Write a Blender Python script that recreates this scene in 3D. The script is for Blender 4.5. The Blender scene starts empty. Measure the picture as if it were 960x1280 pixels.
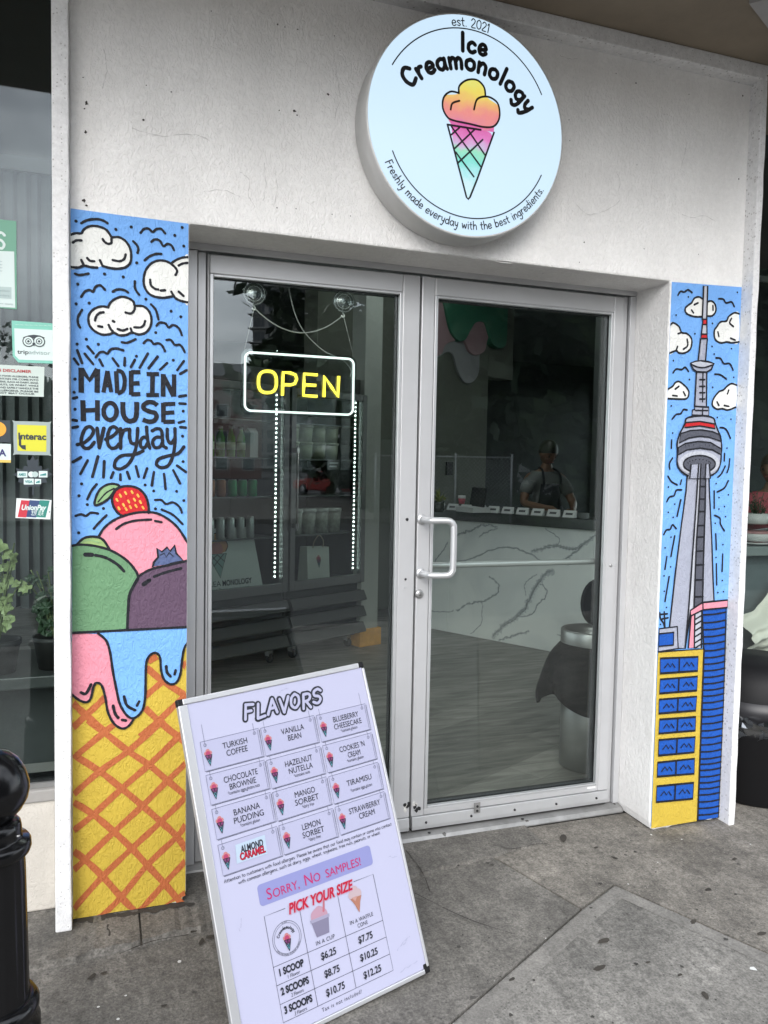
import bpy, math, random
from mathutils import Vector, Matrix
from mathutils.geometry import tessellate_polygon
R = math.radians
random.seed(7)
S = bpy.context.scene
COL = S.collection

# ------------------------------------------------------------------ camera, sky, sun, exposure
F_PX = 1000.983
CAM = Vector((0.0, -2.6, 1.447))
AX_R = Vector((0.94174104, -0.33580488, 0.01894449))
AX_D = Vector((-0.00153447, -0.06061468, -0.99816006))
AX_F = Vector((0.33633534, 0.93997922, -0.05759861))
cam = bpy.data.cameras.new('camera')
cam.sensor_fit = 'HORIZONTAL'; cam.sensor_width = 36.0; cam.lens = 36.0 * F_PX / 960.0
cam.clip_start = 0.05; cam.clip_end = 2000
cam_o = bpy.data.objects.new('camera', cam); COL.objects.link(cam_o)
m = Matrix((AX_R, -AX_D, -AX_F)).transposed().to_4x4(); m.translation = CAM
cam_o.matrix_world = m
S.camera = cam_o

SUN_EL, SUN_AZ = 33, 205           # azimuth measured from +y clockwise: behind the camera, to its left
W = bpy.data.worlds.new('World'); S.world = W; W.use_nodes = True
nt = W.node_tree; bg = nt.nodes['Background']
sky = nt.nodes.new('ShaderNodeTexSky'); sky.sky_type = 'NISHITA'; sky.sun_disc = False
sky.sun_elevation = R(SUN_EL); sky.sun_rotation = R(SUN_AZ); sky.air_density = 1.0; sky.dust_density = 2.0
tc = nt.nodes.new('ShaderNodeTexCoord')
mp = nt.nodes.new('ShaderNodeMapping'); mp.inputs['Scale'].default_value = (1.0, 1.0, 2.6)
nz = nt.nodes.new('ShaderNodeTexNoise'); nz.inputs['Scale'].default_value = 3.2; nz.inputs['Detail'].default_value = 8; nz.inputs['Roughness'].default_value = .55
rp = nt.nodes.new('ShaderNodeValToRGB')
rp.color_ramp.elements[0].position = .36; rp.color_ramp.elements[0].color = (3.6, 3.95, 4.6, 1)
rp.color_ramp.elements[1].position = .64; rp.color_ramp.elements[1].color = (11.5, 11.9, 12.4, 1)
mx = nt.nodes.new('ShaderNodeMix'); mx.data_type = 'RGBA'; mx.inputs[0].default_value = .82
nt.links.new(tc.outputs['Generated'], mp.inputs['Vector']); nt.links.new(mp.outputs[0], nz.inputs['Vector'])
nt.links.new(nz.outputs['Fac'], rp.inputs[0])
nt.links.new(sky.outputs[0], mx.inputs[6]); nt.links.new(rp.outputs[0], mx.inputs[7]); nt.links.new(mx.outputs[2], bg.inputs[0])
bg.inputs[1].default_value = 0.15
sl = bpy.data.lights.new('sun', 'SUN'); sl.energy = 0.85; sl.angle = R(40); sl.color = (1, .965, .92)
so = bpy.data.objects.new('sun', sl); COL.objects.link(so)
sd = Vector((math.sin(R(SUN_AZ)) * math.cos(R(SUN_EL)), math.cos(R(SUN_AZ)) * math.cos(R(SUN_EL)), math.sin(R(SUN_EL))))
so.rotation_euler = sd.to_track_quat('Z', 'Y').to_euler(); so.location = (0, -8, 12)
S.view_settings.view_transform = 'Standard'; S.view_settings.look = 'None'
S.view_settings.exposure = 1.41; S.view_settings.gamma = 1
S.cycles.max_bounces = 10; S.cycles.transparent_max_bounces = 24; S.cycles.glossy_bounces = 5
S.cycles.use_denoising = True; S.cycles.caustics_reflective = False; S.cycles.caustics_refractive = False

# ------------------------------------------------------------------ geometry of the place from the photograph
def ray(u, v): return AX_R * ((u - 480) / F_PX) + AX_D * ((v - 640) / F_PX) + AX_F
def aty(u, v, y):
    r = ray(u, v); return CAM + r * ((y - CAM.y) / r.y)
def atz(u, v, z):
    r = ray(u, v); return CAM + r * ((z - CAM.z) / r.z)
def mirrored(u, v, dist, y=.222):        # where the thing stands whose mirror image the glass shows at that pixel
    h = aty(u, v, y); r = ray(u, v).normalized(); return h + Vector((r.x, -r.y, r.z)) * dist

# ------------------------------------------------------------------ materials
def lin(r, g, b, k=1.0):
    f = lambda c: (c / 255 / 12.92 if c / 255 <= .04045 else ((c / 255 + .055) / 1.055) ** 2.4)
    return (f(r) * k, f(g) * k, f(b) * k)
MATS = {}
def nodes_of(name):
    mt = bpy.data.materials.new(name); mt.use_nodes = True
    n = mt.node_tree; return mt, n, n.nodes['Principled BSDF']
def mk(name, col, rough=.6, metal=0, bump=None, var=0.0, vscale=8.0, spots=None, spec=.5, coat=0, emit=None, grit=None):
    """procedural principled material; bump=[(kind,scale,strength,dist)...]; var = noise variation of the base colour"""
    if name in MATS: return MATS[name]
    mt, n, p = nodes_of(name); L = n.links.new
    p.inputs['Base Color'].default_value = (*col, 1); p.inputs['Roughness'].default_value = rough
    p.inputs['Metallic'].default_value = metal; p.inputs['Specular IOR Level'].default_value = spec
    p.inputs['Coat Weight'].default_value = coat
    if emit: p.inputs['Emission Color'].default_value = (*emit[0], 1); p.inputs['Emission Strength'].default_value = emit[1]
    t = n.nodes.new('ShaderNodeTexCoord')
    out = None
    if var:
        z = n.nodes.new('ShaderNodeTexNoise'); z.inputs['Scale'].default_value = vscale; z.inputs['Detail'].default_value = 8; z.inputs['Roughness'].default_value = .62
        L(t.outputs['Object'], z.inputs['Vector'])
        mr = n.nodes.new('ShaderNodeMapRange'); mr.inputs[1].default_value = .3; mr.inputs[2].default_value = .7
        mr.inputs[3].default_value = 1 - var; mr.inputs[4].default_value = 1 + var
        L(z.outputs['Fac'], mr.inputs[0])
        mc = n.nodes.new('ShaderNodeMix'); mc.data_type = 'RGBA'; mc.blend_type = 'MULTIPLY'; mc.inputs[0].default_value = 1
        mc.inputs[6].default_value = (*col, 1); L(mr.outputs[0], mc.inputs[7]); out = mc.outputs[2]
    for gs, ga, gvec in (grit or []):
        z = n.nodes.new('ShaderNodeTexNoise'); z.inputs['Scale'].default_value = gs; z.inputs['Detail'].default_value = 4; z.inputs['Roughness'].default_value = .7
        q = n.nodes.new('ShaderNodeMapping'); q.inputs['Scale'].default_value = gvec[:3]; q.inputs['Rotation'].default_value = (0, 0, gvec[3] if len(gvec) > 3 else 0); L(t.outputs['Object'], q.inputs[0]); L(q.outputs[0], z.inputs['Vector'])
        mr = n.nodes.new('ShaderNodeMapRange'); mr.inputs[1].default_value = .32; mr.inputs[2].default_value = .68; mr.inputs[3].default_value = 1 - ga; mr.inputs[4].default_value = 1 + ga
        L(z.outputs['Fac'], mr.inputs[0]); mc = n.nodes.new('ShaderNodeMix'); mc.data_type = 'RGBA'; mc.blend_type = 'MULTIPLY'; mc.inputs[0].default_value = 1
        if out: L(out, mc.inputs[6])
        else: mc.inputs[6].default_value = (*col, 1)
        L(mr.outputs[0], mc.inputs[7]); out = mc.outputs[2]
    for sp in (spots or []):
        scale, size, colour, keep = sp
        v = n.nodes.new('ShaderNodeTexVoronoi'); v.inputs['Scale'].default_value = scale
        wz = n.nodes.new('ShaderNodeTexNoise'); wz.inputs['Scale'].default_value = scale * 3
        wa = n.nodes.new('ShaderNodeMix'); wa.data_type = 'RGBA'; wa.blend_type = 'ADD'; wa.inputs[0].default_value = .35 / scale
        L(t.outputs['Object'], wz.inputs['Vector']); L(t.outputs['Object'], wa.inputs[6]); L(wz.outputs['Color'], wa.inputs[7]); L(wa.outputs[2], v.inputs['Vector'])
        sx = n.nodes.new('ShaderNodeSeparateColor'); L(v.outputs['Color'], sx.inputs[0])
        th = n.nodes.new('ShaderNodeMath'); th.operation = 'GREATER_THAN'; th.inputs[1].default_value = 1 - keep; L(sx.outputs[0], th.inputs[0])
        szm = n.nodes.new('ShaderNodeMath'); szm.operation = 'MULTIPLY'; szm.inputs[1].default_value = size; L(sx.outputs[1], szm.inputs[0])
        sm = n.nodes.new('ShaderNodeMath'); sm.operation = 'LESS_THAN'; L(v.outputs['Distance'], sm.inputs[0]); L(szm.outputs[0], sm.inputs[1])
        mu = n.nodes.new('ShaderNodeMath'); mu.operation = 'MULTIPLY'; L(th.outputs[0], mu.inputs[0]); L(sm.outputs[0], mu.inputs[1])
        mu2 = n.nodes.new('ShaderNodeMath'); mu2.operation = 'MULTIPLY'; L(mu.outputs[0], mu2.inputs[0]); mu2.inputs[1].default_value = .85
        mm = n.nodes.new('ShaderNodeMix'); mm.data_type = 'RGBA'; L(mu2.outputs[0], mm.inputs[0])
        if out: L(out, mm.inputs[6])
        else: mm.inputs[6].default_value = (*col, 1)
        mm.inputs[7].default_value = (*colour, 1); out = mm.outputs[2]
    if out: L(out, p.inputs['Base Color'])
    nrm = None
    for b in (bump or []):
        kind, scale, strength, dist = b
        if kind == 'noise':
            x = n.nodes.new('ShaderNodeTexNoise'); x.inputs['Detail'].default_value = 6; x.inputs['Distortion'].default_value = 0; o = x.outputs['Fac']
        elif kind == 'worm':
            x = n.nodes.new('ShaderNodeTexNoise'); x.inputs['Detail'].default_value = 3; x.inputs['Distortion'].default_value = 1.6; o = x.outputs['Fac']
        else:
            x = n.nodes.new('ShaderNodeTexVoronoi'); o = x.outputs['Distance']
        x.inputs['Scale'].default_value = scale
        src = t.outputs['Object']
        if kind == 'worm':
            q = n.nodes.new('ShaderNodeMapping'); q.inputs['Scale'].default_value = (1.5, 1.5, .8); q.inputs['Rotation'].default_value = (0, .3, 0); L(src, q.inputs[0]); src = q.outputs[0]
        L(src, x.inputs['Vector'])
        if kind == 'worm':
            cr = n.nodes.new('ShaderNodeMapRange'); cr.inputs[1].default_value = .44; cr.inputs[2].default_value = .56; L(o, cr.inputs[0]); o = cr.outputs[0]
        bp = n.nodes.new('ShaderNodeBump'); bp.inputs['Strength'].default_value = strength; bp.inputs['Distance'].default_value = dist
        L(o, bp.inputs['Height'])
        if nrm: L(nrm, bp.inputs['Normal'])
        nrm = bp.outputs['Normal']
    if nrm: L(nrm, p.inputs['Normal'])
    MATS[name] = mt; return mt
def emis(name, col, strength):
    if name in MATS: return MATS[name]
    mt, n, p = nodes_of(name)
    p.inputs['Base Color'].default_value = (*[c * .12 for c in col], 1); p.inputs['Roughness'].default_value = .25
    p.inputs['Emission Color'].default_value = (*col, 1); p.inputs['Emission Strength'].default_value = strength
    MATS[name] = mt; return mt
def glass(name, tint=(.8, .82, .8), refl=1.6, base=.02, rough=0.0):
    if name in MATS: return MATS[name]
    mt = bpy.data.materials.new(name); mt.use_nodes = True; n = mt.node_tree; n.nodes.clear(); L = n.links.new
    o = n.nodes.new('ShaderNodeOutputMaterial'); mixs = n.nodes.new('ShaderNodeMixShader')
    tr = n.nodes.new('ShaderNodeBsdfTransparent'); tr.inputs[0].default_value = (*tint, 1)
    gl = n.nodes.new('ShaderNodeBsdfGlossy'); gl.inputs['Roughness'].default_value = rough; gl.inputs[0].default_value = (.93, .97, 1, 1)
    lw = n.nodes.new('ShaderNodeFresnel'); ge = n.nodes.new('ShaderNodeNewGeometry'); io = n.nodes.new('ShaderNodeMapRange')
    io.inputs[3].default_value = 1.5; io.inputs[4].default_value = 1 / 1.5; L(ge.outputs['Backfacing'], io.inputs[0]); L(io.outputs[0], lw.inputs[0])   # same reflectance on both faces of a thin pane
    ma = n.nodes.new('ShaderNodeMath'); ma.operation = 'MULTIPLY_ADD'; ma.use_clamp = True; ma.inputs[1].default_value = refl; ma.inputs[2].default_value = base
    L(lw.outputs[0], ma.inputs[0]); L(ma.outputs[0], mixs.inputs[0]); L(tr.outputs[0], mixs.inputs[1]); L(gl.outputs[0], mixs.inputs[2]); L(mixs.outputs[0], o.inputs[0])
    MATS[name] = mt; return mt

STUCCO = [('worm', 42, .42, .004), ('noise', 160, .25, .0025), ('noise', 9, .25, .01)]
FLECK = [(46, .22, (.42, .41, .40), .28), (95, .42, (.42, .41, .40), .30), (23, .08, (.10, .09, .085), .16)]
white = mk('white_stucco', (.80, .79, .775), .85, bump=STUCCO, var=.045, vscale=3, grit=[(3.2, .055, (1, 1, .16)), (1.3, .05, (1, 1, 1)), (55, .05, (1, 1, 1))], spots=[(9, .07, (.06, .05, .045), .30), (24, .05, (.12, .105, .095), .22)])
rough_white = mk('flecked_white_stucco', (.72, .72, .722), .85, bump=[('worm', 70, .30, .003), ('noise', 200, .3, .002)], var=.05, vscale=6, grit=[(60, .10, (1, 1, 1)), (2.5, .06, (1, 1, .4))], spots=FLECK)
cream_st = mk('cream_stucco', (.50, .47, .42), .9, bump=[('worm', 60, .35, .004), ('noise', 150, .3, .003)], var=.1)
soffit_m = mk('brown_soffit', (.235, .195, .145), .9, bump=[('noise', 60, .4, .004)], var=.14, vscale=3)
def paint(name, col, rough=.6): return mk('paint_' + name, col, rough, bump=STUCCO, var=.05, vscale=10, spec=.25)
P_BLUE = paint('sky_blue', (.175, .395, .80)); P_INK = paint('ink', (.012, .013, .018)); P_WHITE = paint('cloud_white', (.76, .77, .74))
P_YEL = paint('yellow', (.54, .39, .055)); P_ORA = paint('orange', (.44, .125, .045)); P_PINK = paint('pink', (.72, .27, .34))
P_GREEN = paint('green', (.135, .27, .145)); P_LGREEN = paint('pale_green', (.30, .43, .17)); P_PURP = paint('purple', (.105, .065, .105))
P_RED = paint('red', (.52, .02, .025)); P_SEED = paint('seed', (.85, .42, .08)); P_BERRY = paint('berry', (.09, .12, .24)); P_GREY = paint('grey', (.34, .36, .44))
P_LGREY = paint('light_grey', (.46, .48, .54)); P_DGREY = paint('dark_grey', (.085, .09, .115)); P_COB = paint('cobalt', (.012, .085, .40)); P_LEAF = paint('leaf', (.24, .40, .19))
alu = mk('aluminium', (.52, .525, .535), .42, .4, bump=[('noise', 40, .05, .002)], var=.05, vscale=4)
alu2 = mk('bright_aluminium', (.55, .56, .57), .38, .55, var=.05, vscale=8)
alu_dirty = mk('worn_aluminium', (.25, .25, .245), .5, .5, var=.22, vscale=14, spots=[(30, .3, (.06, .055, .05), .3)])
black = mk('black_rubber', (.012, .012, .013), .55)
gloss_black = mk('gloss_black_paint', (.003, .003, .0035), .2, bump=[('noise', 30, .06, .003)], spec=.3)
plastic_black = mk('black_plastic', (.008, .008, .009), .55, bump=[('noise', 20, .08, .004)], spec=.22)
steel = mk('brushed_steel', (.42, .42, .42), .35, .85, var=.06)
door_glass = glass('door_glass', (.90, .93, .91), 1.05, .004)
win_glass = glass('window_glass', (.85, .89, .88), 1.0, .006)

# ------------------------------------------------------------------ mesh tools
INV = {}
def tag(o, label=None, cat=None, group=None, kind=None):
    if label: o['label'] = label
    if cat: o['category'] = cat
    if group: o['group'] = group
    if kind: o['kind'] = kind
    return o
def thing(name, label, cat, loc=(0, 0, 0), rz=0.0, group=None):
    o = bpy.data.objects.new(name, None); COL.objects.link(o); o.empty_display_size = .1
    o.location = loc; o.rotation_euler = (0, 0, rz); tag(o, label, cat, group)
    INV[o.name] = (Matrix.Translation(Vector(loc)) @ Matrix.Rotation(rz, 4, 'Z')).inverted()
    return o
def root_of(o):
    while o.parent: o = o.parent
    return o
class MB:
    def __init__(s): s.v = []; s.f = []; s.fm = []; s.M = Matrix(); s.mats = []; s.sm = []
    def mi(s, mat):
        if mat not in s.mats: s.mats.append(mat)
        return s.mats.index(mat)
    def add(s, vs, fs, mat, smooth=False):
        b = len(s.v); s.v += [s.M @ Vector(p) for p in vs]; k = s.mi(mat)
        for f in fs: s.f.append([i + b for i in f]); s.fm.append(k); s.sm.append(smooth)
        return s
    def box(s, a, b, mat):
        x0, y0, z0 = a; x1, y1, z1 = b
        return s.add([(x0, y0, z0), (x1, y0, z0), (x1, y1, z0), (x0, y1, z0), (x0, y0, z1), (x1, y0, z1), (x1, y1, z1), (x0, y1, z1)],
                     [(0, 3, 2, 1), (4, 5, 6, 7), (0, 1, 5, 4), (1, 2, 6, 5), (2, 3, 7, 6), (3, 0, 4, 7)], mat)
    def lathe(s, prof, mat, c=(0, 0, 0), n=32, axis='z', smooth=True):
        vs = []; fs = []
        for r, h in prof:
            for k in range(n):
                a = 2 * math.pi * k / n; x, y = r * math.cos(a), r * math.sin(a)
                vs.append({'z': (c[0] + x, c[1] + y, c[2] + h), 'y': (c[0] + x, c[1] + h, c[2] + y), 'x': (c[0] + h, c[1] + x, c[2] + y)}[axis])
        for i in range(len(prof) - 1):
            for k in range(n): fs.append((i * n + k, i * n + (k + 1) % n, (i + 1) * n + (k + 1) % n, (i + 1) * n + k))
        if prof[0][0] > 1e-6: fs.append(tuple(range(n - 1, -1, -1)))
        if prof[-1][0] > 1e-6: fs.append(tuple((len(prof) - 1) * n + k for k in range(n)))
        return s.add(vs, fs, mat, smooth)
    def tube(s, pts, r, mat, n=10, caps=True, smooth=True, closed=False):
        pts = [Vector(p) for p in pts]; N = len(pts); rs = r if isinstance(r, (list, tuple)) else [r] * N
        vs = []; fs = []; up = None
        for i, p in enumerate(pts):
            if closed: t = pts[(i + 1) % N] - pts[i - 1]
            else: t = pts[min(i + 1, N - 1)] - pts[max(i - 1, 0)]
            t.normalize()
            if up is None: up = Vector((0, 0, 1)) if abs(t.z) < .9 else Vector((1, 0, 0))
            a = t.cross(up)
            if a.length < 1e-5: a = t.orthogonal()
            a.normalize(); b = a.cross(t).normalized(); up = b
            for k in range(n):
                q = 2 * math.pi * k / n; vs.append(p + a * (rs[i] * math.cos(q)) + b * (rs[i] * math.sin(q)))
        M = N if closed else N - 1
        for i in range(M):
            j = (i + 1) % N
            for k in range(n): fs.append((i * n + k, i * n + (k + 1) % n, j * n + (k + 1) % n, j * n + k))
        if caps and not closed: fs.append(tuple(range(n - 1, -1, -1))); fs.append(tuple((N - 1) * n + k for k in range(n)))
        return s.add(vs, fs, mat, smooth)
    def prism(s, poly, d0, d1, mat, plane='xz'):
        n = len(poly)
        P = {'xz': lambda a, b, d: (a, d, b), 'xy': lambda a, b, d: (a, b, d), 'yz': lambda a, b, d: (d, a, b)}[plane]
        vs = [P(a, b, d0) for a, b in poly] + [P(a, b, d1) for a, b in poly]
        fs = [tuple(range(n)), tuple(range(2 * n - 1, n - 1, -1))] + [(i, (i + 1) % n, n + (i + 1) % n, n + i) for i in range(n)]
        return s.add(vs, fs, mat)
    def build(s, name, parent=None, bevel=0, origin=None, world=True, seg=2, subsurf=0, fixn=True):
        me = bpy.data.meshes.new(name)
        if parent is not None: T = INV[root_of(parent).name] if world else Matrix()
        else: T = Matrix.Translation(-Vector(origin)) if origin else Matrix()
        me.from_pydata([tuple(T @ v) for v in s.v], [], s.f)
        for mt in s.mats: me.materials.append(mt)
        for p, k, q in zip(me.polygons, s.fm, s.sm): p.material_index = k; p.use_smooth = q
        if fixn:
            import bmesh
            bm = bmesh.new(); bm.from_mesh(me); bmesh.ops.recalc_face_normals(bm, faces=bm.faces); bm.to_mesh(me); bm.free()
        me.update()
        o = bpy.data.objects.new(name, me); COL.objects.link(o)
        if parent is not None: o.parent = parent
        elif origin: o.location = origin
        if bevel:
            b = o.modifiers.new('bevel', 'BEVEL'); b.width = bevel; b.segments = seg; b.limit_method = 'ANGLE'; b.angle_limit = R(40)
        if subsurf:
            b = o.modifiers.new('sub', 'SUBSURF'); b.levels = subsurf; b.render_levels = subsurf
        return o
def copy_thing(root, loc, rz=None, label=None):
    r = root.copy(); COL.objects.link(r); r.location = loc
    if rz is not None: r.rotation_euler = (0, 0, rz)
    if label: r['label'] = label
    for ch in list(root.children):
        c = ch.copy(); COL.objects.link(c); c.parent = r
        for g in list(ch.children):
            d = g.copy(); COL.objects.link(d); d.parent = c
    return r
def crom(pts, sub=6, closed=False):
    n = len(pts)
    if n < 3: return [tuple(p) for p in pts]
    out = []
    rng = range(n) if closed else range(n - 1)
    for i in rng:
        p0 = pts[(i - 1) % n] if closed or i > 0 else pts[0]; p1 = pts[i]; p2 = pts[(i + 1) % n]
        p3 = pts[(i + 2) % n] if closed or i + 2 < n else pts[-1]
        for k in range(sub):
            t = k / sub
            out.append(tuple(.5 * ((2 * p1[j]) + (-p0[j] + p2[j]) * t + (2 * p0[j] - 5 * p1[j] + 4 * p2[j] - p3[j]) * t * t + (-p0[j] + 3 * p1[j] - 3 * p2[j] + p3[j]) * t ** 3) for j in range(len(p1))))
    if not closed: out.append(tuple(pts[-1]))
    return out
FONT_CACHE = {}
def font_mesh(txt, bold=0.0, shear=0.0, spacing=1.0):
    key = (txt, bold, shear, spacing)
    if key in FONT_CACHE: return FONT_CACHE[key]
    cu = bpy.data.curves.new('text', 'FONT'); cu.body = txt; cu.size = 1; cu.offset = bold; cu.shear = shear; cu.space_character = spacing; cu.resolution_u = 4
    cu.fill_mode = 'BOTH' if hasattr(cu, 'fill_mode') else cu.fill_mode
    o = bpy.data.objects.new('text', cu); COL.objects.link(o)
    dg = bpy.context.evaluated_depsgraph_get(); dg.update()
    me = bpy.data.meshes.new_from_object(o.evaluated_get(dg))
    vs = [(v.co.x, v.co.y) for v in me.vertices]; fs = [tuple(p.vertices) for p in me.polygons]
    bpy.data.objects.remove(o); bpy.data.curves.remove(cu); bpy.data.meshes.remove(me)
    FONT_CACHE[key] = (vs, fs); return vs, fs
class Paint(MB):
    """flat paint or print laid on a plane: (a, b) on the plane, h above it"""
    def __init__(s, fn): super().__init__(); s.fn = fn; s.k = 0
    def lift(s, layer):
        s.k += 1; return layer * .0009 + (s.k % 9) * .00008
    def poly(s, pts, mat, layer=1, smooth=0, closed=True):
        if smooth: pts = crom(pts, smooth, closed)
        h = s.lift(layer)
        tri = tessellate_polygon([[Vector((p[0], p[1], 0)) for p in pts]])
        return s.add([s.fn(p[0], p[1], h) for p in pts], tri, mat)
    def stroke(s, pts, w, mat, layer=2, smooth=6, closed=False, caps=True, jit=.07):
        if smooth and len(pts) > 2: pts = crom(pts, smooth, closed)
        q = [Vector(p) for p in pts]; P = [q[0]]
        for p in q[1:]:
            if (p - P[-1]).length > w * .02: P.append(p)
        if closed: P.append(P[0])
        if len(P) < 2: return s
        h = s.lift(layer); Lf = []; Rt = []
        N = len(P); ph = random.random() * 6
        for i in range(N):
            if closed and i in (0, N - 1): t = P[1] - P[-2]
            else: t = P[min(i + 1, N - 1)] - P[max(i - 1, 0)]
            if t.length < 1e-9: t = Vector((1, 0))
            t.normalize(); nn = Vector((-t.y, t.x)); ww = w * .5 * (1 + jit * math.sin(i * 1.3 + ph) + jit * .7 * math.sin(i * 2.9 + ph * 2))
            hh = h + .0004 * i / N
            Lf.append((P[i] + nn * ww, hh)); Rt.append((P[i] - nn * ww, hh))
        vs = [s.fn(p.x, p.y, hh) for p, hh in Lf] + [s.fn(p.x, p.y, hh) for p, hh in Rt]
        fs = [(i, i + 1, N + i + 1, N + i) for i in range(N - 1)]
        if caps and not closed:
            for e, a, b in ((0, Lf[0], Rt[0]), (1, Rt[-1], Lf[-1])):
                c = (a[0] + b[0]) * .5; d = a[0] - c; b0 = len(vs); hh = a[1]; K = 5
                for k in range(K + 1):
                    ang = math.pi * k / K; x = Vector((d.x * math.cos(ang) - d.y * math.sin(ang), d.x * math.sin(ang) + d.y * math.cos(ang)))
                    vs.append(s.fn(c.x + x.x, c.y + x.y, hh))
                fs.append(tuple(range(b0, b0 + K + 1)))
        return s.add(vs, fs, mat)
    def dot(s, p, r, mat, layer=2, n=12, sx=1.0):
        return s.poly([(p[0] + sx * r * math.cos(2 * math.pi * k / n), p[1] + r * math.sin(2 * math.pi * k / n)) for k in range(n)], mat, layer)
    def rect(s, a, b, mat, layer=1): return s.poly([(a[0], a[1]), (b[0], a[1]), (b[0], b[1]), (a[0], b[1])], mat, layer)
    def text(s, txt, at, size, mat, layer=3, bold=0.0, shear=0.0, sx=1.0, align='C', ang=0.0, width=None, spacing=1.0):
        vs, fs = font_mesh(txt, bold, shear, spacing)
        if not vs: return s
        x0 = min(v[0] for v in vs); x1 = max(v[0] for v in vs)
        if width: sx = width / ((x1 - x0) * size)
        ox = {'C': (x0 + x1) / 2, 'L': x0, 'R': x1}[align]; h = s.lift(layer); ca, sa = math.cos(ang), math.sin(ang); out = []
        for x, y in vs:
            X = (x - ox) * size * sx; Y = (y - .35) * size
            out.append(s.fn(at[0] + X * ca - Y * sa, at[1] + X * sa + Y * ca, h))
        return s.add(out, fs, mat)
# a small round hand-lettering alphabet: x-height 1, advance first
G = {
'a': (1.0, [[(.85,.85),(.5,1),(.1,.75),(.08,.25),(.4,0),(.72,.2),(.85,.6)],[(.88,1),(.88,.3),(.98,0)]]),
'b': (1.0, [[(.1,1.75),(.1,0)],[(.1,.6),(.4,1),(.8,.8),(.85,.3),(.5,0),(.1,.25)]]),
'c': (.9, [[(.82,.82),(.5,1),(.12,.75),(.1,.25),(.45,0),(.82,.18)]]),
'd': (1.0, [[(.85,.7),(.5,1),(.1,.75),(.08,.25),(.4,0),(.85,.3)],[(.88,1.75),(.88,0)]]),
'e': (.95, [[(.1,.5),(.5,.5),(.85,.6),(.7,.95),(.35,.98),(.08,.6),(.15,.15),(.5,0),(.85,.18)]]),
'f': (.7, [[(.7,1.6),(.45,1.75),(.28,1.45),(.28,0)],[(.02,.95),(.6,.95)]]),
'g': (1.0, [[(.85,.8),(.5,1),(.1,.75),(.1,.3),(.45,.05),(.8,.3),(.86,.8)],[(.87,1),(.87,-.3),(.5,-.75),(.1,-.5)]]),
'h': (.95, [[(.1,1.75),(.1,0)],[(.1,.55),(.45,1),(.8,.75),(.82,0)]]),
'i': (.4, [[(.18,1),(.2,0)],[(.18,1.45),(.19,1.48)]]),
'j': (.45, [[(.3,1),(.3,-.4),(.0,-.7)]]),
'k': (.85, [[(.1,1.75),(.1,0)],[(.7,1),(.15,.45),(.75,0)]]),
'l': (.4, [[(.18,1.75),(.2,0)]]),
'm': (1.45, [[(.1,1),(.1,0)],[(.1,.6),(.4,1),(.68,.75),(.7,0)],[(.7,.6),(1.0,1),(1.28,.75),(1.3,0)]]),
'n': (.95, [[(.1,1),(.1,0)],[(.1,.55),(.45,1),(.8,.75),(.82,0)]]),
'o': (1.0, [[(.5,1),(.12,.78),(.1,.25),(.5,0),(.88,.25),(.86,.78),(.5,1)]]),
'p': (1.0, [[(.1,1),(.1,-.7)],[(.1,.6),(.4,1),(.8,.8),(.85,.3),(.5,0),(.1,.25)]]),
'r': (.7, [[(.1,1),(.12,0)],[(.12,.5),(.35,.95),(.65,.95)]]),
's': (.8, [[(.7,.85),(.4,1),(.12,.8),(.35,.52),(.68,.3),(.5,.02),(.08,.12)]]),
't': (.7, [[(.32,1.5),(.3,.2),(.55,0)],[(.02,.98),(.62,1)]]),
'u': (.95, [[(.1,1),(.12,.25),(.45,0),(.8,.35)],[(.84,1),(.85,0)]]),
'v': (.85, [[(.05,1),(.4,0),(.78,1)]]), 'w': (1.25, [[(.05,1),(.32,0),(.6,.85),(.9,0),(1.18,1)]]),
'x': (.85, [[(.08,1),(.75,0)],[(.75,1),(.05,0)]]),
'y': (.9, [[(.08,1),(.15,.45),(.45,.2),(.75,.5)],[(.8,1),(.7,.0),(.4,-.7),(.1,-.6)]]),
'z': (.8, [[(.08,1),(.7,1),(.08,0),(.75,0)]]),
'A': (1.2, [[(.05,0),(.55,1.7),(1.05,0)],[(.22,.6),(.9,.6)]]), 'C': (1.2, [[(1.1,1.35),(.7,1.7),(.2,1.35),(.1,.6),(.45,.02),(1.1,.3)]]),
'F': (1.0, [[(.12,1.7),(.12,0)],[(.12,1.65),(.9,1.65)],[(.12,.9),(.75,.9)]]), 'I': (.5, [[(.2,1.75),(.25,0)]]),
'P': (1.0, [[(.12,1.7),(.12,0)],[(.12,1.65),(.7,1.6),(.85,1.2),(.6,.85),(.12,.85)]]),
'.': (.35, [[(.12,.02),(.15,.02)]]), ',': (.35, [[(.17,.08),(.08,-.25)]]), ':': (.4, [[(.15,.1),(.16,.1)],[(.15,.8),(.16,.8)]]), ' ': (.6, []),
'2': (1.0, [[(.1,1.3),(.4,1.68),(.8,1.4),(.7,.9),(.08,.02),(.9,.0)]]), '0': (1.0, [[(.5,1.7),(.12,1.3),(.1,.4),(.5,0),(.88,.4),(.86,1.3),(.5,1.7)]]), '1': (.5, [[(.05,1.35),(.28,1.7),(.28,0)]]),
}
def hand_width(t, sp=.12): return sum(G[c][0] + sp for c in t) - sp
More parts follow.
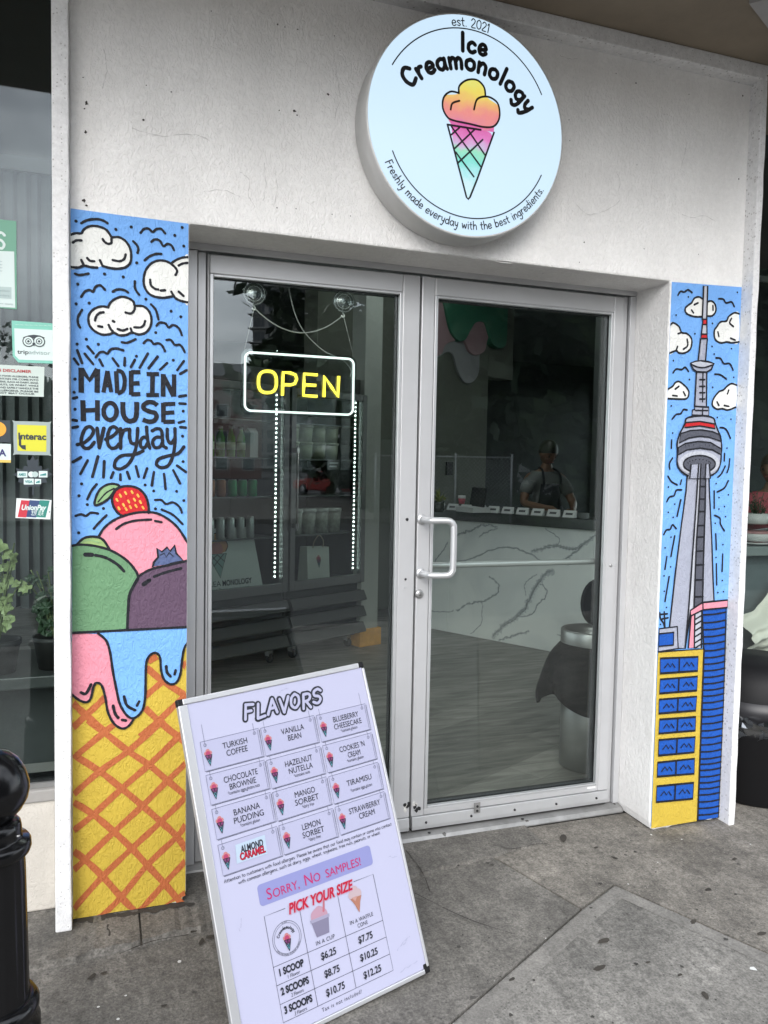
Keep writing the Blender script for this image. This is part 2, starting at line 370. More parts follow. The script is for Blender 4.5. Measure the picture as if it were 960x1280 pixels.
def hand(P, txt, place, xh, w, mat, layer=3, sub=4, sp=.12, caps=True, width=None, jit=.03):
    """letters along place(s, up) -> (a, b); s and up in metres"""
    tot = hand_width(txt, sp); kx = (width / (tot * xh)) if width else 1.0
    s0 = -tot * xh * kx / 2
    for c in txt:
        adv, st = G[c]
        for line in st:
            pl = crom(line, sub) if len(line) > 2 else line
            P.stroke([place(s0 + x * xh * kx, y * xh) for x, y in pl], w, mat, layer, 0, caps=caps, jit=jit)
        s0 += (adv + sp) * xh * kx
class Zm:
    """pixel of an enlarged part of the photograph -> point on the facade plane y"""
    def __init__(s, x0, y0, k, y=0.0): s.x0, s.y0, s.k, s.y = x0, y0, k, y
    def __call__(s, x, y):
        p = aty(s.x0 + x / s.k, s.y0 + y / s.k, s.y); return (p.x, p.z)
    def L(s, pts): return [s(*p) for p in pts]

# ------------------------------------------------------------------ ground and pavement
asph = mk('asphalt', (.05, .05, .052), .9, bump=[('noise', 120, .4, .004)], var=.2, vscale=.6)
GUM = [(3.2, .085, (.028, .026, .024), .30), (11, .14, (.045, .042, .038), .28), (7, .10, (.04, .037, .034), .22), (60, .22, (.05, .047, .043), .30), (26, .08, (.38, .37, .35), .05)]
conc_near = mk('concrete_smooth', (.150, .143, .130), .85, grit=[(140, .42, (1, 1, 1)), (46, .30, (1, 1, 1)), (2.2, .30, (1, 1, 1)), (24, .16, (1, .12, 1, .5))], bump=[('noise', 180, .35, .002), ('noise', 30, .2, .003)], var=.20, vscale=5, spots=GUM)
conc_dark = mk('concrete_dark', (.112, .105, .094), .88, grit=[(140, .42, (1, 1, 1)), (46, .30, (1, 1, 1)), (2.2, .30, (1, 1, 1)), (24, .16, (1, .12, 1, .5))], bump=[('noise', 180, .4, .0025), ('worm', 26, .25, .003)], var=.22, vscale=6, spots=GUM)
conc_apron = mk('concrete_speckled', (.150, .138, .120), .9, grit=[(140, .42, (1, 1, 1)), (46, .30, (1, 1, 1)), (2.2, .30, (1, 1, 1)), (24, .16, (1, .12, 1, .5))], bump=[('noise', 220, .55, .003), ('noise', 40, .3, .004)], var=.26, vscale=9, spots=GUM + [(110, .25, (.30, .285, .26), .25)])
conc_edge = mk('concrete_tooled_edge', (.166, .158, .144), .8, grit=[(140, .3, (1, 1, 1)), (30, .2, (1, 1, 1)), (3, .2, (1, 1, 1))], bump=[('noise', 160, .2, .0015)], var=.14, vscale=8, spots=GUM[:1])
dirt = mk('joint_dirt', (.035, .031, .027), .95, bump=[('noise', 90, .6, .004)], var=.3)
gz = lambda y: .035 * min(y, 0)
g = MB(); g.box((-250, -300, -.75), (250, 80, -.30), asph)
tag(g.build('road', origin=(0, 0, -.3)), kind='structure')
def inset_poly(poly, d):
    n = len(poly); out = []
    ar = sum(poly[i][0] * poly[(i + 1) % n][1] - poly[(i + 1) % n][0] * poly[i][1] for i in range(n)); sg = 1 if ar > 0 else -1
    for i in range(n):
        a, b, c = Vector(poly[i - 1]), Vector(poly[i]), Vector(poly[(i + 1) % n])
        u = (b - a).normalized(); v = (c - b).normalized(); nu = Vector((-u.y, u.x)) * sg; nv = Vector((-v.y, v.x)) * sg
        k = (nu + nv); k = k / max(.3, (1 + nu.dot(nv))); out.append((b.x + k.x * d, b.y + k.y * d))
    return out
A0, A1, B0, C0, E0, E1 = (1.33, .17), (1.416, -.098), (1.514, -.395), (1.712, -.300), (1.937, -.764), (3.73, -4.4)
slabs = [([(-6, .17), A0, A1, B0, (-3, -2.88), (-6, -4.0)], conc_dark), ([A0, (9, .17), (9, -4.4), E1, E0, C0, B0, A1], conc_apron), ([B0, C0, E0, E1, (-6, -4.4), (-6, -4.0), (-3, -2.88)], conc_near)]
sw = MB()
for poly, mt in slabs:
    q = inset_poly(poly, .0042); n = len(q)
    tri = tessellate_polygon([[Vector((x, y, 0)) for x, y in q]])
    top = [(x, y, gz(y)) for x, y in q]; bot = [(x, y, gz(y) - .028) for x, y in q]
    sw.add(top + bot, list(tri) + [(i, (i + 1) % n, n + (i + 1) % n, n + i) for i in range(n)], mt)
    if mt is not conc_dark:        # the smooth band the edging tool leaves along each joint
        inn = inset_poly(poly, .062); q2 = inset_poly(poly, .009)
        k0, k1 = (0, 3) if mt is conc_near else (4, 7)
        if mt is conc_near:
            for i in range(k0, k1):
                j = i + 1
                sw.add([(q2[i][0], q2[i][1], gz(q2[i][1]) + .0012), (q2[j][0], q2[j][1], gz(q2[j][1]) + .0012), (inn[j][0], inn[j][1], gz(inn[j][1]) + .0012), (inn[i][0], inn[i][1], gz(inn[i][1]) + .0012)], [(0, 1, 2, 3)], conc_edge)
            i, j = 6, 0
            sw.add([(q2[i][0], q2[i][1], gz(q2[i][1]) + .0012), (q2[j][0], q2[j][1], gz(q2[j][1]) + .0012), (inn[j][0], inn[j][1], gz(inn[j][1]) + .0012), (inn[i][0], inn[i][1], gz(inn[i][1]) + .0012)], [(0, 1, 2, 3)], conc_edge)
sw.add([(-6, .6, -.014), (9, .6, -.014), (9, 0, -.014), (9, -4.4, gz(-4.4) - .014), (-6, -4.4, gz(-4.4) - .014), (-6, 0, -.014)], [(0, 1, 2, 3, 4, 5)], dirt)
tag(sw.build('sidewalk'), kind='structure')
kb = MB(); kb.box((-60, -4.62, -.30), (60, -4.405, gz(-4.4) + .004), conc_edge)
tag(kb.build('kerb', bevel=.012), kind='structure')
# the worn footing under the left pillar and along the door
ft = MB(); rr = random.Random(3)
def footing(x0, x1, yf, h):
    n = 22; xs = [x0 + (x1 - x0) * i / n for i in range(n + 1)]
    f = [(x, yf(x) + rr.uniform(-.007, .007)) for x in xs]
    vs = []
    for x, y in f: vs += [(x, y, gz(y) - .012), (x, y + .006, gz(y) + h + rr.uniform(-.004, .003)), (x, .14, h + .002), (x, .29, h + .004)]
    ft.add(vs, [(4 * i + k, 4 * i + 4 + k, 4 * i + 5 + k, 4 * i + 1 + k) for i in range(n) for k in range(3)], conc_dark, False)
footing(-.45, .118, lambda x: -.185 + .12 * x, .016)
footing(.124, .55, lambda x: -.185 + .12 * x, .014)
footing(.556, 1.02, lambda x: -.17 + .16 * (x - .3), .010)
footing(1.026, 1.62, lambda x: -.06 + .13 * (x - 1.0), .008)
tag(ft.build('pavement_footing'), kind='structure')
lit = Paint(lambda a, b, h: (a, b, gz(b) + .002 + h))
leafm = mk('dead_leaf', (.035, .03, .024), .9, var=.4); bitm = mk('pale_litter', (.55, .55, .53), .8)
for (u, v, s_, q) in [(245, 1163, .02, .6), (262, 1172, .016, .2), (252, 1178, .018, 1.1), (704, 1048, .035, .9), (745, 1060, .012, .2), (768, 1073, .014, 2.0), (918, 1075, .016, .4), (886, 1113, .017, .2), (952, 1168, .02, .1), (867, 1153, .018, .4), (115, 1222, .018, .8), (130, 1217, .011, .2), (750, 1211, .024, .2), (755, 1177, .026, .15), (881, 1245, .018, 1.2), (810, 1204, .008, 0), (850, 1220, .011, .2), (205, 1258, .01, 0), (640, 1225, .012, .4)]:
    p = atz(u, v, 0); p = atz(u, v, gz(p.y)); n = 9
    lit.poly([(p.x + s_ * rr.uniform(.7, 1.2) * (math.cos(q) * math.cos(a) - .45 * math.sin(q) * math.sin(a)), p.y + s_ * rr.uniform(.7, 1.2) * (math.sin(q) * math.cos(a) + .45 * math.cos(q) * math.sin(a))) for a in [2 * math.pi * k / n for k in range(n)]], leafm, 0)
for (u, v, s_) in [(51, 1196, .009), (225, 1203, .007), (58, 1207, .004), (157, 1246, .004), (814, 1044, .006), (852, 1050, .005), (822, 1079, .005), (938, 1056, .004), (942, 1212, .012), (785, 1106, .004), (123, 1260, .004), (148, 1275, .005), (682, 1174, .003)]:
    p = atz(u, v, 0); p = atz(u, v, gz(p.y))
    lit.poly([(p.x + s_ * rr.uniform(.5, 1.2) * math.cos(a), p.y + s_ * rr.uniform(.5, 1.2) * math.sin(a)) for a in [k for k in range(6)]], bitm, 0)
gumm = mk('old_gum', (.040, .037, .033), .9, var=.3)
for i in range(85):
    u, v = rr.uniform(520, 958), rr.uniform(1050, 1278); p = atz(u, v, -.02)
    if p.y > .1: continue
    s_ = .0022 + .006 * rr.random() ** 3
    lit.poly([(p.x + s_ * rr.uniform(.6, 1.2) * math.cos(a), p.y + s_ * rr.uniform(.6, 1.2) * math.sin(a)) for a in [k * .7 for k in range(9)]], gumm, 0)
for i in range(26):
    x = -.12 + .40 * i / 25; w_ = rr.uniform(.012, .028); y = -.012 + rr.uniform(-.012, .004)
    lit.poly([(x + w_ * rr.uniform(.6, 1.2) * math.cos(a), y + w_ * .6 * rr.uniform(.5, 1.2) * math.sin(a)) for a in [k * .7 for k in range(9)]], dirt, 14)
for pts, w_ in [([(232,985),(226,1005),(222,1020)], .004), ([(455,880),(452,895),(462,905),(460,925)], .005), ([(150,1195),(190,1180),(235,1172)], .003)]:
    if pts[0][1] < 1100: q = [atz(x / 3.369, 900 + y / 3.369, -.0) for x, y in pts]
    else: q = [atz(x, y, 0) for x, y in pts]
    lit.stroke([(k.x, k.y) for k in q], w_, dirt, 14, 4, jit=.4)
for pts in [[(505,1068),(520,1085),(530,1100),(536,1118)], [(612,1060),(640,1066),(672,1058),(700,1063)], [(520,1120),(580,1150),(640,1166)]]:
    q = [atz(x, y, gz(-.2)) for x, y in pts]; lit.stroke([(k.x + rr.gauss(0, .004), k.y + rr.gauss(0, .004)) for k in q], .003, dirt, 8, 4, jit=.5)
tag(lit.build('sidewalk_litter', fixn=False), kind='stuff')
S_litter = bpy.data.objects['sidewalk_litter']; S_litter['label'] = 'dark dead leaves, gum spots and pale scraps scattered on the concrete pavement'; S_litter['category'] = 'litter'

# ------------------------------------------------------------------ the white shopfront wall with its two painted pillars
wall = thing('shopfront_wall', 'white stucco wall round the glass doors with a painted mural on each pillar', 'wall', (1.18, 0, 0))
rr = random.Random(11)
def ragged(x0, x1, z, n, amp): return [(x0 + (x1 - x0) * i / n, z + rr.uniform(-amp, amp)) for i in range(n + 1)]
out = ragged(-.079, .258, .017, 22, .006)[:-1] + [(.258, .022), (.269, .046)]
out += [(.269, 2.187), (2.093, 2.182), (2.093, .035), (2.099, .006)] + ragged(2.11, 2.448, .002, 14, .006) + [(2.448, 2.99), (-.079, 2.99)]
MB().prism(out, 0, .32, white).build('panel', wall, bevel=.007)
b = MB()
n = 40; e = [(-.0775 + rr.uniform(-.0015, .0015), .012 + 3.0 * i / n) for i in range(n + 1)]
b.prism([(-.1235, .012)] + e[0:1] + e[1:] + [(-.1235, 3.0)], -.06, .20, rough_white)
e = [(2.470 + rr.uniform(-.002, .002), -.004 + 3.0 * i / n) for i in range(n + 1)]
b.prism([(2.4405, -.004)] + e + [(2.4405, 3.0)], -.06, .20, rough_white)
b.prism([(-.1235, 3.002), (-.1235, 3.035), (2.4705, 3.035), (2.4705, 3.002), (2.4395, 2.979), (-.0765, 2.979)], -.061, .20, rough_white)
b.build('raised_border', wall, bevel=.004)
# small holes, chips and scuffs in the stucco
ch = Paint(lambda a, b, h: (a, -h, b)); chip = mk('stucco_chip', (.05, .043, .038), .95)
for (u, v, s_) in [(108, 129, 2.6), (106, 136, 1.2), (107, 165, 1.8), (179, 150, 1.5), (105, 251, 2.6), (108, 257, 1.3), (368, 139, 2.4), (371, 144, 1.2), (349, 138, .9), (410, 118, 1.6), (347, 31, 1.2), (372, 37, 1.0), (356, 34, .8), (214, 115, .9), (264, 14, .9), (418, 45, .9), (346, 260, 1.0), (370, 261, 1.0), (415, 268, .9), (438, 270, .8), (183, 107, .8), (104, 97, .8), (795, 104, 1.5), (770, 92, 1.0), (861, 118, .8), (923, 224, 1.5), (730, 303, 1.1), (724, 328, .9), (805, 311, .9), (873, 318, .9), (796, 206, .8), (711, 150, .9), (752, 26, 1.0), (712, 176, .8), (928, 120, 1.4), (62, 640, 1.0)]:
    p = aty(u, v, 0); r0 = s_ * .0026
    ch.poly([(p.x + r0 * rr.uniform(.4, 1.25) * math.cos(a), p.z + r0 * rr.uniform(.4, 1.25) * math.sin(a)) for a in [2 * math.pi * k / 9 for k in range(9)]], chip, 1)
crk = mk('hairline_crack', (.60, .592, .578), .95); stn = mk('rust_stain', (.22, .185, .15), .95, var=.3)
for l in [[(700,70),(712,74),(722,73)],[(858,180),(855,195),(850,212)],[(852,268),(866,272),(880,270),(893,276)],[(300,215),(312,226),(310,243),(318,258)],[(165,160),(200,170),(240,168),(262,176)],[(330,205),(332,230),(328,252)],[(344,215),(346,238),(342,258)],[(720,255),(735,268),(760,262),(775,250)],[(560,318),(590,322),(640,330)],[(420,90),(424,118),(418,150)],[(770,215),(775,228),(772,240)],[(130,60),(133,90),(128,110)],[(255,240),(280,238),(300,246)]]:
    q = crom([(aty(*k, 0).x, aty(*k, 0).z) for k in l], 6); ch.stroke([(a + rr.gauss(0, .0012), b_ + rr.gauss(0, .0012)) for a, b_ in q], .0018, crk, 1, 0, jit=.6)
ch.build('stucco_chips', wall, fixn=False)

FACM = lambda a, b, h: ((min(max(a, -.0755), .2665) if a < 1 else min(max(a, 2.0975), 2.4395)), -h, max(b, .016 if a < 1 else .008))
PXL, PXR = .00251, .0030                # metres per photo pixel on the left and right pillar
ZA, ZB, ZC, ZD = Zm(60, 250, 5.0526), Zm(60, 430, 5.0526), Zm(60, 600, 4.0), Zm(0, 900, 3.3692)
mural = Paint(FACM)
lx0, lx1 = -.0755, .2665
def zat(Z, x, y): return Z(x, y)[1]
top = [(lx0, ZA(140, 53)[1]), (.05, ZA(420, 91)[1]), (.16, ZA(640, 118)[1]), (lx1, ZA(892, 150)[1])]
zm = ZC(400, 790)[1]
mural.poly(top + [(lx1, zm), (lx0, zm)], P_BLUE, 1)
botm = [(lx0, .016), (-.02, .013), (.05, .017), (.12, .014), (.20, .016), (.25, .020), (lx1, .046)]
mural.poly([(lx0, zm), (lx1, zm)] + botm[::-1], P_YEL, 1)
mural_l = mural.build('mural', wall, fixn=False)
mural_l['label'] = 'mural of a dripping ice cream cone under a cloudy blue sky'
def sub(name): return Paint(FACM)
def clouds(Z, specs, parent, wl):
    for fill, lines in specs:
        c = Paint(FACM); c.poly(Z.L(fill), P_WHITE, 2, 4)
        for l in lines: c.stroke(Z.L(l), wl, P_INK, 3)
        c.build('painted_cloud', parent, fixn=False)
wA = 15 / ZA.k * PXL
c1 = [(141,222),(175,211),(210,212),(225,190),(255,170),(290,165),(330,172),(370,192),(402,238),(450,237),(490,262),(515,300),(525,345),(520,395),(490,425),(440,435),(390,430),(345,418),(310,428),(270,425),(228,416),(190,428),(141,424)]
c2 = [(888,362),(850,365),(810,380),(775,403),(745,388),(700,383),(655,400),(620,440),(605,490),(607,540),(630,585),(670,610),(730,618),(790,608),(820,630),(855,643),(886,648)]
c3 = [(380,680),(340,673),(290,690),(258,730),(260,785),(290,825),(340,850),(390,848),(415,838),(450,855),(495,852),(530,838),(575,850),(620,835),(648,795),(652,745),(635,700),(600,672),(550,668),(540,645),(515,625),(470,612),(425,625),(392,652)]
clouds(ZA, [
 (c1, [c1[:9], [(400,245),(400,272),(380,278),(360,268),(345,248)], c1[8:18], [(345,418),(328,382)], c1[18:], [(228,416),(210,380)], [(158,270),(180,257),(212,257)], [(248,368),(265,385),(292,388)], [(408,380),(450,388),(480,375),(490,345)]]),
 (c2, [c2[:4], c2[3:14], [(775,403),(800,425),(815,450),(805,475)], [(778,580),(800,615),(830,635),(884,648)], [(645,505),(650,540),(675,562),(695,566)], [(712,573),(738,571)], [(825,580),(855,607)], [(825,415),(850,403),(883,398)]]),
 (c3, [c3 + c3[:1], [(548,668),(545,695),(525,717),(490,712)], [(383,790),(395,815),(415,838)], [(522,812),(530,838)], [(297,762),(305,735),(325,715),(350,710)], [(318,798),(342,802)], [(440,815),(470,825),(500,815)], [(545,805),(585,805),(605,790),(613,765)], [(410,765),(418,770)]])], mural_l, wA)
dl = Paint(FACM)
for l in [[(210,148),(250,128),(310,122),(350,132),(375,148)],[(538,262),(560,285),(570,310),(565,335)],[(170,466),(200,475),(255,466)],[(610,382),(640,358),(680,342),(715,342)],[(215,695),(190,740),(190,780),(203,806)],[(408,580),(440,565),(480,570),(505,585)],[(548,515),(550,560),(575,600)],[(650,660),(680,695),(697,755)],[(465,898),(500,902),(552,880)],
 [(585,208),(605,185),(635,182),(660,203),(685,185),(715,185),(740,213)],[(652,265),(675,250),(705,258),(728,292),(755,278),(780,290),(795,318)],[(210,612),(235,578),(265,570),(285,580),(300,550),(330,540),(360,568)],[(685,795),(705,775),(740,780),(762,805),(790,790),(825,810),(845,855)],[(603,905),(625,885),(650,890),(668,910),(695,905),(720,920),(738,955)],[(748,885),(775,885),(800,915),(830,915),(850,935),(862,962)],[(300,995),(325,965),(350,960),(375,970),(395,945),(430,938),(475,950)]]:
    dl.stroke(ZA.L(l), wA, P_INK, 3)
for a in [(185,950,215,1030),(250,925,288,970),(232,972,285,1037),(165,1003,192,1040),(325,1008,345,1047),(408,1000,443,1048),(485,998,483,1045),(548,1010,523,1055),(630,970,578,1060),(692,990,635,1062),(752,1030,707,1072),(857,1018,815,1075),(875,1075,835,1098),(870,1235,828,1242)]:
    dl.stroke(ZA.L([a[:2], a[2:]]), wA * 1.1, P_INK, 3, 0)
for p in [(177,135),(428,187),(525,172),(847,175),(800,225),(857,292),(560,398),(357,468),(475,487),(188,532),(178,657),(260,652),(618,627),(777,703),(838,738),(680,838),(242,880),(184,911),(318,912),(558,987),(790,1012),(170,1132)]:
    dl.dot(ZA(*p), 9.5 / ZA.k * PXL, P_INK, 3)
for a in [(832,330,870,325),(830,375,868,378),(826,497,860,487),(835,525,868,528),(160,343,183,337),(158,480,182,484),(158,528,188,522),(158,745,208,715),(250,735,205,820),(315,710,280,838),(355,740,350,842),(412,810,398,845),(457,822,457,858),(500,808,515,850),(555,772,572,838),(625,785,605,845),(668,808,655,893),(732,820,742,915),(790,797,833,880),(815,768,870,808)]:
    dl.stroke(ZB.L([a[:2], a[2:]]), wA * 1.12, P_INK, 3, 0)
for p in [(171,222),(171,412),(165,305),(853,424),(849,582),(852,742),(212,883),(196,958),(248,1014),(350,1038),(194,1192),(613,890),(667,928),(812,930),(857,988),(678,1040)]:
    dl.dot(ZB(*p), 9.5 / ZB.k * PXL, P_INK, 3)
for l in [[(307,885),(275,925),(248,980)],[(175,1085),(210,1075),(240,1085),(270,1065),(315,1070)],[(370,1080),(320,1130),(290,1165)],[(675,985),(715,985),(745,1010),(790,1000),(830,1030),(845,1065)],[(718,1045),(790,1080),(850,1138)]]:
    dl.stroke(ZB.L(l), wA, P_INK, 3)
dl.build('sky_marks', mural_l, fixn=False)
le = Paint(FACM); k = PXL / ZB.k
for l, w, sm in [([(210,150),(210,308)],31,0),([(212,158),(262,228),(312,158)],30,0),([(312,158),(310,308)],30,0),([(350,306),(375,170)],25,0),([(375,170),(399,304)],25,0),([(360,262),(395,262)],22,0),([(430,172),(437,310)],26,0),([(432,168),(468,180),(484,230),(474,292),(438,312)],25,5),
 ([(525,170),(525,322)],28,0),([(525,178),(583,178)],27,0),([(525,250),(578,248)],26,0),([(525,318),(583,316)],27,0),([(660,190),(658,320)],29,0),([(622,190),(700,190)],26,0),([(620,322),(700,322)],26,0),([(727,190),(726,332)],28,0),([(727,198),(793,330)],29,0),([(796,192),(795,332)],28,0),
 ([(220,355),(224,488)],31,0),([(312,355),(312,485)],29,0),([(225,420),(312,416)],27,0),([(472,366),(475,440),(495,478),(520,487),(548,476),(558,440),(560,366)],30,5),([(690,388),(665,370),(632,368),(605,385),(605,408),(640,426),(675,436),(685,460),(668,485),(635,490),(598,478)],28,5),([(728,372),(728,494)],29,0),([(728,380),(803,378)],24,0),([(728,435),(797,432)],24,0),([(728,492),(800,490)],26,0)]:
    le.stroke(ZB.L(l), w * k, P_INK, 3, sm, caps=False, jit=.04)
le.stroke([ZB(392 + 41 * math.cos(t), 426 + 54 * math.sin(t)) for t in [2 * math.pi * i / 24 for i in range(24)]], 27 * k, P_INK, 3, 0, closed=True, jit=.04)
for l in [[(185,635),(230,622),(275,580),(286,545),(264,522),(235,535),(215,580),(210,625),(230,656),(262,655),(292,620)],[(310,532),(324,655)],[(324,655),(352,532)],[(365,602),(410,580),(438,548),(422,524),(395,530),(378,570),(375,620),(395,655),(425,655),(447,632)],[(458,535),(458,658)],[(458,600),(475,550),(500,538)],[(515,538),(515,590),(527,625),(552,630)],[(566,532),(560,620),(545,690),(510,755),(460,788),(422,778),(428,735),(470,704),(545,698),(600,675)],[(628,596),(603,588),(583,615),(588,650),(612,652),(630,622)],[(622,525),(628,600),(642,658)],[(658,548),(690,534),(716,548),(722,600),(726,640),(746,656)],[(718,590),(682,590),(660,618),(673,652),(704,650),(722,622)],[(752,538),(755,600),(775,628),(798,600)],[(801,535),(801,620),(790,700),(760,765),(715,780),(685,760),(700,725),(760,706),(820,692),(857,650)]]:
    le.stroke(ZB.L(l), 21 * k, P_INK, 3, 6, jit=.06)
le.build('lettering', mural_l, fixn=False)
wC = 12 / ZC.k * PXL
sc = Paint(FACM)
arc = [(252,285),(280,240),(330,200),(400,172),(470,160),(540,165),(600,195),(650,240),(697,312)]
sc.poly(ZC.L(crom(arc, 4) + [(697,410),(600,430),(480,480),(450,490),(300,345)]), P_PINK, 2); sc.stroke(ZC.L(arc), wC, P_INK, 4)
sc.stroke(ZC.L([(340,245),(380,218),(440,202),(515,197)]), wC, P_INK, 4); sc.stroke(ZC.L([(535,204),(567,210)]), wC, P_INK, 4)
sc.build('pink_scoop', mural_l, fixn=False)
sc = Paint(FACM); cap = [(147,320),(180,290),(230,282),(275,298),(308,348)]
sc.poly(ZC.L(crom(cap, 4) + [(230,332)]), P_LGREEN, 3); sc.stroke(ZC.L(cap), wC, P_INK, 5); sc.stroke(ZC.L([(165,312),(205,300),(255,312)]), wC * .45, P_LEAF, 4)
gr = [(121,328),(160,322),(230,328),(310,350),(380,390),(425,435),(450,485),(425,535),(405,590),(396,742)]
sc.poly(ZC.L(crom(gr, 4) + [(121,760)]), P_GREEN, 4); sc.stroke(ZC.L(gr), wC, P_INK, 5)
sc.stroke(ZC.L([(187,372),(220,373)]), wC * 1.7, P_INK, 5); sc.stroke(ZC.L([(238,375),(290,388),(345,420),(380,455)]), wC * 1.2, P_INK, 5)
sc.build('green_scoop', mural_l, fixn=False)
sc = Paint(FACM); pu = [(396,742),(402,600),(415,550),(450,487),(480,462),(530,440),(600,425),(697,402)]
sc.poly(ZC.L(crom(pu, 4) + [(697,735)]), P_PURP, 4); sc.stroke(ZC.L(pu), wC, P_INK, 5)
sc.stroke(ZC.L([(478,520),(506,500)]), wC * 1.6, P_INK, 5); sc.stroke(ZC.L([(530,482),(590,460),(665,440)]), wC * 1.1, P_INK, 5)
be = [(523,432),(528,410),(550,385),(545,340),(568,358),(595,335),(610,355),(632,325),(640,365),(676,402),(610,418)]
sc.poly(ZC.L(be), P_BERRY, 3); sc.stroke(ZC.L(be), wC * .8, P_INK, 5, 0); sc.stroke(ZC.L([(560,375),(580,365),(590,385),(605,362),(625,380)]), wC * .4, P_INK, 5, 0)
sc.build('purple_scoop', mural_l, fixn=False)
sc = Paint(FACM); sb = [(372,180),(345,160),(325,125),(320,90),(330,62),(345,45),(375,32),(420,32),(460,48),(490,85),(502,130),(503,165)]
sc.poly(ZC.L(crom(sb, 4) + [(440,165)]), P_RED, 2); sc.stroke(ZC.L(sb), wC, P_INK, 3)
for p in [(345,100),(362,78),(388,65),(420,60),(432,98),(403,107),(378,125),(390,145),(462,110),(475,138),(440,130),(412,135),(450,78),(355,142)]:
    sc.stroke(ZC.L([(p[0]-3, p[1]-5), (p[0]+3, p[1]+5)]), wC * .8, P_SEED, 3, 0)
lf = [(235,125),(240,85),(262,45),(300,22),(335,20),(358,32),(335,50),(310,85),(275,112)]
sc.poly(ZC.L(lf), P_LEAF, 3, 4); sc.stroke(ZC.L(lf), wC, P_INK, 4, 6, closed=True); sc.stroke(ZC.L([(250,110),(290,65),(330,42)]), wC * .6, P_INK, 4)
sc.build('strawberry', mural_l, fixn=False)
# waffle lattice and drips
wf = Paint(FACM); wo = 27 / ZD.k * PXL
for l in [[(370,0),(440,52),(540,130),(630,190),(700,250),(783,318)],[(309,146),(420,215),(515,290),(600,360),(680,430),(745,490),(784,548)],[(309,345),(390,395),(480,470),(555,540),(620,610),(690,685),(745,750),(770,780)],[(309,550),(355,585),(430,655),(510,745),(575,812)],[(665,0),(740,60),(783,98)],
 [(310,158),(440,50),(510,-4)],[(310,312),(420,215),(540,130),(690,-2)],[(309,465),(390,400),(515,285),(630,185),(745,75),(770,52)],[(309,632),(355,590),(480,470),(600,360),(700,260),(784,180)],[(309,795),(430,660),(555,540),(680,425),(784,322)],[(415,838),(510,745),(620,610),(745,490),(784,437)],[(585,808),(690,690),(784,590)],[(700,790),(784,725)]]:
    wf.stroke(ZD.L(l), wo, P_ORA, 2, 4, caps=False)
for l in [[(123,1112),(190,1175),(300,1268)],[(123,1240),(190,1175),(240,1130),(285,1085)],[(500,908),(545,880)],[(490,935),(575,1005),(697,1082)],[(484,1082),(575,1005),(640,950)],[(484,1138),(555,1205),(650,1285)],[(460,1283),(555,1200),(650,1110),(697,1068)],[(670,935),(697,910)]]:
    wf.stroke(ZC.L(l), wo, P_ORA, 2, 4, caps=False)
wf.build('waffle_lattice', mural_l, fixn=False)
dr = Paint(FACM)
pk = [(265,770),(290,800),(310,860),(325,960),(345,1060),(360,1120),(395,1175),(430,1187),(405,1225),(370,1240),(330,1215),(300,1160),(285,1080),(268,1025),(240,1012),(225,1040),(215,1085),(195,1108),(160,1100),(121,1072)]
dr.poly(ZC.L(crom(pk, 4) + [(121,765)]), P_PINK, 3); dr.stroke(ZC.L(pk[7:]), wC, P_INK, 6)
for l in [[(165,1060),(190,1065),(215,1020)],[(325,1125),(335,1165),(350,1185)],[(370,1196),(388,1200)]]: dr.stroke(ZC.L(l), wC * 1.2, P_INK, 6)
bl = [(697,812),(680,840),(670,890),(660,970),(640,1010),(610,1018),(580,995),(565,950),(560,890),(545,865),(520,865),(495,895),(488,950),(485,1080),(470,1150),(430,1187),(395,1175),(360,1120),(345,1060),(325,960),(310,860),(290,800),(250,765)]
dr.poly(ZC.L(crom(bl, 4) + [(400,752),(697,737)]), P_BLUE, 4); dr.stroke(ZC.L(bl), wC, P_INK, 6)
for l in [[(380,1080),(395,1125),(435,1148)],[(455,1105),(445,1125)],[(590,930),(595,960),(612,980)],[(637,950),(632,970)]]: dr.stroke(ZC.L(l), wC * 1.2, P_INK, 6)
dr.stroke(ZC.L([(121,762),(400,748),(697,733)]), wC, P_INK, 7)
dr.build('drips', mural_l, fixn=False)

# right pillar: tower and city blocks
ZE, ZF, ZG = Zm(780, 330, 4.4111), Zm(780, 580, 5.3333), Zm(780, 740, 4.0)
rx0, rx1 = 2.0975, 2.4395
mr = Paint(FACM)
mr.poly([(rx0, ZE(258, 98)[1]), (rx1, ZE(648, 128)[1]), (rx1, .012), (2.30, .008), (2.2, .012), (2.13, .006), (rx0, .016)], P_BLUE, 1)
mural_r = mr.build('mural', wall, fixn=False); mural_r['label'] = 'mural of a tall tower with city blocks under a blue sky'
wE = 11 / ZE.k * PXR
def clipx(pts): return [(min(max(a, rx0 + .0005), rx1 - .0005), b) for a, b in pts]
class ZR(Zm):
    def L(s, pts): return clipx([s(*p) for p in pts])
ZE, ZF, ZG = ZR(780, 330, 4.4111), ZR(780, 580, 5.3333), ZR(780, 740, 4.0)
r1a = [(432,290),(400,292),(365,285),(340,270),(335,245),(355,225),(370,215),(385,190),(410,182),(432,195)]
r1b = [(455,210),(480,205),(500,225),(503,260),(485,285),(455,288)]
r2 = [(247,335),(270,325),(300,345),(315,378),(345,385),(370,415),(365,465),(335,490),(300,490),(285,478),(243,492)]
r3 = [(632,275),(605,270),(575,290),(562,315),(530,320),(510,345),(495,370),(500,415),(530,435),(565,430),(590,435),(630,430)]
r4 = [(237,690),(265,675),(280,655),(300,648),(325,665),(345,685),(355,710),(345,740),(310,745),(237,742)]
r5 = [(618,668),(590,660),(565,675),(545,695),(520,705),(490,745),(485,780),(510,800),(540,798),(570,805),(613,790)]
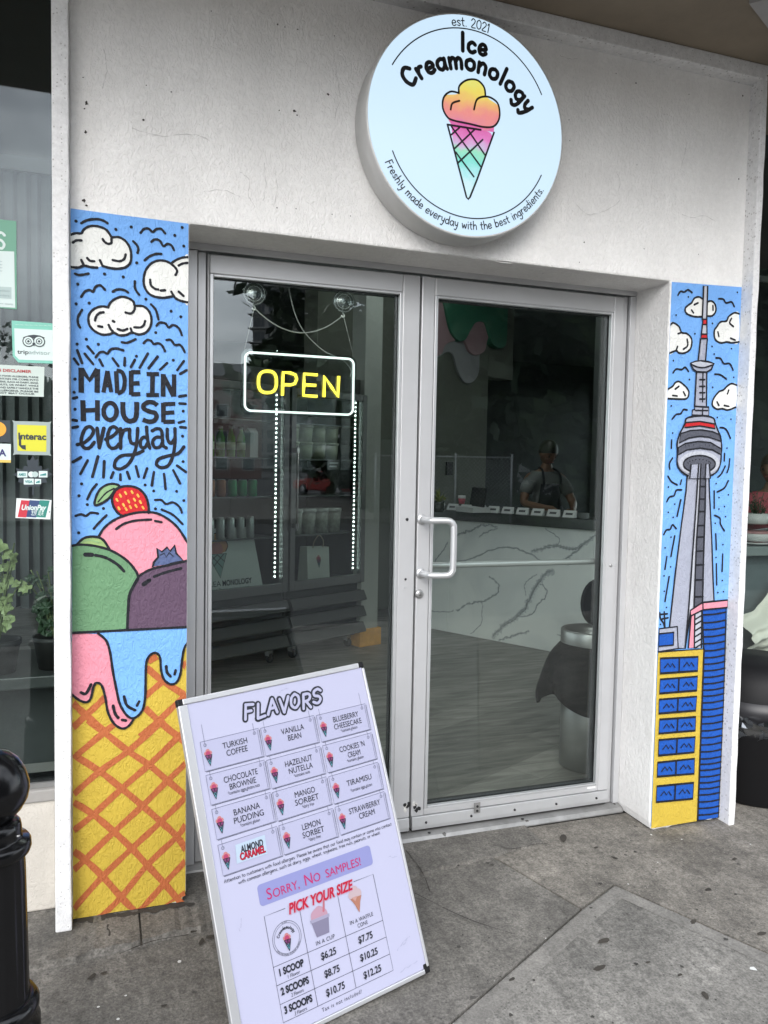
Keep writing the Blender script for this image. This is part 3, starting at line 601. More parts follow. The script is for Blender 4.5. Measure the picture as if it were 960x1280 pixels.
clouds(ZE, [(r1a + r1b, [r1a, r1b, [(370,255),(380,270)], [(385,225),(405,215)], [(487,230),(488,255)]]), (r2, [r2, [(315,378),(295,385)], [(345,415),(348,450),(325,470)], [(285,478),(292,455)]]), (r3, [r3, [(590,300),(580,325),(600,345)], [(515,375),(520,400)], [(585,410),(610,420)]]), (r4, [r4, [(280,690),(300,675)], [(325,705),(335,725)], [(265,725),(290,728)]]), (r5, [r5, [(575,695),(568,715)], [(510,760),(520,780)], [(550,780),(575,785)]])], mural_r, wE)
d2 = Paint(FACM)
for l in [[(295,172),(310,152),(330,155),(350,143),(372,158)],[(520,192),(545,195),(560,215),(590,210),(605,235)],[(505,518),(530,522),(548,550),(580,550),(598,585)],[(268,600),(285,580),(315,582),(335,570),(352,592)],[(497,608),(525,610),(545,622),(562,635)],[(263,855),(285,830),(310,825),(325,803),(345,805)],[(527,902),(550,905),(568,925),(583,960)],[(260,970),(258,1015)],[(265,1070),(248,1100),(250,1130)],[(240,1170),(260,1200),(290,1217)],[(315,1190),(308,1215)],[(552,1045),(550,1085)],[(580,1075),(575,1120),(565,1150)],[(555,1115),(535,1155),(515,1175)],[(572,1195),(550,1235),(510,1257)]]:
    d2.stroke(ZE.L(l), wE, P_INK, 3)
for l in [[(282,250),(300,220),(330,210),(345,175),(380,172)],[(375,238),(350,348)],[(262,470),(280,440),(305,435),(320,405),(345,430)],[(335,480),(310,615)],[(283,615),(270,700)],[(298,750),(270,915)],[(598,180),(598,295)],[(690,112),(665,160),(618,185)],[(600,342),(635,360),(640,400),(665,445)],[(608,465),(612,570)],[(655,600),(650,715)],[(613,665),(615,805)],[(235,990),(240,1030),(260,1060),(268,1090)],[(265,985),(270,1090)],[(240,1002),(285,998)],[(250,1032),(290,1025)]]:
    d2.stroke(ZF.L(l), wE, P_INK, 3)
for p in [(352,182),(622,157),(285,282),(388,385),(485,328),(483,455),(495,497),(590,467),(270,533),(358,637),(602,625),(486,680),(258,782),(512,846),(587,856),(266,932),(565,1015)]: d2.dot(ZE(*p), .0036, P_INK, 3, sx=1.1)
for p in [(293,153),(335,267),(292,322),(325,355),(310,487),(271,558),(308,685),(264,745),(265,848),(280,955),(240,1068),(611,130),(630,223),(692,205),(630,300),(667,283),(605,395),(674,350),(656,537),(610,622),(652,776),(622,856),(660,850)]: d2.dot(ZF(*p), .0036, P_INK, 3, sx=1.1)
d2.build('sky_marks', mural_r, fixn=False)
tw = Paint(FACM)
def blk(Z, pts, mat, layer=3, smooth=0, w=wE, closed=True, ol=True):
    tw.poly(Z.L(pts), mat, layer, smooth)
    if ol: tw.stroke(Z.L(pts), w, P_INK, layer + 1, smooth, closed=closed)
blk(ZF, [(424,-20),(560,-20),(567,200),(582,500),(590,750),(597,910),(515,925),(440,985),(405,1228),(355,1228),(300,1085),(340,720),(375,440),(410,180)], P_GREY, 2)
tw.poly(ZF.L([(494,-15),(512,-15),(496,250),(480,520),(462,960),(428,1000),(410,1220),(402,1222),(427,950),(457,530),(480,200)]), P_LGREY, 3)
tw.poly(ZF.L([(505,-15),(540,-15),(535,300),(525,620),(518,925),(462,955),(478,520),(496,250)]), P_DGREY, 4)
for l in [[(494,-15),(480,200),(457,530),(427,950),(402,1225)],[(507,-15),(496,250),(478,520),(461,955)],[(541,-15),(535,300),(525,620),(518,925)]]: tw.stroke(ZF.L(l), wE, P_INK, 5)
for y in (85,148,232,315,408,485,578,670,770,882): tw.stroke(ZF.L([(505 - (y / 950) * 42, y + 2), (539 - y * .021, y)]), wE * .9, P_INK, 6, 0)
blk(ZE, [(435,122),(457,122),(452,308),(427,310)], P_LGREY, 4); blk(ZE, [(430,305),(452,305),(452,335),(428,335)], P_RED, 5); blk(ZE, [(428,335),(452,335),(453,388),(422,388)], P_LGREY, 4)
blk(ZE, [(421,388),(453,388),(454,412),(418,412)], P_RED, 5); blk(ZE, [(418,412),(455,412),(445,534),(405,532)], P_GREY, 4); tw.stroke(ZE.L([(428,435),(420,505)]), wE * .5, P_LGREY, 5)
blk(ZE, [(395,592),(452,595),(450,790),(385,787)], P_GREY, 4); tw.stroke(ZE.L([(430,600),(428,760)]), wE * .8, P_INK, 6)
for y in (638,675,710,745): tw.stroke(ZE.L([(412,y),(440,y)]), wE * .9, P_INK, 6)
blk(ZE, [(360,548),(390,538),(420,535),(460,540),(490,550),(475,582),(450,597),(395,595),(375,580)], P_GREY, 6); tw.poly(ZE.L([(362,550),(390,541),(420,538),(460,543),(487,552),(465,562),(430,570),(395,566)]), P_LGREY, 7); tw.stroke(ZE.L([(364,553),(395,568),(435,572),(485,556)]), wE * .8, P_INK, 8)
blk(ZE, [(385,785),(462,790),(462,838),(370,834),(372,805),(384,803)], P_GREY, 5); tw.stroke(ZE.L([(388,808),(455,808)]), wE * .8, P_INK, 7); tw.stroke(ZE.L([(428,795),(426,830)]), wE * .8, P_INK, 7)
pod = [(345,848),(330,880),(318,905),(300,940),(287,990),(290,1040),(287,1090),(300,1130),(340,1163),(400,1173),(460,1170),(505,1145),(525,1100),(530,1050),(532,1000),(525,950),(510,915),(497,880),(485,850),(430,838)]
blk(ZE, pod, P_GREY, 6, 4)
for pts, mt in [([(333,875),(410,868),(490,882),(496,908),(410,893),(326,902)], P_RED), ([(305,935),(360,918),(420,915),(480,925),(517,940),(527,978),(460,955),(410,950),(350,960),(296,987)], P_DGREY), ([(292,1012),(330,990),(400,978),(470,985),(529,1020),(528,1052),(480,1025),(410,1015),(340,1025),(291,1052)], P_DGREY)]:
    tw.poly(ZE.L(pts), mt, 8); tw.stroke(ZE.L(pts), wE * .8, P_INK, 9, 0, closed=True)
tw.poly([ZE(408 + 112 * math.cos(t), 1098 + 66 * math.sin(t)) for t in [2 * math.pi * i / 28 for i in range(28)]], P_LGREY, 8)
el = [ZE(407 + 88 * math.cos(t), 1103 + 47 * math.sin(t)) for t in [2 * math.pi * i / 28 for i in range(28)]]
tw.poly(el, P_DGREY, 9); tw.stroke(el, wE * .9, P_INK, 10, 0, closed=True)
for i in range(9):
    t = R(200 + 140 * i / 8); tw.dot(ZE(407 + 66 * math.cos(t), 1108 + 31 * math.sin(t)), .0026, P_INK, 10)
for x in (330,350,375,440,462,482): tw.dot(ZE(x, 1003 - (abs(x - 407) < 50) * 5), .002, P_INK, 10)
tw.poly(ZE.L([(360,1108),(400,1104),(410,1104),(462,1104),(466,1180),(345,1180)]), P_GREY, 10); tw.poly(ZE.L([(414,1104),(440,1104),(436,1180),(410,1180)]), P_DGREY, 11)
for l in [[(360,1108),(352,1180)],[(402,1104),(396,1180)],[(414,1104),(409,1180)],[(441,1104),(437,1180)],[(460,1106),(465,1180)]]: tw.stroke(ZE.L(l), wE * .9, P_INK, 12)
tw.build('tower', mural_r, fixn=False)
tw = Paint(FACM)
blk(ZG, [(388,82),(508,70),(506,160),(497,560),(478,1132),(360,1156),(395,285)], P_COB, 3, closed=True)
for i, y in enumerate([105,145,180,215,250,285,320,352,385,418,450,482,512,545,580,615,650,685,720,755,790,825,852,882,915,945,975,1005,1040,1072,1105,1132]):
    xl = 388 if y < 280 else 397 - (y - 285) * .038; xr = 508 - (y - 70) * .028
    tw.stroke(ZG.L([(xl, y + 8), ((xl + xr) / 2, y + 5), (xr, y - 6)]), wE * .95, P_INK, 5)
blk(ZF, [(435,975),(515,922),(684,905),(682,955),(520,970),(440,1010)], P_PINK, 6); tw.stroke(ZF.L([(518,922),(518,968)]), wE * .8, P_INK, 8)
blk(ZF, [(440,1010),(466,995),(462,1222),(423,1226)], P_PINK, 5); blk(ZF, [(466,995),(514,970),(510,1226),(463,1224)], P_LGREY, 4)
for y in (1020,1055,1095,1135,1175,1210): tw.stroke(ZF.L([(467, y + 14), (512, y - 14)]), wE * .9, P_INK, 7)
tw.build('blue_block', mural_r, fixn=False)
tw = Paint(FACM)
blk(ZF, [(214,1098),(350,1082),(356,1228),(214,1250)], P_GREY, 4); blk(ZF, [(214,1131),(325,1120),(322,1204),(214,1214)], P_COB, 6)
tw.build('grey_block', mural_r, fixn=False)
tw = Paint(FACM)
yb = [(160,298),(395,283),(362,1156),(250,1172),(131,1186)]
tw.poly(ZG.L(yb), P_YEL, 5); tw.stroke(ZG.L(yb[:3]), wE * 1.1, P_INK, 7, 0)
for a, b2, c, d in [((175,330),(365,322),(362,392),(175,405)),((175,435),(362,420),(358,490),(172,505)),((170,535),(358,520),(352,590),(168,605)),((172,635),(353,622),(350,690),(168,705)),((168,737),(350,722),(345,798),(166,815)),((162,850),(347,830),(345,905),(160,920)),((158,968),(342,950),(338,1030),(155,1047))]:
    blk(ZG, [a, b2, c, d], P_COB, 7, w=wE * 1.2)
    mxx = ((a[0] + b2[0]) / 2, (a[1] + b2[1]) / 2); mm_ = ((c[0] + d[0]) / 2, (c[1] + d[1]) / 2); tw.stroke(ZG.L([mxx, mm_]), wE, P_INK, 9)
    for q in (.25, .75):
        cx = a[0] + (b2[0] - a[0]) * q; cy = (a[1] + d[1]) / 2 + ((b2[1] + c[1]) - (a[1] + d[1])) / 2 * q
        tw.stroke(ZG.L([(cx - 26, cy + 11), (cx - 10, cy - 10), (cx + 2, cy + 8), (cx + 12, cy - 10), (cx + 25, cy + 9)]), wE * .75, P_INK, 9, 0)
tw.build('yellow_block', mural_r, fixn=False)

# ------------------------------------------------------------------ canopy over the pavement
can = thing('canopy', 'brown stucco canopy soffit above the white shopfront wall', 'canopy', (1.5, -.6, 3.03))
c = MB(); c.prism([(-3.6, .45), (-3.6, -1.08), (7.2, -1.08), (7.2, .45)], 3.036, 3.40, soffit_m, 'xy'); c.build('soffit', can, bevel=.006)
c = MB(); grey_b = mk('grey_render', (.36, .35, .34), .9, bump=[('noise', 60, .3, .003)], var=.08)
c.prism([(2.06, -.382), (2.47, -.165), (2.9, -.4), (2.5, -.9)], 3.018, 3.035, grey_b, 'xy'); c.build('ceiling_patch', can)
c = MB(); c.box((-3.6, .10, 3.036), (-.13, .16, 3.2), plastic_black); 

# ------------------------------------------------------------------ glass doors
dfm = thing('door_frame', 'grey aluminium frame and sill round the double glass doors', 'door frame', (1.18, .22, 0))
f = MB()
for x0, x1, y0, y1 in [(.272, .318, .205, .30), (.322, .3485, .222, .30), (2.064, 2.0915, .205, .30), (2.040, 2.060, .222, .30)]: f.box((x0, y0, .03), (x1, y1, 2.161), alu)
f.box((.272, .203, 2.1635), (2.0915, .30, 2.1865), alu); f.box((.319, .23, .03), (.3215, .295, 2.16), black); f.box((2.0605, .23, .03), (2.0635, .295, 2.16), black)
f.box((.35, .262, .03), (2.04, .30, .036), black)
f.build('jambs', dfm, bevel=.003)
f = MB(); f.prism([(.168, .008), (.178, .022), (.205, .029), (.300, .029), (.300, .002), (.168, .002)], .272, 2.0915, alu_dirty, 'yz'); f.build('threshold', dfm, bevel=.002)
f = MB()
for x in (1.21, 1.62, .92): f.lathe([(.0001, -.001), (.006, -.001), (.006, .0012), (.0001, .0018)], black, (x, .19, .0275), 10)
f.build('screws', dfm)
def leaf(name, label, x0, x1, g0, g1):
    d = thing(name, label, 'door', ((x0 + x1) / 2, .23, .04))
    y0, y1 = .207, .252
    f = MB()
    f.box((x0, y0, .092), (g0 - .006, y1, 2.155), alu); f.box((g1 + .006, y0, .092), (x1, y1, 2.155), alu)
    f.box((g0 - .0055, y0 + .0004, 2.089), (g1 + .0055, y1, 2.1545), alu); f.box((g0 - .0055, y0 + .0004, .0925), (g1 + .0055, y1, .118), alu)
    f.build('leaf_frame', d, bevel=.0035)
    f = MB(); a, b2 = .2045, .224
    f.box((g0 - .0052, a, .119), (g0 + .0075, b2, 2.0885), alu2); f.box((g1 - .0075, a, .119), (g1 + .0052, b2, 2.0885), alu2)
    f.box((g0 + .008, a, 2.079), (g1 - .008, b2, 2.0885), alu2); f.box((g0 + .008, a, .119), (g1 - .008, b2, .127), alu2)
    f.build('glazing_bead', d, bevel=.002)
    f = MB(); f.box((g0 + .0015, .2275, .121), (g1 - .0015, .2315, 2.087), door_glass); f.build('pane', d)
    f = MB()
    for (p, q, r_, s_) in [(g0 - .005, g0 + .009, .119, 2.088), (g1 - .009, g1 + .005, .119, 2.088)]: f.box((p, .2325, r_), (q, .262, s_), black)
    f.box((g0 + .0095, .2325, 2.076), (g1 - .0095, .262, 2.088), black); f.box((g0 + .0095, .2325, .119), (g1 - .0095, .262, .129), black)
    f.build('gasket_shade', d)  # black strips put the shade on the inner stile returns into the colour
    f = MB(); f.prism([(.2005, .040), (.1985, .055), (.2015, .0905), (.252, .0905), (.252, .040)], x0 + .002, x1 - .002, alu2, 'yz'); f.box((x0 + .004, .212, .0315), (x1 - .004, .250, .0398), black)
    sw_ = f.build('bottom_sweep', d, bevel=.0015)
    f = MB()
    nsc = 5
    for i in range(nsc):
        x = x0 + .06 + (x1 - x0 - .12) * i / (nsc - 1); f.lathe([(.0001, -.0035), (.0045, -.003), (.005, .001), (.0001, .001)], black, (x, .1985, .066), 10, 'y')
    f.build('screw', sw_)
    return d
dl_ = leaf('glass_door', 'left glass door with the lit neon sign hanging behind its pane', .352, 1.1315, .365, 1.058)
dr_ = leaf('glass_door', 'right glass door with a pull handle and a bar across its pane', 1.1395, 2.036, 1.198, 1.981)
f = MB(); f.lathe([(.0001, -.001), (.006, -.001), (.006, .001), (.0001, .001)], black, (1.097, .2062, 1.247), 12, 'y'); f.lathe([(.0001, -.001), (.0045, -.001), (.0045, .001), (.0001, .001)], black, (1.096, .2062, 1.02), 12, 'y'); f.box((1.092, .2055, .985), (1.104, .2065, .99), alu2)
f.build('screw_hole', dl_)
satin = mk('satin_silver', (.60, .61, .62), .38, .7)
f = MB(); q = [(1.157, .215, 1.247), (1.160, .17, 1.247), (1.170, .140, 1.247), (1.215, .128, 1.247), (1.238, .124, 1.244), (1.2495, .122, 1.232), (1.2525, .1215, 1.21), (1.2525, .1215, 1.08), (1.2495, .122, 1.056), (1.238, .124, 1.044), (1.215, .128, 1.041), (1.170, .140, 1.041), (1.160, .17, 1.041), (1.157, .215, 1.041)]
f.tube(crom(q, 5), .0125, satin, 16); f.lathe([(.0001, -.006), (.019, -.006), (.02, .001), (.0001, .001)], satin, (1.157, .2065, 1.247), 20, 'y'); f.lathe([(.0001, -.006), (.019, -.006), (.02, .001), (.0001, .001)], satin, (1.157, .2065, 1.041), 20, 'y')
f.build('pull_handle', dr_)
f = MB(); f.tube(crom([(1.170, .253, 1.057), (1.175, .283, 1.057), (1.20, .298, 1.057), (1.4, .30, 1.057), (1.7, .30, 1.057), (1.98, .298, 1.057), (2.005, .283, 1.057), (2.008, .253, 1.057)], 4), .0125, satin, 14); f.build('push_bar', dr_)
f = MB(); f.lathe([(.0001, -.009), (.013, -.009), (.0165, -.006), (.0175, .0005), (.0001, .0005)], steel, (1.152, .2065, .962), 24, 'y'); f.lathe([(.0001, -.0015), (.007, -.0015), (.0075, .001)], alu_dirty, (1.152, .1975, .962), 16, 'y'); f.box((1.151, .1957, .957), (1.153, .1962, .967), black); f.build('lock_cylinder', dr_)
f = MB(); f.lathe([(.0001, -.002), (.006, -.002), (.007, .001), (.0001, .001)], steel, (2.012, .2065, 1.05), 12, 'y'); f.box((1.935, .2062, .142 - .035), (1.975, .2068, .150 - .035), mk('tape_label', (.75, .75, .74), .6)); f.build('screw_plate', dr_)
wornp = Paint(lambda a, b, h: (a, .2066 - h, b)); scuff = mk('paint_scrape', (.62, .61, .58), .7, var=.5, vscale=60); rr = random.Random(5)
for cx in (1.118, 1.16):
    for i in range(5): 
        x, z = cx + rr.uniform(-.012, .012), .125 + rr.uniform(-.022, .022)
        wornp.poly([(x + rr.uniform(.5, 1) * .010 * math.cos(a), z + rr.uniform(.5, 1) * .012 * math.sin(a)) for a in [k * .78 for k in range(8)]], scuff if i % 2 else black, 1)
wornp.build('scrapes', dr_, fixn=False)
f = MB(); f.box((1.405, .196, .075), (1.432, .2, .118), alu_dirty); f.lathe([(.0001, -.002), (.005, -.002), (.005, .002)], black, (1.418, .195, .103), 10, 'y'); f.lathe([(.0001, -.002), (.005, -.002), (.005, .002)], black, (1.418, .195, .085), 10, 'y'); f.build('bolt_plate', dr_, bevel=.001)

# ------------------------------------------------------------------ round backlit sign
SC = Vector((1.161, -.1205, 2.575)); SR = .3616
sign = thing('round_sign', 'round backlit white sign with an ice cream cone above the doors', 'sign', SC)
b = MB(); b.lathe([(SR - .012, .1195), (SR - .001, .112), (SR, .02), (SR - .001, .003), (SR - .004, -.001), (SR - .009, .001)], mk('sign_can', (.58, .58, .57), .45, .2, var=.06), SC, 96, 'y'); b.build('drum', sign)
face_m = emis('sign_face', (.64, .83, 1.0), .365)
b = MB(); b.lathe([(.0001, .0), (SR - .008, .0), (SR - .006, .004), (.0001, .004)], face_m, SC, 96, 'y', smooth=False); fc = b.build('face', sign)
ink_p = mk('black_print', (.008, .008, .01), .35)
FSg = lambda a, b, h: (a, SC.y - .0006 - h, b)
ZH = Zm(430, 0, 3.2, SC.y)
pz = lambda x, y: ZH(x, y)
# watercolour fill, coloured from top to bottom
wc, n, p = nodes_of('watercolour_print'); L = n.links.new
tcn = n.nodes.new('ShaderNodeTexCoord'); sx = n.nodes.new('ShaderNodeSeparateXYZ'); nz2 = n.nodes.new('ShaderNodeTexNoise'); nz2.inputs['Scale'].default_value = 26; nz2.inputs['Detail'].default_value = 5
L(tcn.outputs['Object'], sx.inputs[0]); L(tcn.outputs['Object'], nz2.inputs['Vector'])
ma = n.nodes.new('ShaderNodeMath'); ma.operation = 'MULTIPLY_ADD'; ma.inputs[1].default_value = .07; L(nz2.outputs['Fac'], ma.inputs[0]); L(sx.outputs[2], ma.inputs[2])
mr_ = n.nodes.new('ShaderNodeMapRange'); mr_.inputs[1].default_value = -.152; mr_.inputs[2].default_value = .205; L(ma.outputs[0], mr_.inputs[0])
cr = n.nodes.new('ShaderNodeValToRGB'); e = cr.color_ramp.elements
for pos, colr in [(.0, (.58, .9, .98)), (.10, (.35, .85, .90)), (.20, (.12, .78, .68)), (.30, (.25, .80, .50)), (.345, (.62, .45, .75)), (.42, (.80, .12, .55)), (.52, (.72, .03, .38)), (.57, (.85, .20, .25)), (.64, (.92, .22, .20)), (.73, (.95, .42, .12)), (.85, (.95, .78, .06)), (1.0, (.85, .92, .2))]:
    if pos in (0, 1.0): q = e[0] if pos == 0 else e[len(e) - 1]
    else: q = e.new(pos)
    q.color = (*colr, 1)
L(mr_.outputs[0], cr.inputs[0]); L(cr.outputs[0], p.inputs['Emission Color']); p.inputs['Emission Strength'].default_value = .30; p.inputs['Base Color'].default_value = (.2, .2, .2, 1); p.inputs['Roughness'].default_value = .3
lg = Paint(FSg)
lg.poly([pz(*q) for q in crom([(455,375),(470,335),(520,318),(560,345),(572,390),(620,430),(612,490),(560,508),(480,492),(425,480),(398,440),(402,385)], 5, True)], wc, 1)
lg.poly([pz(*q) for q in crom([(430,505),(450,497),(545,518),(592,545),(562,640),(520,760),(492,796),(462,690),(440,590)], 4, True)], wc, 1)
lg.poly([pz(*q) for q in [(415,478),(500,492),(600,505),(598,530),(545,520),(430,502)]], wc, 1)
lg.build('colour_wash', fc, fixn=False)
lg = Paint(FSg); wl = 8.2 * .00079
for l in [[(458,375),(460,345),(490,322),(530,322),(558,350),(564,388)],[(458,374),(425,368),(398,390),(393,430),(408,465),(432,482),(500,497),(560,510),(600,505),(620,470),(615,420),(590,395),(560,388),(530,400),(518,440)],[(425,440),(432,415),(460,405)]]: lg.stroke([pz(*q) for q in l], wl, ink_p, 3, jit=.02)
for l in [[(412,500),(545,521)],[(412,500),(470,720),(488,790),(495,798),(502,790),(530,720),(598,532)]]: lg.stroke([pz(*q) for q in l], wl, ink_p, 3, 0, jit=.02)
for l in [[(428,508),(545,668)],[(490,515),(562,622)],[(445,610),(517,708)],[(428,540),(460,512)],[(438,598),(520,520)],[(452,655),(553,560)]]: lg.stroke([pz(*q) for q in l], wl * .9, ink_p, 3, 0, jit=.02)
lg.build('cone_outline', fc, fixn=False)
lg = Paint(FSg)
def arcpt(r, deg): t = R(deg); return (SC.x + r * math.cos(t), SC.z + r * math.sin(t))
def zang(x, y): a, b = pz(x, y); return math.degrees(math.atan2(b - SC.z, a - SC.x)), math.hypot(a - SC.x, b - SC.z)
for (x0, y0), (x1, y1) in [((192,260), (788,380)), ((193,605), (787,702))]:
    a0, r0 = zang(x0, y0); a1, r1 = zang(x1, y1)
    if y0 > 500: a0 %= 360; a1 %= 360
    lg.stroke([arcpt(r0 + (r1 - r0) * i / 40, a0 + (a1 - a0) * i / 40) for i in range(41)], 5.2 * .00079, ink_p, 3, 0, jit=.0)
lg.build('rules', fc, fixn=False)
lg = Paint(FSg)
ac, rc = zang(520, 262); at_, rt = zang(505, 92); ab, rb = zang(530, 905); al, r_l = zang(290, 340)
top_arc = lambda r, mid: (lambda s, up: (SC.x + (r + up) * math.cos(R(mid) - s / r), SC.z + (r + up) * math.sin(R(mid) - s / r)))
bot_arc = lambda r, mid: (lambda s, up: (SC.x + (r - up) * math.cos(R(mid) + s / r), SC.z + (r - up) * math.sin(R(mid) + s / r)))
dt = Paint(FSg); hand(dt, 'est. 2021', top_arc(.317, zang(505, 92)[0]), .0170, .0036, ink_p, 3, 4, .12)
dt.build('date_lettering', fc, fixn=False); hand(lg, 'Ice', lambda s, up: (pz(517, 214)[0] + s, pz(517, 214)[1] + up), .0325, .0138, ink_p, 3, 6, .30)
pA, pB, pC = Vector(pz(266, 350)), Vector(pz(488, 279)), Vector(pz(724, 452))
dd = 2 * (pA.x * (pB.y - pC.y) + pB.x * (pC.y - pA.y) + pC.x * (pA.y - pB.y))
oc_ = Vector(((pA.length_squared * (pB.y - pC.y) + pB.length_squared * (pC.y - pA.y) + pC.length_squared * (pA.y - pB.y)) / dd, (pA.length_squared * (pC.x - pB.x) + pB.length_squared * (pA.x - pC.x) + pC.length_squared * (pB.x - pA.x)) / dd))
r_c = (pA - oc_).length; tA = math.atan2(pA.y - oc_.y, pA.x - oc_.x); tC = math.atan2(pC.y - oc_.y, pC.x - oc_.x)
hand(lg, 'Creamonology', lambda s, up: (oc_.x + (r_c + up) * math.cos((tA + tC) / 2 - s / r_c), oc_.y + (r_c + up) * math.sin((tA + tC) / 2 - s / r_c)), .033, .0138, ink_p, 3, 6, .30, width=(tA - tC) * r_c + .006)
lg.build('name_lettering', fc, fixn=False); lg = Paint(FSg)
a0, r0 = zang(185, 640); a1, r1 = zang(800, 765); a0 %= 360; a1 %= 360
rm = .3335
hand(lg, 'Freshly made everyday with the best ingredients.', bot_arc(rm, (a0 + a1) / 2), .0152, .0036, ink_p, 3, 4, .18, width=R(a1 - a0) * rm)
lg.build('tagline_lettering', fc, fixn=False)

# ------------------------------------------------------------------ neon OPEN sign hanging behind the left pane, on two suction cups
NY = .272
neon = thing('neon_sign', 'lit yellow neon sign in a white tube border behind the left pane', 'neon sign', (.69, NY, 1.63))
ZN = Zm(230, 300, 3.2, NY)
n3 = lambda pts: [(a, NY - .004, b) for a, b in [ZN(*q) for q in pts]]
b = MB(); cs = [ZN(*q) for q in [(228,430),(690,465),(690,712),(228,700)]]
x0, x1 = (cs[0][0] + cs[3][0]) / 2, (cs[1][0] + cs[2][0]) / 2; z1, z0 = (cs[0][1] + cs[1][1]) / 2, (cs[2][1] + cs[3][1]) / 2
def rrect(x0, z0, x1, z1, r, n=5):
    o = []
    for cx, cz, a in ((x1 - r, z1 - r, 0), (x0 + r, z1 - r, 90), (x0 + r, z0 + r, 180), (x1 - r, z0 + r, 270)):
        for k in range(n + 1): t = R(a + 90 * k / n); o.append((cx + r * math.cos(t), cz + r * math.sin(t)))
    return o
b.prism(rrect(x0, z0, x1, z1, .03), NY + .003, NY + .009, glass('acrylic', (.86, .88, .88), 1.2, .01)); b.build('acrylic_panel', neon)
b = MB(); m_ = .0135
b.tube([(a, NY - .004, c_) for a, c_ in rrect(x0 + m_, z0 + m_, x1 - m_, z1 - m_,   .022, 6)], .0038, emis('white_neon', (.86, 1, .98), .7), 10, closed=True); b.build('border_tube', neon)
b = MB(); yel = emis('yellow_neon', (1.0, .82, .07), .95); r_n = .0057
ring = [(333 + 36 * math.copysign(abs(math.cos(t)) ** .75, math.cos(t)), 568 + 43 * math.copysign(abs(math.sin(t)) ** .75, math.sin(t)) + (0) ) for t in [2 * math.pi * i / 28 for i in range(28)]]
b.tube(n3(ring), r_n, yel, 10, closed=True)
b.tube(n3([(393,622),(394,575),(396,530),(425,532),(445,540),(450,557),(442,575),(425,580),(400,579)]), r_n, yel, 10)
b.tube(n3([(533,540),(480,536),(479,580),(477,622),(532,626)]), r_n, yel, 10); b.tube(n3([(480,579),(527,582)]), r_n, yel, 10)
b.tube(n3([(559,628),(561,545),(590,590),(614,628),(618,545)]), r_n, yel, 10); b.build('open_lettering', neon)
b = MB(); wire = mk('clear_cord', (.35, .36, .35), .4)
SU = [Vector((*aty(318, 367, .236)[:2], aty(318, 367, .236).z)), aty(430, 377, .236)]
hk = [s + Vector((.002, .012, -.047)) for s in SU]
b.tube([hk[0], (hk[0] + Vector((x0 + .012, NY, z1))) / 2 + Vector((0, 0, -.002)), (x0 + .012, NY + .004, z1 - .004)], .0012, wire, 6); b.tube([hk[1], (x1 - .012, NY + .004, z1 - .004)], .0012, wire, 6)
b.tube([tuple(hk[0].lerp(hk[1], t)[:2]) + (hk[0].lerp(hk[1], t).z - .25 * .30 * (1 - (2 * t - 1) ** 2),) for t in [i / 16 for i in range(17)]], .0022, wire, 8)
b.build('hanging_cord', neon)
b = MB(); b.tube(crom([(a, NY + .012, c_) for a, c_ in [ZN(*q) for q in [(418,160),(440,270),(480,360),(560,440),(640,480),(672,520),(668,545)]]], 5), .0019, wire, 8); b.build('power_cord', neon)
cup_m = glass('clear_vinyl', (.66, .68, .68), 2.0, .08, .22)
for i, s in enumerate(SU):
    t = thing('suction_cup', ['clear suction cup at the upper left of the left pane, holding the neon sign cord', 'clear suction cup nearer the door middle, holding the neon sign cord'][i], 'suction cup', s, group='suction cups holding the neon sign')
    b = MB(); b.lathe([(.040, -.003), (.041, 0), (.034, .004), (.026, .009), (.016, .012), (.014, .02), (.0001, .021)], cup_m, s, 28, 'y'); b.build('disc', t)
    b = MB(); b.lathe([(.0001, .0205), (.011, .021), (.012, .026), (.0001, .027)], mk('clear_plastic_hub', (.85, .87, .87), .2), s, 16, 'y')
    for r_ in (.026, .037): b.tube([(s.x + r_ * math.cos(a), s.y - .001, s.z + r_ * math.sin(a)) for a in [2 * math.pi * k / 28 for k in range(28)]], .0011, MATS['clear_plastic_hub'], 6, closed=True)
    b.build('hub', t)
    b = MB(); b.tube(crom([(s.x, s.y + .014, s.z - .012), (s.x, s.y + .014, s.z - .036), (s.x + .006, s.y + .013, s.z - .048), (s.x + .001, s.y + .012, s.z - .054), (s.x - .006, s.y + .012, s.z - .048)], 5), .0028, MATS['clear_plastic_hub'], 8); b.build('hook', t)

# ------------------------------------------------------------------ A-frame menu board
TL, TR, BL = Vector((.1988, -.4173, .8015)), Vector((.7705, -.2652, .8319)), Vector((.321, -.7099, -.0301))
BW, BH = (TR - TL).length, (BL - TL).length
BU = (TR - TL) / BW; BV = (BL - TL) / BH; BN = BU.cross(BV).normalized()      # BN points into the board, away from the street
board = thing('sandwich_board', 'white leaning menu board listing ice cream flavours and prices', 'sandwich board', (.6, -.45, -.01))
BP = lambda u, v, h: TL + BU * u + BV * v - BN * h
def bbox(mb, u0, v0, u1, v1, h0, h1, mat):
    vs = [BP(u, v, h) for h in (h0, h1) for u, v in ((u0, v0), (u1, v0), (u1, v1), (u0, v1))]
    mb.add(vs, [(0, 1, 2, 3), (4, 5, 6, 7), (0, 1, 5, 4), (1, 2, 6, 5), (2, 3, 7, 6), (3, 0, 4, 7)], mat)
sheet_m = mk('poster_sheet', (.355, .36, .475), .28, bump=[('noise', 3.5, .12, .01)], spec=.4, var=.012, vscale=3)
b = MB(); bbox(b, .012, .006, BW - .004, BH - .012, -.012, 0, mk('board_back', (.35, .35, .36), .6)); bbox(b, .026, .012, BW - .005, BH - .010, .0005, .0015, sheet_m); b.build('poster', board)
b = MB(); fm = mk('silver_board_frame', (.50, .505, .52), .38, .55, var=.04)
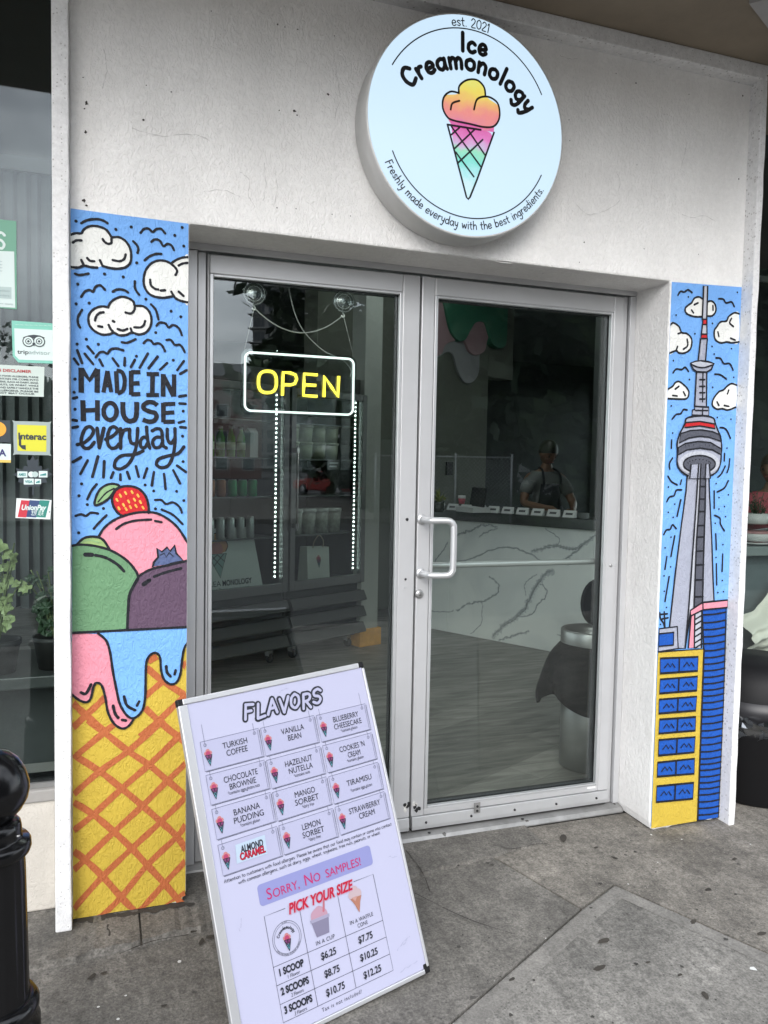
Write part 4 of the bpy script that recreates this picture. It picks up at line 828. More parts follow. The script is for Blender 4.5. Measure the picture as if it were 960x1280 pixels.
bbox(b, 0, .012, .0255, BH - .012, -.014, .006, fm); bbox(b, BW - .0045, .014, BW + .004, BH - .012, -.014, .005, fm); bbox(b, .014, -.004, BW - .014, .0115, -.014, .006, fm); bbox(b, .014, BH - .0095, BW - .014, BH + .003, -.014, .006, fm)
b.build('frame', board, bevel=.0025)
for u0, v0, u1, v1 in [(-.001, -.005, .020, .016), (BW - .0145, -.006, BW + .005, .012), (-.001, BH - .018, .020, BH + .004), (BW - .016, BH - .022, BW + .006, BH + .005)]:
    b = MB(); bbox(b, u0, v0, u1, v1, -.016, .0045 if u0 < .1 else .0035, plastic_black); b.build('corner_cap', board, bevel=.004)
b = MB(); off = BN * .03
hb = Vector((-.257, .967, 0)).normalized()
q0, q1 = TL + BU * .05 + BN * .03 + BV * .02, TR - BU * .02 + BN * .03 + BV * .02; q3 = Vector((.47, -.25, .010)); q2 = q3 + (q1 - q0); q2.z = .012
for a, c_ in ((q0, q3), (q1, q2)): b.tube([a, c_], .011, fm, 8)
b.tube([q2.lerp(q1, .06), q3.lerp(q0, .06)], .010, fm, 8); b.tube([q0, q1], .010, fm, 8)
b.add([q0 + Vector((0, .004, -.01)), q1 + Vector((0, .004, -.01)), q2 + Vector((0, .004, .05)), q3 + Vector((0, .004, .05))], [(0, 1, 2, 3)], MATS['board_back'])
b.build('back_panel', board)
PB = lambda a, bb, h: BP(a, -bb, .0018 + h * .45)
def pr(): return Paint(PB)
INKB = mk('menu_ink', (.012, .014, .022), .4); LINE = mk('menu_line', (.06, .065, .10), .45); REDB = mk('menu_red', (.34, .010, .03), .45, spec=.2); PINKB = mk('menu_pink', (.36, .02, .11), .45, spec=.2)
LAV = mk('menu_lavender', (.19, .20, .39), .35); CELL = mk('menu_cell', (.32, .325, .445), .32); SOFTG = mk('menu_shadow', (.46, .46, .60), .4)
mC = [mk('mini_' + k, v, .35) for k, v in dict(salmon=(.38, .15, .15), pink=(.30, .04, .10), plum=(.15, .03, .11), teal=(.06, .23, .28), white=(.8, .8, .84)).items()]
def minicone(P, u, v, s, layer=3):
    """small printed cone: s = half height"""
    for cx, cy, r, mt in ((-.0, .62, .26, mC[0]), (-.24, .40, .24, mC[0]), (.24, .40, .24, mC[0]), (.0, .34, .3, mC[1])): P.dot((u + cx * s, v + cy * s), r * s, mt, layer)
    P.poly([(u - .40 * s, v + .2 * s), (u + .42 * s, v + .16 * s), (u + .27 * s, v - .28 * s), (u - .24 * s, v - .26 * s)], mC[2], layer + 1)
    P.poly([(u - .24 * s, v - .26 * s), (u + .27 * s, v - .28 * s), (u + .02 * s, v - 1.0 * s)], mC[3], layer + 1)
    for a in ((-.40, .2, .02, -1.0), (.42, .16, .02, -1.0), (-.4, .2, .42, .16), (-.3, 0, .15, -.6), (.32, -.05, -.12, -.65), (-.05, .2, .2, -.45), (.1, .18, -.2, -.4)): P.stroke([(u + a[0] * s, v + a[1] * s), (u + a[2] * s, v + a[3] * s)], .07 * s, INKB, layer + 2, 0, caps=False)
t = pr(); sf = mk('board_scuff', (.30, .31, .41), .5); rr = random.Random(31)
for u, v, l_, a in [(.505,.805,.05,.45),(.525,.80,.035,.5),(.06,.60,.03,1.1),(.54,.56,.03,-.3),(.50,.86,.06,.12),(.08,.86,.03,.9),(.56,.35,.02,1.4),(.3,.03,.03,.1)]:
    t.stroke([(u + l_ * k / 6 * math.cos(a) + rr.gauss(0, .0015), -v + l_ * k / 6 * math.sin(a) + rr.gauss(0, .0015)) for k in range(7)], .0018, sf, 1, 2, jit=.8)
t.build('scuffs', board, fixn=False)['kind'] = 'stuff'
t = pr(); av = -.0675
fl = 'FLAVORS'
GF = {'F': [[(.12,-.02),(.2,1.02)],[(.2,1.0),(.95,.92)],[(.16,.52),(.75,.5)]], 'L': [[(.22,1.05),(.14,.02)],[(.14,.02),(.9,.1)]], 'A': [[(.02,-.02),(.5,1.02)],[(.5,1.02),(.98,.0)],[(.25,.36),(.8,.38)]], 'V': [[(.05,1.0),(.48,-.02)],[(.48,-.02),(.98,1.05)]], 'O': [[(.5,1.0),(.12,.75),(.1,.25),(.5,-.02),(.9,.25),(.88,.75),(.5,1.0)]], 'R': [[(.2,1.0),(.14,-.05)],[(.2,1.0),(.75,.98),(.92,.74),(.7,.5),(.2,.46)],[(.45,.46),(.95,-.05)]], 'S': [[(.95,.86),(.62,1.02),(.18,.86),(.25,.58),(.72,.45),(.88,.2),(.55,-.03),(.08,.12)]]}
for ly, mt_, w_ in ((2, INKB, .0185), (5, CELL, .0080)):
    for i, chh in enumerate(fl):
        u = .1815 + i * .0365; dv = (.004, -.003, .003, -.001, .004, -.003, .003)[i]
        for l in GF[chh]: t.stroke([(u + x * .030 + (y - .5) * .006, -.0885 + dv + y * .038) for x, y in l], w_, mt_, ly, 5 if len(l) > 2 else 0, jit=.05)
t.build('heading', board, fixn=False)
names = [[('TURKISH','COFFEE',''),('VANILLA','BEAN',''),('BLUEBERRY','CHEESECAKE','*contains gluten')],[('CHOCOLATE','BROWNIE','*contains eggs,gluten,nuts'),('HAZELNUT','NUTELLA','*contains nuts'),('COOKIES \'N','CREAM','*contains gluten')],[('BANANA','PUDDING','*contains gluten'),('MANGO','SORBET','*dairy free'),('TIRAMISU','','*contains eggs,gluten')],[('ALMOND','CARAMEL',''),('LEMON','SORBET','*dairy free'),('STRAWBERRY','CREAM','')]]
CX = [.0435, .2215, .4010]; CW = .1715; CY = [[.117, .2045, .2925, .3835], [.1185, .2075, .2945, .3835], [.1205, .2085, .2965, .3835 - .0005]]
CY[2][3] = .3825; 
# the photograph's third column ends one row higher, so its rows sit beside the others'
for ci in range(3):
    for ri in range(4):
        l1, l2, l3 = names[ri][ci]
        x, y = CX[ci], CY[ci][ri]; h = .077
        t = pr()
        t.rect((x, -y - h), (x + CW, -y), CELL, 1)
        for l in [[(x, -y), (x + CW, -y), (x + CW, -y - h), (x, -y - h), (x, -y)]]: t.stroke(l, .0010, LINE, 3, 0, caps=False, jit=0)
        t.stroke([(x + .003, -y - h - .0022), (x + CW + .0024, -y - h - .0022), (x + CW + .0024, -y - .004)], .0016, LINE, 2, 0, caps=False, jit=0)
        t.stroke([(x + CW - .004, -y - .004), (x + CW - .004, -y - h + .003)], .0008, LINE, 3, 0, caps=False, jit=0)
        for hx in (x + .012, x + CW - .014):
            t.stroke([(hx + .0038 * math.cos(a), -y - .0105 + .0038 * math.sin(a)) for a in [2 * math.pi * k / 12 for k in range(12)]], .0009, LINE, 3, 0, closed=True, jit=0)
            t.stroke([(hx, -y - .013), (hx + .001, -y - .008)], .0008, LINE, 3, 0, jit=0)
            t.stroke([(hx, -y - .007), (hx - .0005, -y + (.045 if ri == 0 and ci == 0 and hx < x + .1 else .036 if ri == 0 and ci == 2 and hx > x + .1 else .017 if ri == 0 else .010))], .0008, LINE, 3, 0, caps=False, jit=0)
        minicone(t, x + .0165, -y - .042, .0235)
        mx_ = x + CW * .56; k = 1.0
        if ri == 3 and ci == 0:
            t.poly([(x + .047, -y - .013), (x + .133, -y - .011), (x + .131, -y - .060), (x + .042, -y - .059)], mk('sticker_pale', (.33, .41, .50), .3), 4)
            t.text('ALMOND', (x + .091, -y - .028), .0245, INKB, 6, bold=.035, shear=.1, width=.066, ang=.0); t.text('CARAMEL', (x + .090, -y - .045), .0245, REDB, 6, bold=.035, shear=.1, width=.074); t.text('CARAMEL', (x + .0912, -y - .0458), .0245, INKB, 5, bold=.045, shear=.1, width=.074)
        else:
            w1 = {'TURKISH': .072, 'CHOCOLATE': .099, 'BLUEBERRY': .088, 'HAZELNUT': .087, "COOKIES 'N": .087, 'STRAWBERRY': .108, 'TIRAMISU': .086, 'VANILLA': .073, 'BANANA': .076, 'MANGO': .064, 'LEMON': .058}[l1]
            if l2:
                t.text(l1, (mx_, -y - .0235), .0225, INKB, 5, bold=0, width=w1); t.text(l2, (mx_ + .002, -y - .0445), .0225, INKB, 5, bold=0, width=w1 * len(l2) / len(l1) * (1.0 if len(l2) < len(l1) else .98))
                if l3: t.text(l3, (mx_ + .002, -y - .060), .0125, INKB, 5, sx=.72, shear=.15)
            else:
                t.text(l1, (mx_, -y - .033), .0225, INKB, 5, bold=0, width=w1); t.text(l3, (mx_ + .002, -y - .055), .0125, INKB, 5, sx=.72, shear=.15)
        t.build('flavour_card', board, fixn=False)
t = pr()
hand(t, 'Attention to customers with food allergies: Please be aware that our food may contain or come into contact', lambda s, up: (.309 + s, -.4795 + up + s * -.004), .0052, .00105, INKB, 4, 2, .10, caps=False, width=.53)
hand(t, 'with common allergens, such as dairy, eggs, wheat, soybeans, tree nuts, peanuts, or wheat.', lambda s, up: (.306 + s, -.4925 + up), .0052, .00105, INKB, 4, 2, .10, caps=False, width=.45)
t.build('allergy_notice', board, fixn=False)
t = pr()
t.poly(rrect(.129, -.565, .487, -.511, .010), LAV, 1)
def smallcaps(P, segs, u0, u1, v, big, mat, layer, bold, shear=0):
    ws = []
    for s_, sz in segs:
        vs, _ = font_mesh(s_, bold, shear); ws.append((max(q[0] for q in vs) - min(q[0] for q in vs)) * sz if vs else sz * .45)
    gap = big * .10; tot = sum(ws) + gap * (len(segs) - 1); k = (u1 - u0) / tot; u = u0
    for (s_, sz), w_ in zip(segs, ws):
        if s_.strip(): P.text(s_, (u, v - (big - sz) * .35), sz, mat, layer, bold=bold, shear=shear, sx=k, align='L')
        u += (w_ + gap) * k
smallcaps(t, [('S', .040), ('ORRY,', .031), (' ', .026), ('N', .040), ('O', .031), (' ', .026), ('SAMPLES!', .031)], .1515, .4465, -.5405, .040, PINKB, 4, .0)
t.build('no_samples_banner', board, fixn=False)
t = pr()
for dx, dy, mt, ly, bo in ((.0016, -.0012, mk('menu_red_glow', (.40, .20, .29), .4), 4, .05), (0, 0, REDB, 6, .03)): t.text('PICK YOUR SIZE', (.306 + dx, -.5945 + dy), .036, mt, ly, bold=bo, shear=.28, width=.205)
t.build('size_heading', board, fixn=False)
t = pr(); T0, T1, TT, TB = .134, .4785, -.590, -.8475
for l in [[(T0 + .062, TT), (T0, TT), (T0, TB), (T1, TB), (T1, TT), (.412, TT)]]: t.stroke(l, .0012, INKB, 3, 0, caps=False, jit=0)
for y in (-.715, -.7595, -.8045): t.stroke([(T0, y), (T1, y)], .0011, INKB, 3, 0, caps=False, jit=0)
for x in (.2357, .3550): t.stroke([(x, TT - .012), (x, TB)], .0011, INKB, 3, 0, caps=False, jit=0)
for r_, w_ in ((.0415, .0009), (.0365, .0007)): t.stroke([(.1855 + r_ * math.cos(a), -.661 + r_ * math.sin(a)) for a in [2 * math.pi * k / 36 for k in range(36)]], w_, INKB, 3, 0, closed=True, jit=0)
minicone(t, .1855, -.669, .0235)
arcL = lambda r: (lambda s, up: (.1855 + (r + up) * math.sin(s / r), -.661 + (r + up) * math.cos(s / r)))
hand(t, 'Ice', lambda s, up: (.1855 + s, -.6385 + up), .0048, .0016, INKB, 4, 3, .3, caps=False); hand(t, 'Creamonology', arcL(.0225), .0042, .0015, INKB, 4, 3, .25, caps=False, width=.056)
hand(t, 'est. 2021', arcL(.0378), .0018, .0004, INKB, 4, 2, .1, caps=False)
hand(t, 'Freshly made everyday with the best ingredients.', lambda s, up: (.1855 + (.0395 - up) * math.sin(s / .0395), -.661 - (.0395 - up) * math.cos(s / .0395)), .0018, .0004, INKB, 4, 2, .1, caps=False, width=.085)
cu = mk('menu_cup', (.15, .14, .21), .4); crm = mk('menu_cream', (.33, .20, .26), .4)
t.poly([(.262, -.648), (.316, -.648), (.309, -.689), (.270, -.689)], cu, 3); t.poly([(.259, -.643), (.319, -.643), (.318, -.651), (.260, -.651)], mk('menu_cup_rim', (.24, .23, .32), .4), 4)
t.poly(crom([(.263, -.643), (.266, -.628), (.279, -.619), (.292, -.615), (.304, -.622), (.313, -.632), (.315, -.643)], 3), crm, 3); t.stroke([(.304, -.632), (.311, -.605)], .006, mk('menu_spoon', (.33, .10, .13), .4), 4, 0)
for cx, cy, r_ in ((.400, -.622, .013), (.417, -.622, .013), (.409, -.612, .012)): t.dot((cx, cy), r_, mk('menu_white_scoop', (.36, .28, .30), .4), 3)
t.poly([(.391, -.630), (.428, -.630), (.420, -.645), (.411, -.672), (.400, -.645)], mk('menu_waffle', (.29, .13, .09), .4), 4); t.poly([(.396, -.628), (.414, -.628), (.405, -.640)], mk('menu_drip', (.36, .20, .18), .4), 5)
t.text('IN A CUP', (.293, -.7025), .0145, INKB, 4, width=.058, spacing=1.1); t.text('IN A WAFFLE', (.4135, -.688), .0145, INKB, 4, width=.076, spacing=1.1); t.text('CONE', (.4135, -.7025), .0145, INKB, 4, width=.033, spacing=1.1)
for i, (n1, n2, p1, p2) in enumerate([('1 SCOOP', '1 Flavor', '$6.25', '$7.75'), ('2 SCOOPS', '2 Flavors', '$8.75', '$10.25'), ('3 SCOOPS', '3 Flavors', '$10.75', '$12.25')]):
    v = (-.7345, -.779, -.8235)[i]
    t.text(n1, (.183, v + .002), .0235, INKB, 5, bold=.045, width=.072 if i == 0 else .082); t.text(n2, (.186, v - .0155), .0125, INKB, 5, width=.036, shear=.1)
    t.text(p1, (.294, v - .003), .0245, INKB, 5, bold=.022, width=.047 if i < 2 else .058, shear=.06); t.text(p2, (.413, v - .003), .0245, INKB, 5, bold=.022, width=.047 if i == 0 else .058, shear=.06)
t.text('Tax is not included!', (.307, -.8605), .0135, INKB, 4, width=.124, spacing=1.25)
t.build('price_table', board, fixn=False)

# ------------------------------------------------------------------ black bollard at the left
BC = Vector((-.205, -.866, 0)); zb = gz(BC.y)
bol = thing('bollard', 'glossy black metal bollard with a ball top on the pavement', 'bollard', (BC.x, BC.y, zb))
b = MB(); b.lathe([(.0001, .869), (.018, .867), (.036, .859), (.054, .843), (.066, .822), (.0735, .797), (.0745, .785), (.071, .765), (.060, .744), (.046, .730), (.044, .724)], gloss_black, (BC.x, BC.y, 0), 48); b.build('ball', bol)
b = MB(); b.lathe([(.0001, .723), (.050, .723), (.057, .715), (.059, .703), (.059, .688), (.061, .684), (.072, .682), (.076, .676), (.077, .664), (.074, .655), (.066, .651)], gloss_black, (BC.x, BC.y, 0), 48)
b.lathe([(.0001, .0), (.0035, .001), (.004, .004)], steel, (BC.x + .054, BC.y - .027, .694), 8); b.build('collar', bol)
prof = []
b = MB(); vs = []; fs = []; N = 60; hs = [(.064, .650), (.066, .62), (.0685, .50), (.071, .38), (.073, .352)]
for r_, h in hs:
    for k in range(N):
        a = 2 * math.pi * k / N; fl_ = 1 - (.045 * max(0, math.cos(a * 10)) ** 3 if .36 < h < .63 else 0)
        vs.append((BC.x + r_ * fl_ * math.cos(a), BC.y + r_ * fl_ * math.sin(a), h))
for i in range(len(hs) - 1):
    for k in range(N): fs.append((i * N + k, i * N + (k + 1) % N, (i + 1) * N + (k + 1) % N, (i + 1) * N + k))
b.add(vs, fs, gloss_black, True); b.build('post', bol)
b = MB(); b.lathe([(.074, .353), (.084, .350), (.090, .340), (.090, .328), (.084, .318), (.092, .300), (.098, .10), (.112, .085), (.118, .06), (.118, zb + .012), (.15, zb + .010), (.152, zb)], gloss_black, (BC.x, BC.y, 0), 48); b.build('base', bol)

# ------------------------------------------------------------------ the shop inside, turned 26.7 degrees to the doors
UX, WY = Vector((.8934, .4493, 0)), Vector((-.4493, .8934, 0)); RZ = math.atan2(.4493, .8934)
def on_plane(u, v, A, N):
    r = ray(u, v); A = Vector(A); N = Vector(N); return CAM + r * ((A - CAM).dot(N) / r.dot(N))
fl_m, n, p = nodes_of('grey_wood_planks'); L = n.links.new
tcn = n.nodes.new('ShaderNodeTexCoord'); mpn = n.nodes.new('ShaderNodeMapping'); mpn.inputs['Rotation'].default_value = (0, 0, -RZ)
br = n.nodes.new('ShaderNodeTexBrick'); br.inputs['Color1'].default_value = (.155, .15, .14, 1); br.inputs['Color2'].default_value = (.235, .225, .21, 1); br.inputs['Mortar'].default_value = (.10, .095, .09, 1)
br.inputs['Scale'].default_value = 1; br.inputs['Brick Width'].default_value = 1.2; br.inputs['Row Height'].default_value = .19; br.inputs['Mortar Size'].default_value = .0012; br.offset = .37
gn = n.nodes.new('ShaderNodeTexNoise'); gn.inputs['Scale'].default_value = 3.2; gn.inputs['Detail'].default_value = 7; gn.inputs['Distortion'].default_value = .8
gm = n.nodes.new('ShaderNodeMapping'); gm.inputs['Rotation'].default_value = (0, 0, -RZ); gm.inputs['Scale'].default_value = (1, 7, 1)
mm = n.nodes.new('ShaderNodeMix'); mm.data_type = 'RGBA'; mm.blend_type = 'MULTIPLY'; mm.inputs[0].default_value = 1
mrr = n.nodes.new('ShaderNodeMapRange'); mrr.inputs[1].default_value = .3; mrr.inputs[2].default_value = .7; mrr.inputs[3].default_value = .55; mrr.inputs[4].default_value = 1.4
L(tcn.outputs['Object'], mpn.inputs[0]); L(mpn.outputs[0], br.inputs['Vector']); L(tcn.outputs['Object'], gm.inputs[0]); L(gm.outputs[0], gn.inputs['Vector']); L(gn.outputs['Fac'], mrr.inputs[0])
L(br.outputs['Color'], mm.inputs[6]); L(mrr.outputs[0], mm.inputs[7]); L(mm.outputs[2], p.inputs['Base Color']); p.inputs['Roughness'].default_value = .42
b = MB(); b.box((-3.4, .302, -.1), (8.5, 10, .026), fl_m); tag(b.build('shop_floor', origin=(0, 0, 0)), kind='structure')
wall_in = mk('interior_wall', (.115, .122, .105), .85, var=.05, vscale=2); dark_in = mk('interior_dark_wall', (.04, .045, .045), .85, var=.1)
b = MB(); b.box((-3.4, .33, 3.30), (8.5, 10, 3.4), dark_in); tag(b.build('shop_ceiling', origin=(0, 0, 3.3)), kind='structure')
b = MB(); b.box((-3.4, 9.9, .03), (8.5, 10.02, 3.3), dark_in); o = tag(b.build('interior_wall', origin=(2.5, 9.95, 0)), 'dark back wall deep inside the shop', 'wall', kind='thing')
for nm, lb, x, ya in [('added_side_window', 'unseen row of tall windows along the left side of the shop, added for daylight', -3.45, .35), ('added_side_window', 'unseen row of tall windows along the right side, behind the counter, added for daylight', 8.5, .65)]:  # unseen side windows, put in so daylight brightens the shop
    t = thing(nm, lb, 'window', (x, (ya + 9.9) / 2, .03))
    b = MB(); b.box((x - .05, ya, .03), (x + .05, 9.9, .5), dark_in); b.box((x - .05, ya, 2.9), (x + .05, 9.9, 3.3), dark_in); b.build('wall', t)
    b = MB()
    for k in range(6): y = ya + (9.9 - ya - .08) * k / 5; b.box((x - .04, y, .5005), (x + .04, y + .08, 2.8995), alu)
    b.build('mullions', t)
    b = MB(); b.box((x - .004, ya + .081, .501), (x + .004, 9.8, 2.899), door_glass); b.build('pane', t)
tube_m = emis('lamp_tube', (.93, 1.0, .98), 20.0)  # last two tubes are added to brighten the shop; no lamp is seen there
for i, (lb, p_) in enumerate([('lit ceiling tube inside the left window, nearer the corner', atz(22, 241, 3.18)), ('lit ceiling tube inside the left window, nearer the pillar', atz(51, 308, 3.18)), ('unseen ceiling tube added to brighten the shop floor behind the doors', Vector((2.2, 2.3, 3.18))), ('unseen ceiling tube added to brighten the serving counter', Vector((3.2, 3.3, 3.18)))]):
    t = thing('ceiling_or_fill_lamp', lb, 'lamp', p_, RZ if i > 1 else R(70))
    L_ = .6 if i > 1 else .16
    b = MB(); b.box((-L_ - .02, -.035, .03), (L_ + .02, .035, .115), mk('lamp_housing', (.3, .3, .3), .5)); b.build('housing', t, world=False)
    b = MB(); b.tube([(-L_, 0, .01), (L_, 0, .01)], .014, tube_m, 8); b.build('tube', t, world=False)
# wall with the painted drips behind the counter
WA = Vector((2.33, 4.63, 0)); wx = lambda u, v: (on_plane(u, v, WA, WY) - WA).dot(UX)
dw = thing('drip_wall', 'pale inner wall with green and pink painted drips near the ceiling, behind the counter', 'wall', WA, RZ); dw['kind'] = 'thing'
b = MB(); s1, s2 = wx(608, 560), wx(642, 430); zc = on_plane(625, 473, WA, WY).z
b.box((-.55, 0, .03), (s1, .18, 3.29), wall_in); b.box((s1 + .003, 0, zc), (s2, .18, 3.29), wall_in); b.build('wall', dw, bevel=.004, world=False)
def drip(pts, mat, y, nm='drip'):
    b = MB(); q = [(wx(*k), on_plane(*k, WA, WY).z) for k in [(500 + x / 3.2, 340 + yy / 3.2) for x, yy in pts]]
    q = crom(q, 4); q = [(a, min(c_, 3.28)) for a, c_ in q]; zt = 3.285
    b.prism([(q[0][0], zt)] + q + [(q[-1][0], zt)], y, 0.0, mat); return b.build(nm, dw, bevel=.008, world=False)
drip([(90,330),(120,345),(150,340),(180,322),(205,335),(222,395),(250,442),(285,440),(308,400),(312,330),(330,300)], mk('drip_grey', (.27, .27, .29), .6), -.03)
drip([(90,240),(115,330),(150,330),(170,290),(235,275),(262,320),(290,335),(322,318),(332,280),(340,255)], mk('drip_pink', (.36, .23, .26), .6), -.06)
drip([(130,95),(150,120),(175,230),(205,275),(235,275),(258,235),(280,205),(315,205),(330,245),(345,290),(375,308),(398,295),(404,250)], mk('drip_green', (.035, .16, .10), .55), -.09)
b = MB(); b.box((wx(561, 570) - .05, -.02, 1.36), (wx(561, 570) + .05, -.001, 1.50), plastic_black); b.build('card_holder', dw, world=False)
# column beside the fridges
co = thing('column', 'square grey column with a pale wood base beside the fridge', 'column', (1.935, 3.30, .03), RZ - .12)
b = MB(); b.box((0, 0, .0), (.17, .17, 3.26), mk('column_paint', (.36, .38, .36), .8, var=.04)); b.build('shaft', co, bevel=.006, world=False)
b = MB(); b.box((-.022, -.022, -.003), (.192, .192, .135), mk('wood_base', (.62, .31, .06), .55, var=.2, vscale=14)); b.build('base', co, bevel=.004, world=False)

# counter
cd = Vector((.4746, -.8802, 0)); cn = Vector((.8802, .4746, 0)); CO = Vector((2.739, 3.828, .03)) - cd * .35
ct = thing('counter', 'white marble fronted serving counter with a dark steel top', 'counter', CO, math.atan2(cd.y, cd.x))
mar, n, p = nodes_of('marble'); L = n.links.new
tcn = n.nodes.new('ShaderNodeTexCoord'); n2 = n.nodes.new('ShaderNodeTexNoise'); n2.inputs['Scale'].default_value = 2.3; n2.inputs['Detail'].default_value = 7; n2.inputs['Distortion'].default_value = 1.2; L(tcn.outputs['Object'], n2.inputs['Vector'])
vr = n.nodes.new('ShaderNodeValToRGB'); vr.color_ramp.elements[0].position = .3; vr.color_ramp.elements[0].color = (.68, .71, .72, 1); vr.color_ramp.elements[1].position = .6; vr.color_ramp.elements[1].color = (.82, .84, .83, 1)
L(n2.outputs['Fac'], vr.inputs[0]); L(vr.outputs[0], p.inputs['Base Color']); p.inputs['Roughness'].default_value = .18
b = MB(); x = 0
for x0, x1 in ((0, .555), (.558, 1.9), (1.903, 3.0)): b.box((x0, 0, -.002), (x1, .70, .965), mar)
mf_ = b.build('marble_front', ct, bevel=.002, world=False)
vn = Paint(lambda a, bb, h: (a, -.0004 - h * .3, bb)); v1_, v2_, v3_ = mk('vein_soft', (.55, .575, .59), .2), mk('vein_mid', (.36, .375, .39), .2), mk('vein_dark', (.19, .20, .215), .2); rv = random.Random(17)
CTI = INV[ct.name]; onm = lambda x, y: (lambda q: (q.x, q.z))(CTI @ on_plane(500 + x / 3.2, 600 + y / 3.2, CO, cn))
for w_, l in [(9, [(222,222),(250,212),(280,204),(320,184),(350,182),(390,188)]), (6, [(318,228),(335,214),(352,208),(386,194)]), (7, [(222,324),(280,318),(350,286),(420,269),(480,281),(530,302),(572,332)]), (13, [(530,287),(570,275),(620,262),(660,272),(700,276),(740,252),(800,212)]), (4, [(583,194),(612,215),(637,236),(631,262)]), (9, [(630,335),(660,318),(690,296),(720,272),(770,230)]), (17, [(604,364),(585,376),(560,402),(540,432),(522,470),(500,512),(470,546),(430,572),(400,596),(372,628)]), (6, [(556,414),(588,440),(580,470),(552,498),(530,535),(500,545),(470,546)]), (8, [(360,388),(396,424),(380,460),(335,484),(290,492),(225,522)]), (4, [(330,488),(328,540),(322,580),(285,615)]), (8, [(398,642),(440,626),(470,618),(512,604)]), (4, [(112,523),(160,528),(215,523)]), (4, [(504,456),(500,418),(520,395),(548,378)]), (4, [(632,618),(660,636),(694,646)]), (6, [(130,350),(150,310),(175,280),(190,250)]), (3, [(680,305),(685,325),(672,340)])]:
    pts = crom([onm(*q) for q in l], 5); pts = [(a + rv.gauss(0, .0035), bb + rv.gauss(0, .0035)) for a, bb in pts]; W_ = w_ * .0011
    vn.stroke(pts, W_ * 2.0, v1_, 1, 3, jit=.45); vn.stroke([(a + rv.gauss(0, .002), bb + W_ * .3 + rv.gauss(0, .002)) for a, bb in pts], W_ * .8, v2_, 2, 3, jit=.5)
    if w_ > 3: vn.stroke([(a, bb - W_ * .4) for a, bb in pts[len(pts) // 5: -len(pts) // 6]], W_ * .28, v3_, 3, 3, jit=.5)
vn.build('marble_veins', mf_, world=False, fixn=False)
b = MB(); b.box((-.03, -.03, .967), (3.03, .74, 1.05), mk('dark_steel', (.10, .105, .105), .3, .7)); b.build('counter_top', ct, bevel=.006, world=False)
CT = 1.0805
def on_top(u, v): return atz(u, v, CT)
cardm = mk('name_card', (.62, .63, .64), .5)
for i, x in enumerate([.30, .44, .58, .72, .86, 1.0, 1.14, 1.28, 1.42]):
    P_ = CO + cd * (x + .25) + cn * .02; P_.z = CT
    t = thing('name_card', 'white flavour name card standing in a row along the counter front edge', 'name card', P_, math.atan2(cd.y, cd.x), group='name cards along the counter')
    b = MB(); b.prism([(-.0, .0), (.03, .052), (.033, .052), (.036, 0)], -.052, .052, cardm, 'yz'); b.build('card', t, world=False)
    b = MB(); b.add([(-.03, .008, .018), (.03, .008, .018), (.03, .0165, .034), (-.03, .0165, .034)], [(0, 1, 2, 3)], mk('card_ink', (.08, .08, .09), .6)); b.build('writing', t, world=False)
# till things on the counter
P_ = on_top(590, 640); P_ = P_ + cn * .12
t = thing('tablet_till', 'dark tablet till tilted back on its stand at the counter end', 'tablet', P_, math.atan2(cd.y, cd.x) - .55)
b = MB(); b.prism([(-.05, .0), (-.02, .20), (-.008, .20), (-.03, 0)], -.145, .145, plastic_black, 'yz'); b.build('screen', t, bevel=.004, world=False)
b = MB(); b.box((-.06, -.02, 0), (.06, .10, .02), steel); b.prism([(.02, .018), (-.02, .10), (-.01, .11), (.06, .018)], -.03, .03, steel, 'yz'); b.build('stand', t, bevel=.003, world=False)
P_ = on_top(582, 640)
t = thing('cake_box', 'flat white carton lying on the counter end', 'box', P_, math.atan2(cd.y, cd.x) - .3)
b = MB(); b.box((-.11, -.02, 0), (.12, .16, .032), cardm); b.build('carton', t, bevel=.002, world=False)
b = MB(); b.box((-.113, -.023, .0325), (.123, .163, .042), cardm); b.build('lid', t, bevel=.002, world=False)
P_ = on_top(577, 636) + Vector((0, 0, .0425))
t = thing('paper_cup', 'pink paper cup with a white rim beside the tablet till', 'cup', P_)
b = MB(); b.lathe([(.024, 0), (.033, .05)], mk('pink_paper', (.50, .09, .12), .5)); b.build('cup', t, world=False)
b = MB(); b.lathe([(.0335, .05), (.035, .053), (.034, .075), (.030, .076), (.0, .074)], cardm); b.build('rim', t, world=False)
P_ = on_top(592, 633) + Vector((0, 0, .0425))
t = thing('card_reader', 'small white card stand beside the pink paper cup', 'card stand', P_, -.3)
b = MB(); b.prism([(-.01, 0), (.006, .05), (.012, .05), (.02, 0)], -.022, .022, cardm, 'yz'); b.build('stand', t, world=False)
b = MB(); b.add([(-.008, -.004, .022), (.008, -.004, .022), (.008, .001, .037), (-.008, .001, .037)], [(0, 1, 2, 3)], mk('card_ink', (.08, .08, .09), .6)); b.build('mark', t, world=False)
P_ = on_top(548, 640)
t = thing('leafy_plant', 'spiky yellow green plant in a glass pot at the counter end', 'plant', P_)
b = MB(); b.lathe([(.04, 0), (.05, .03), (.052, .085), (.048, .085), (.044, .01), (.0, .01)], mk('dark_glass_pot', (.06, .07, .06), .1)); b.build('pot', t, world=False)
b = MB(); rr = random.Random(4); lm = mk('plant_leaf_pale', (.30, .34, .09), .5, var=.3, vscale=30)
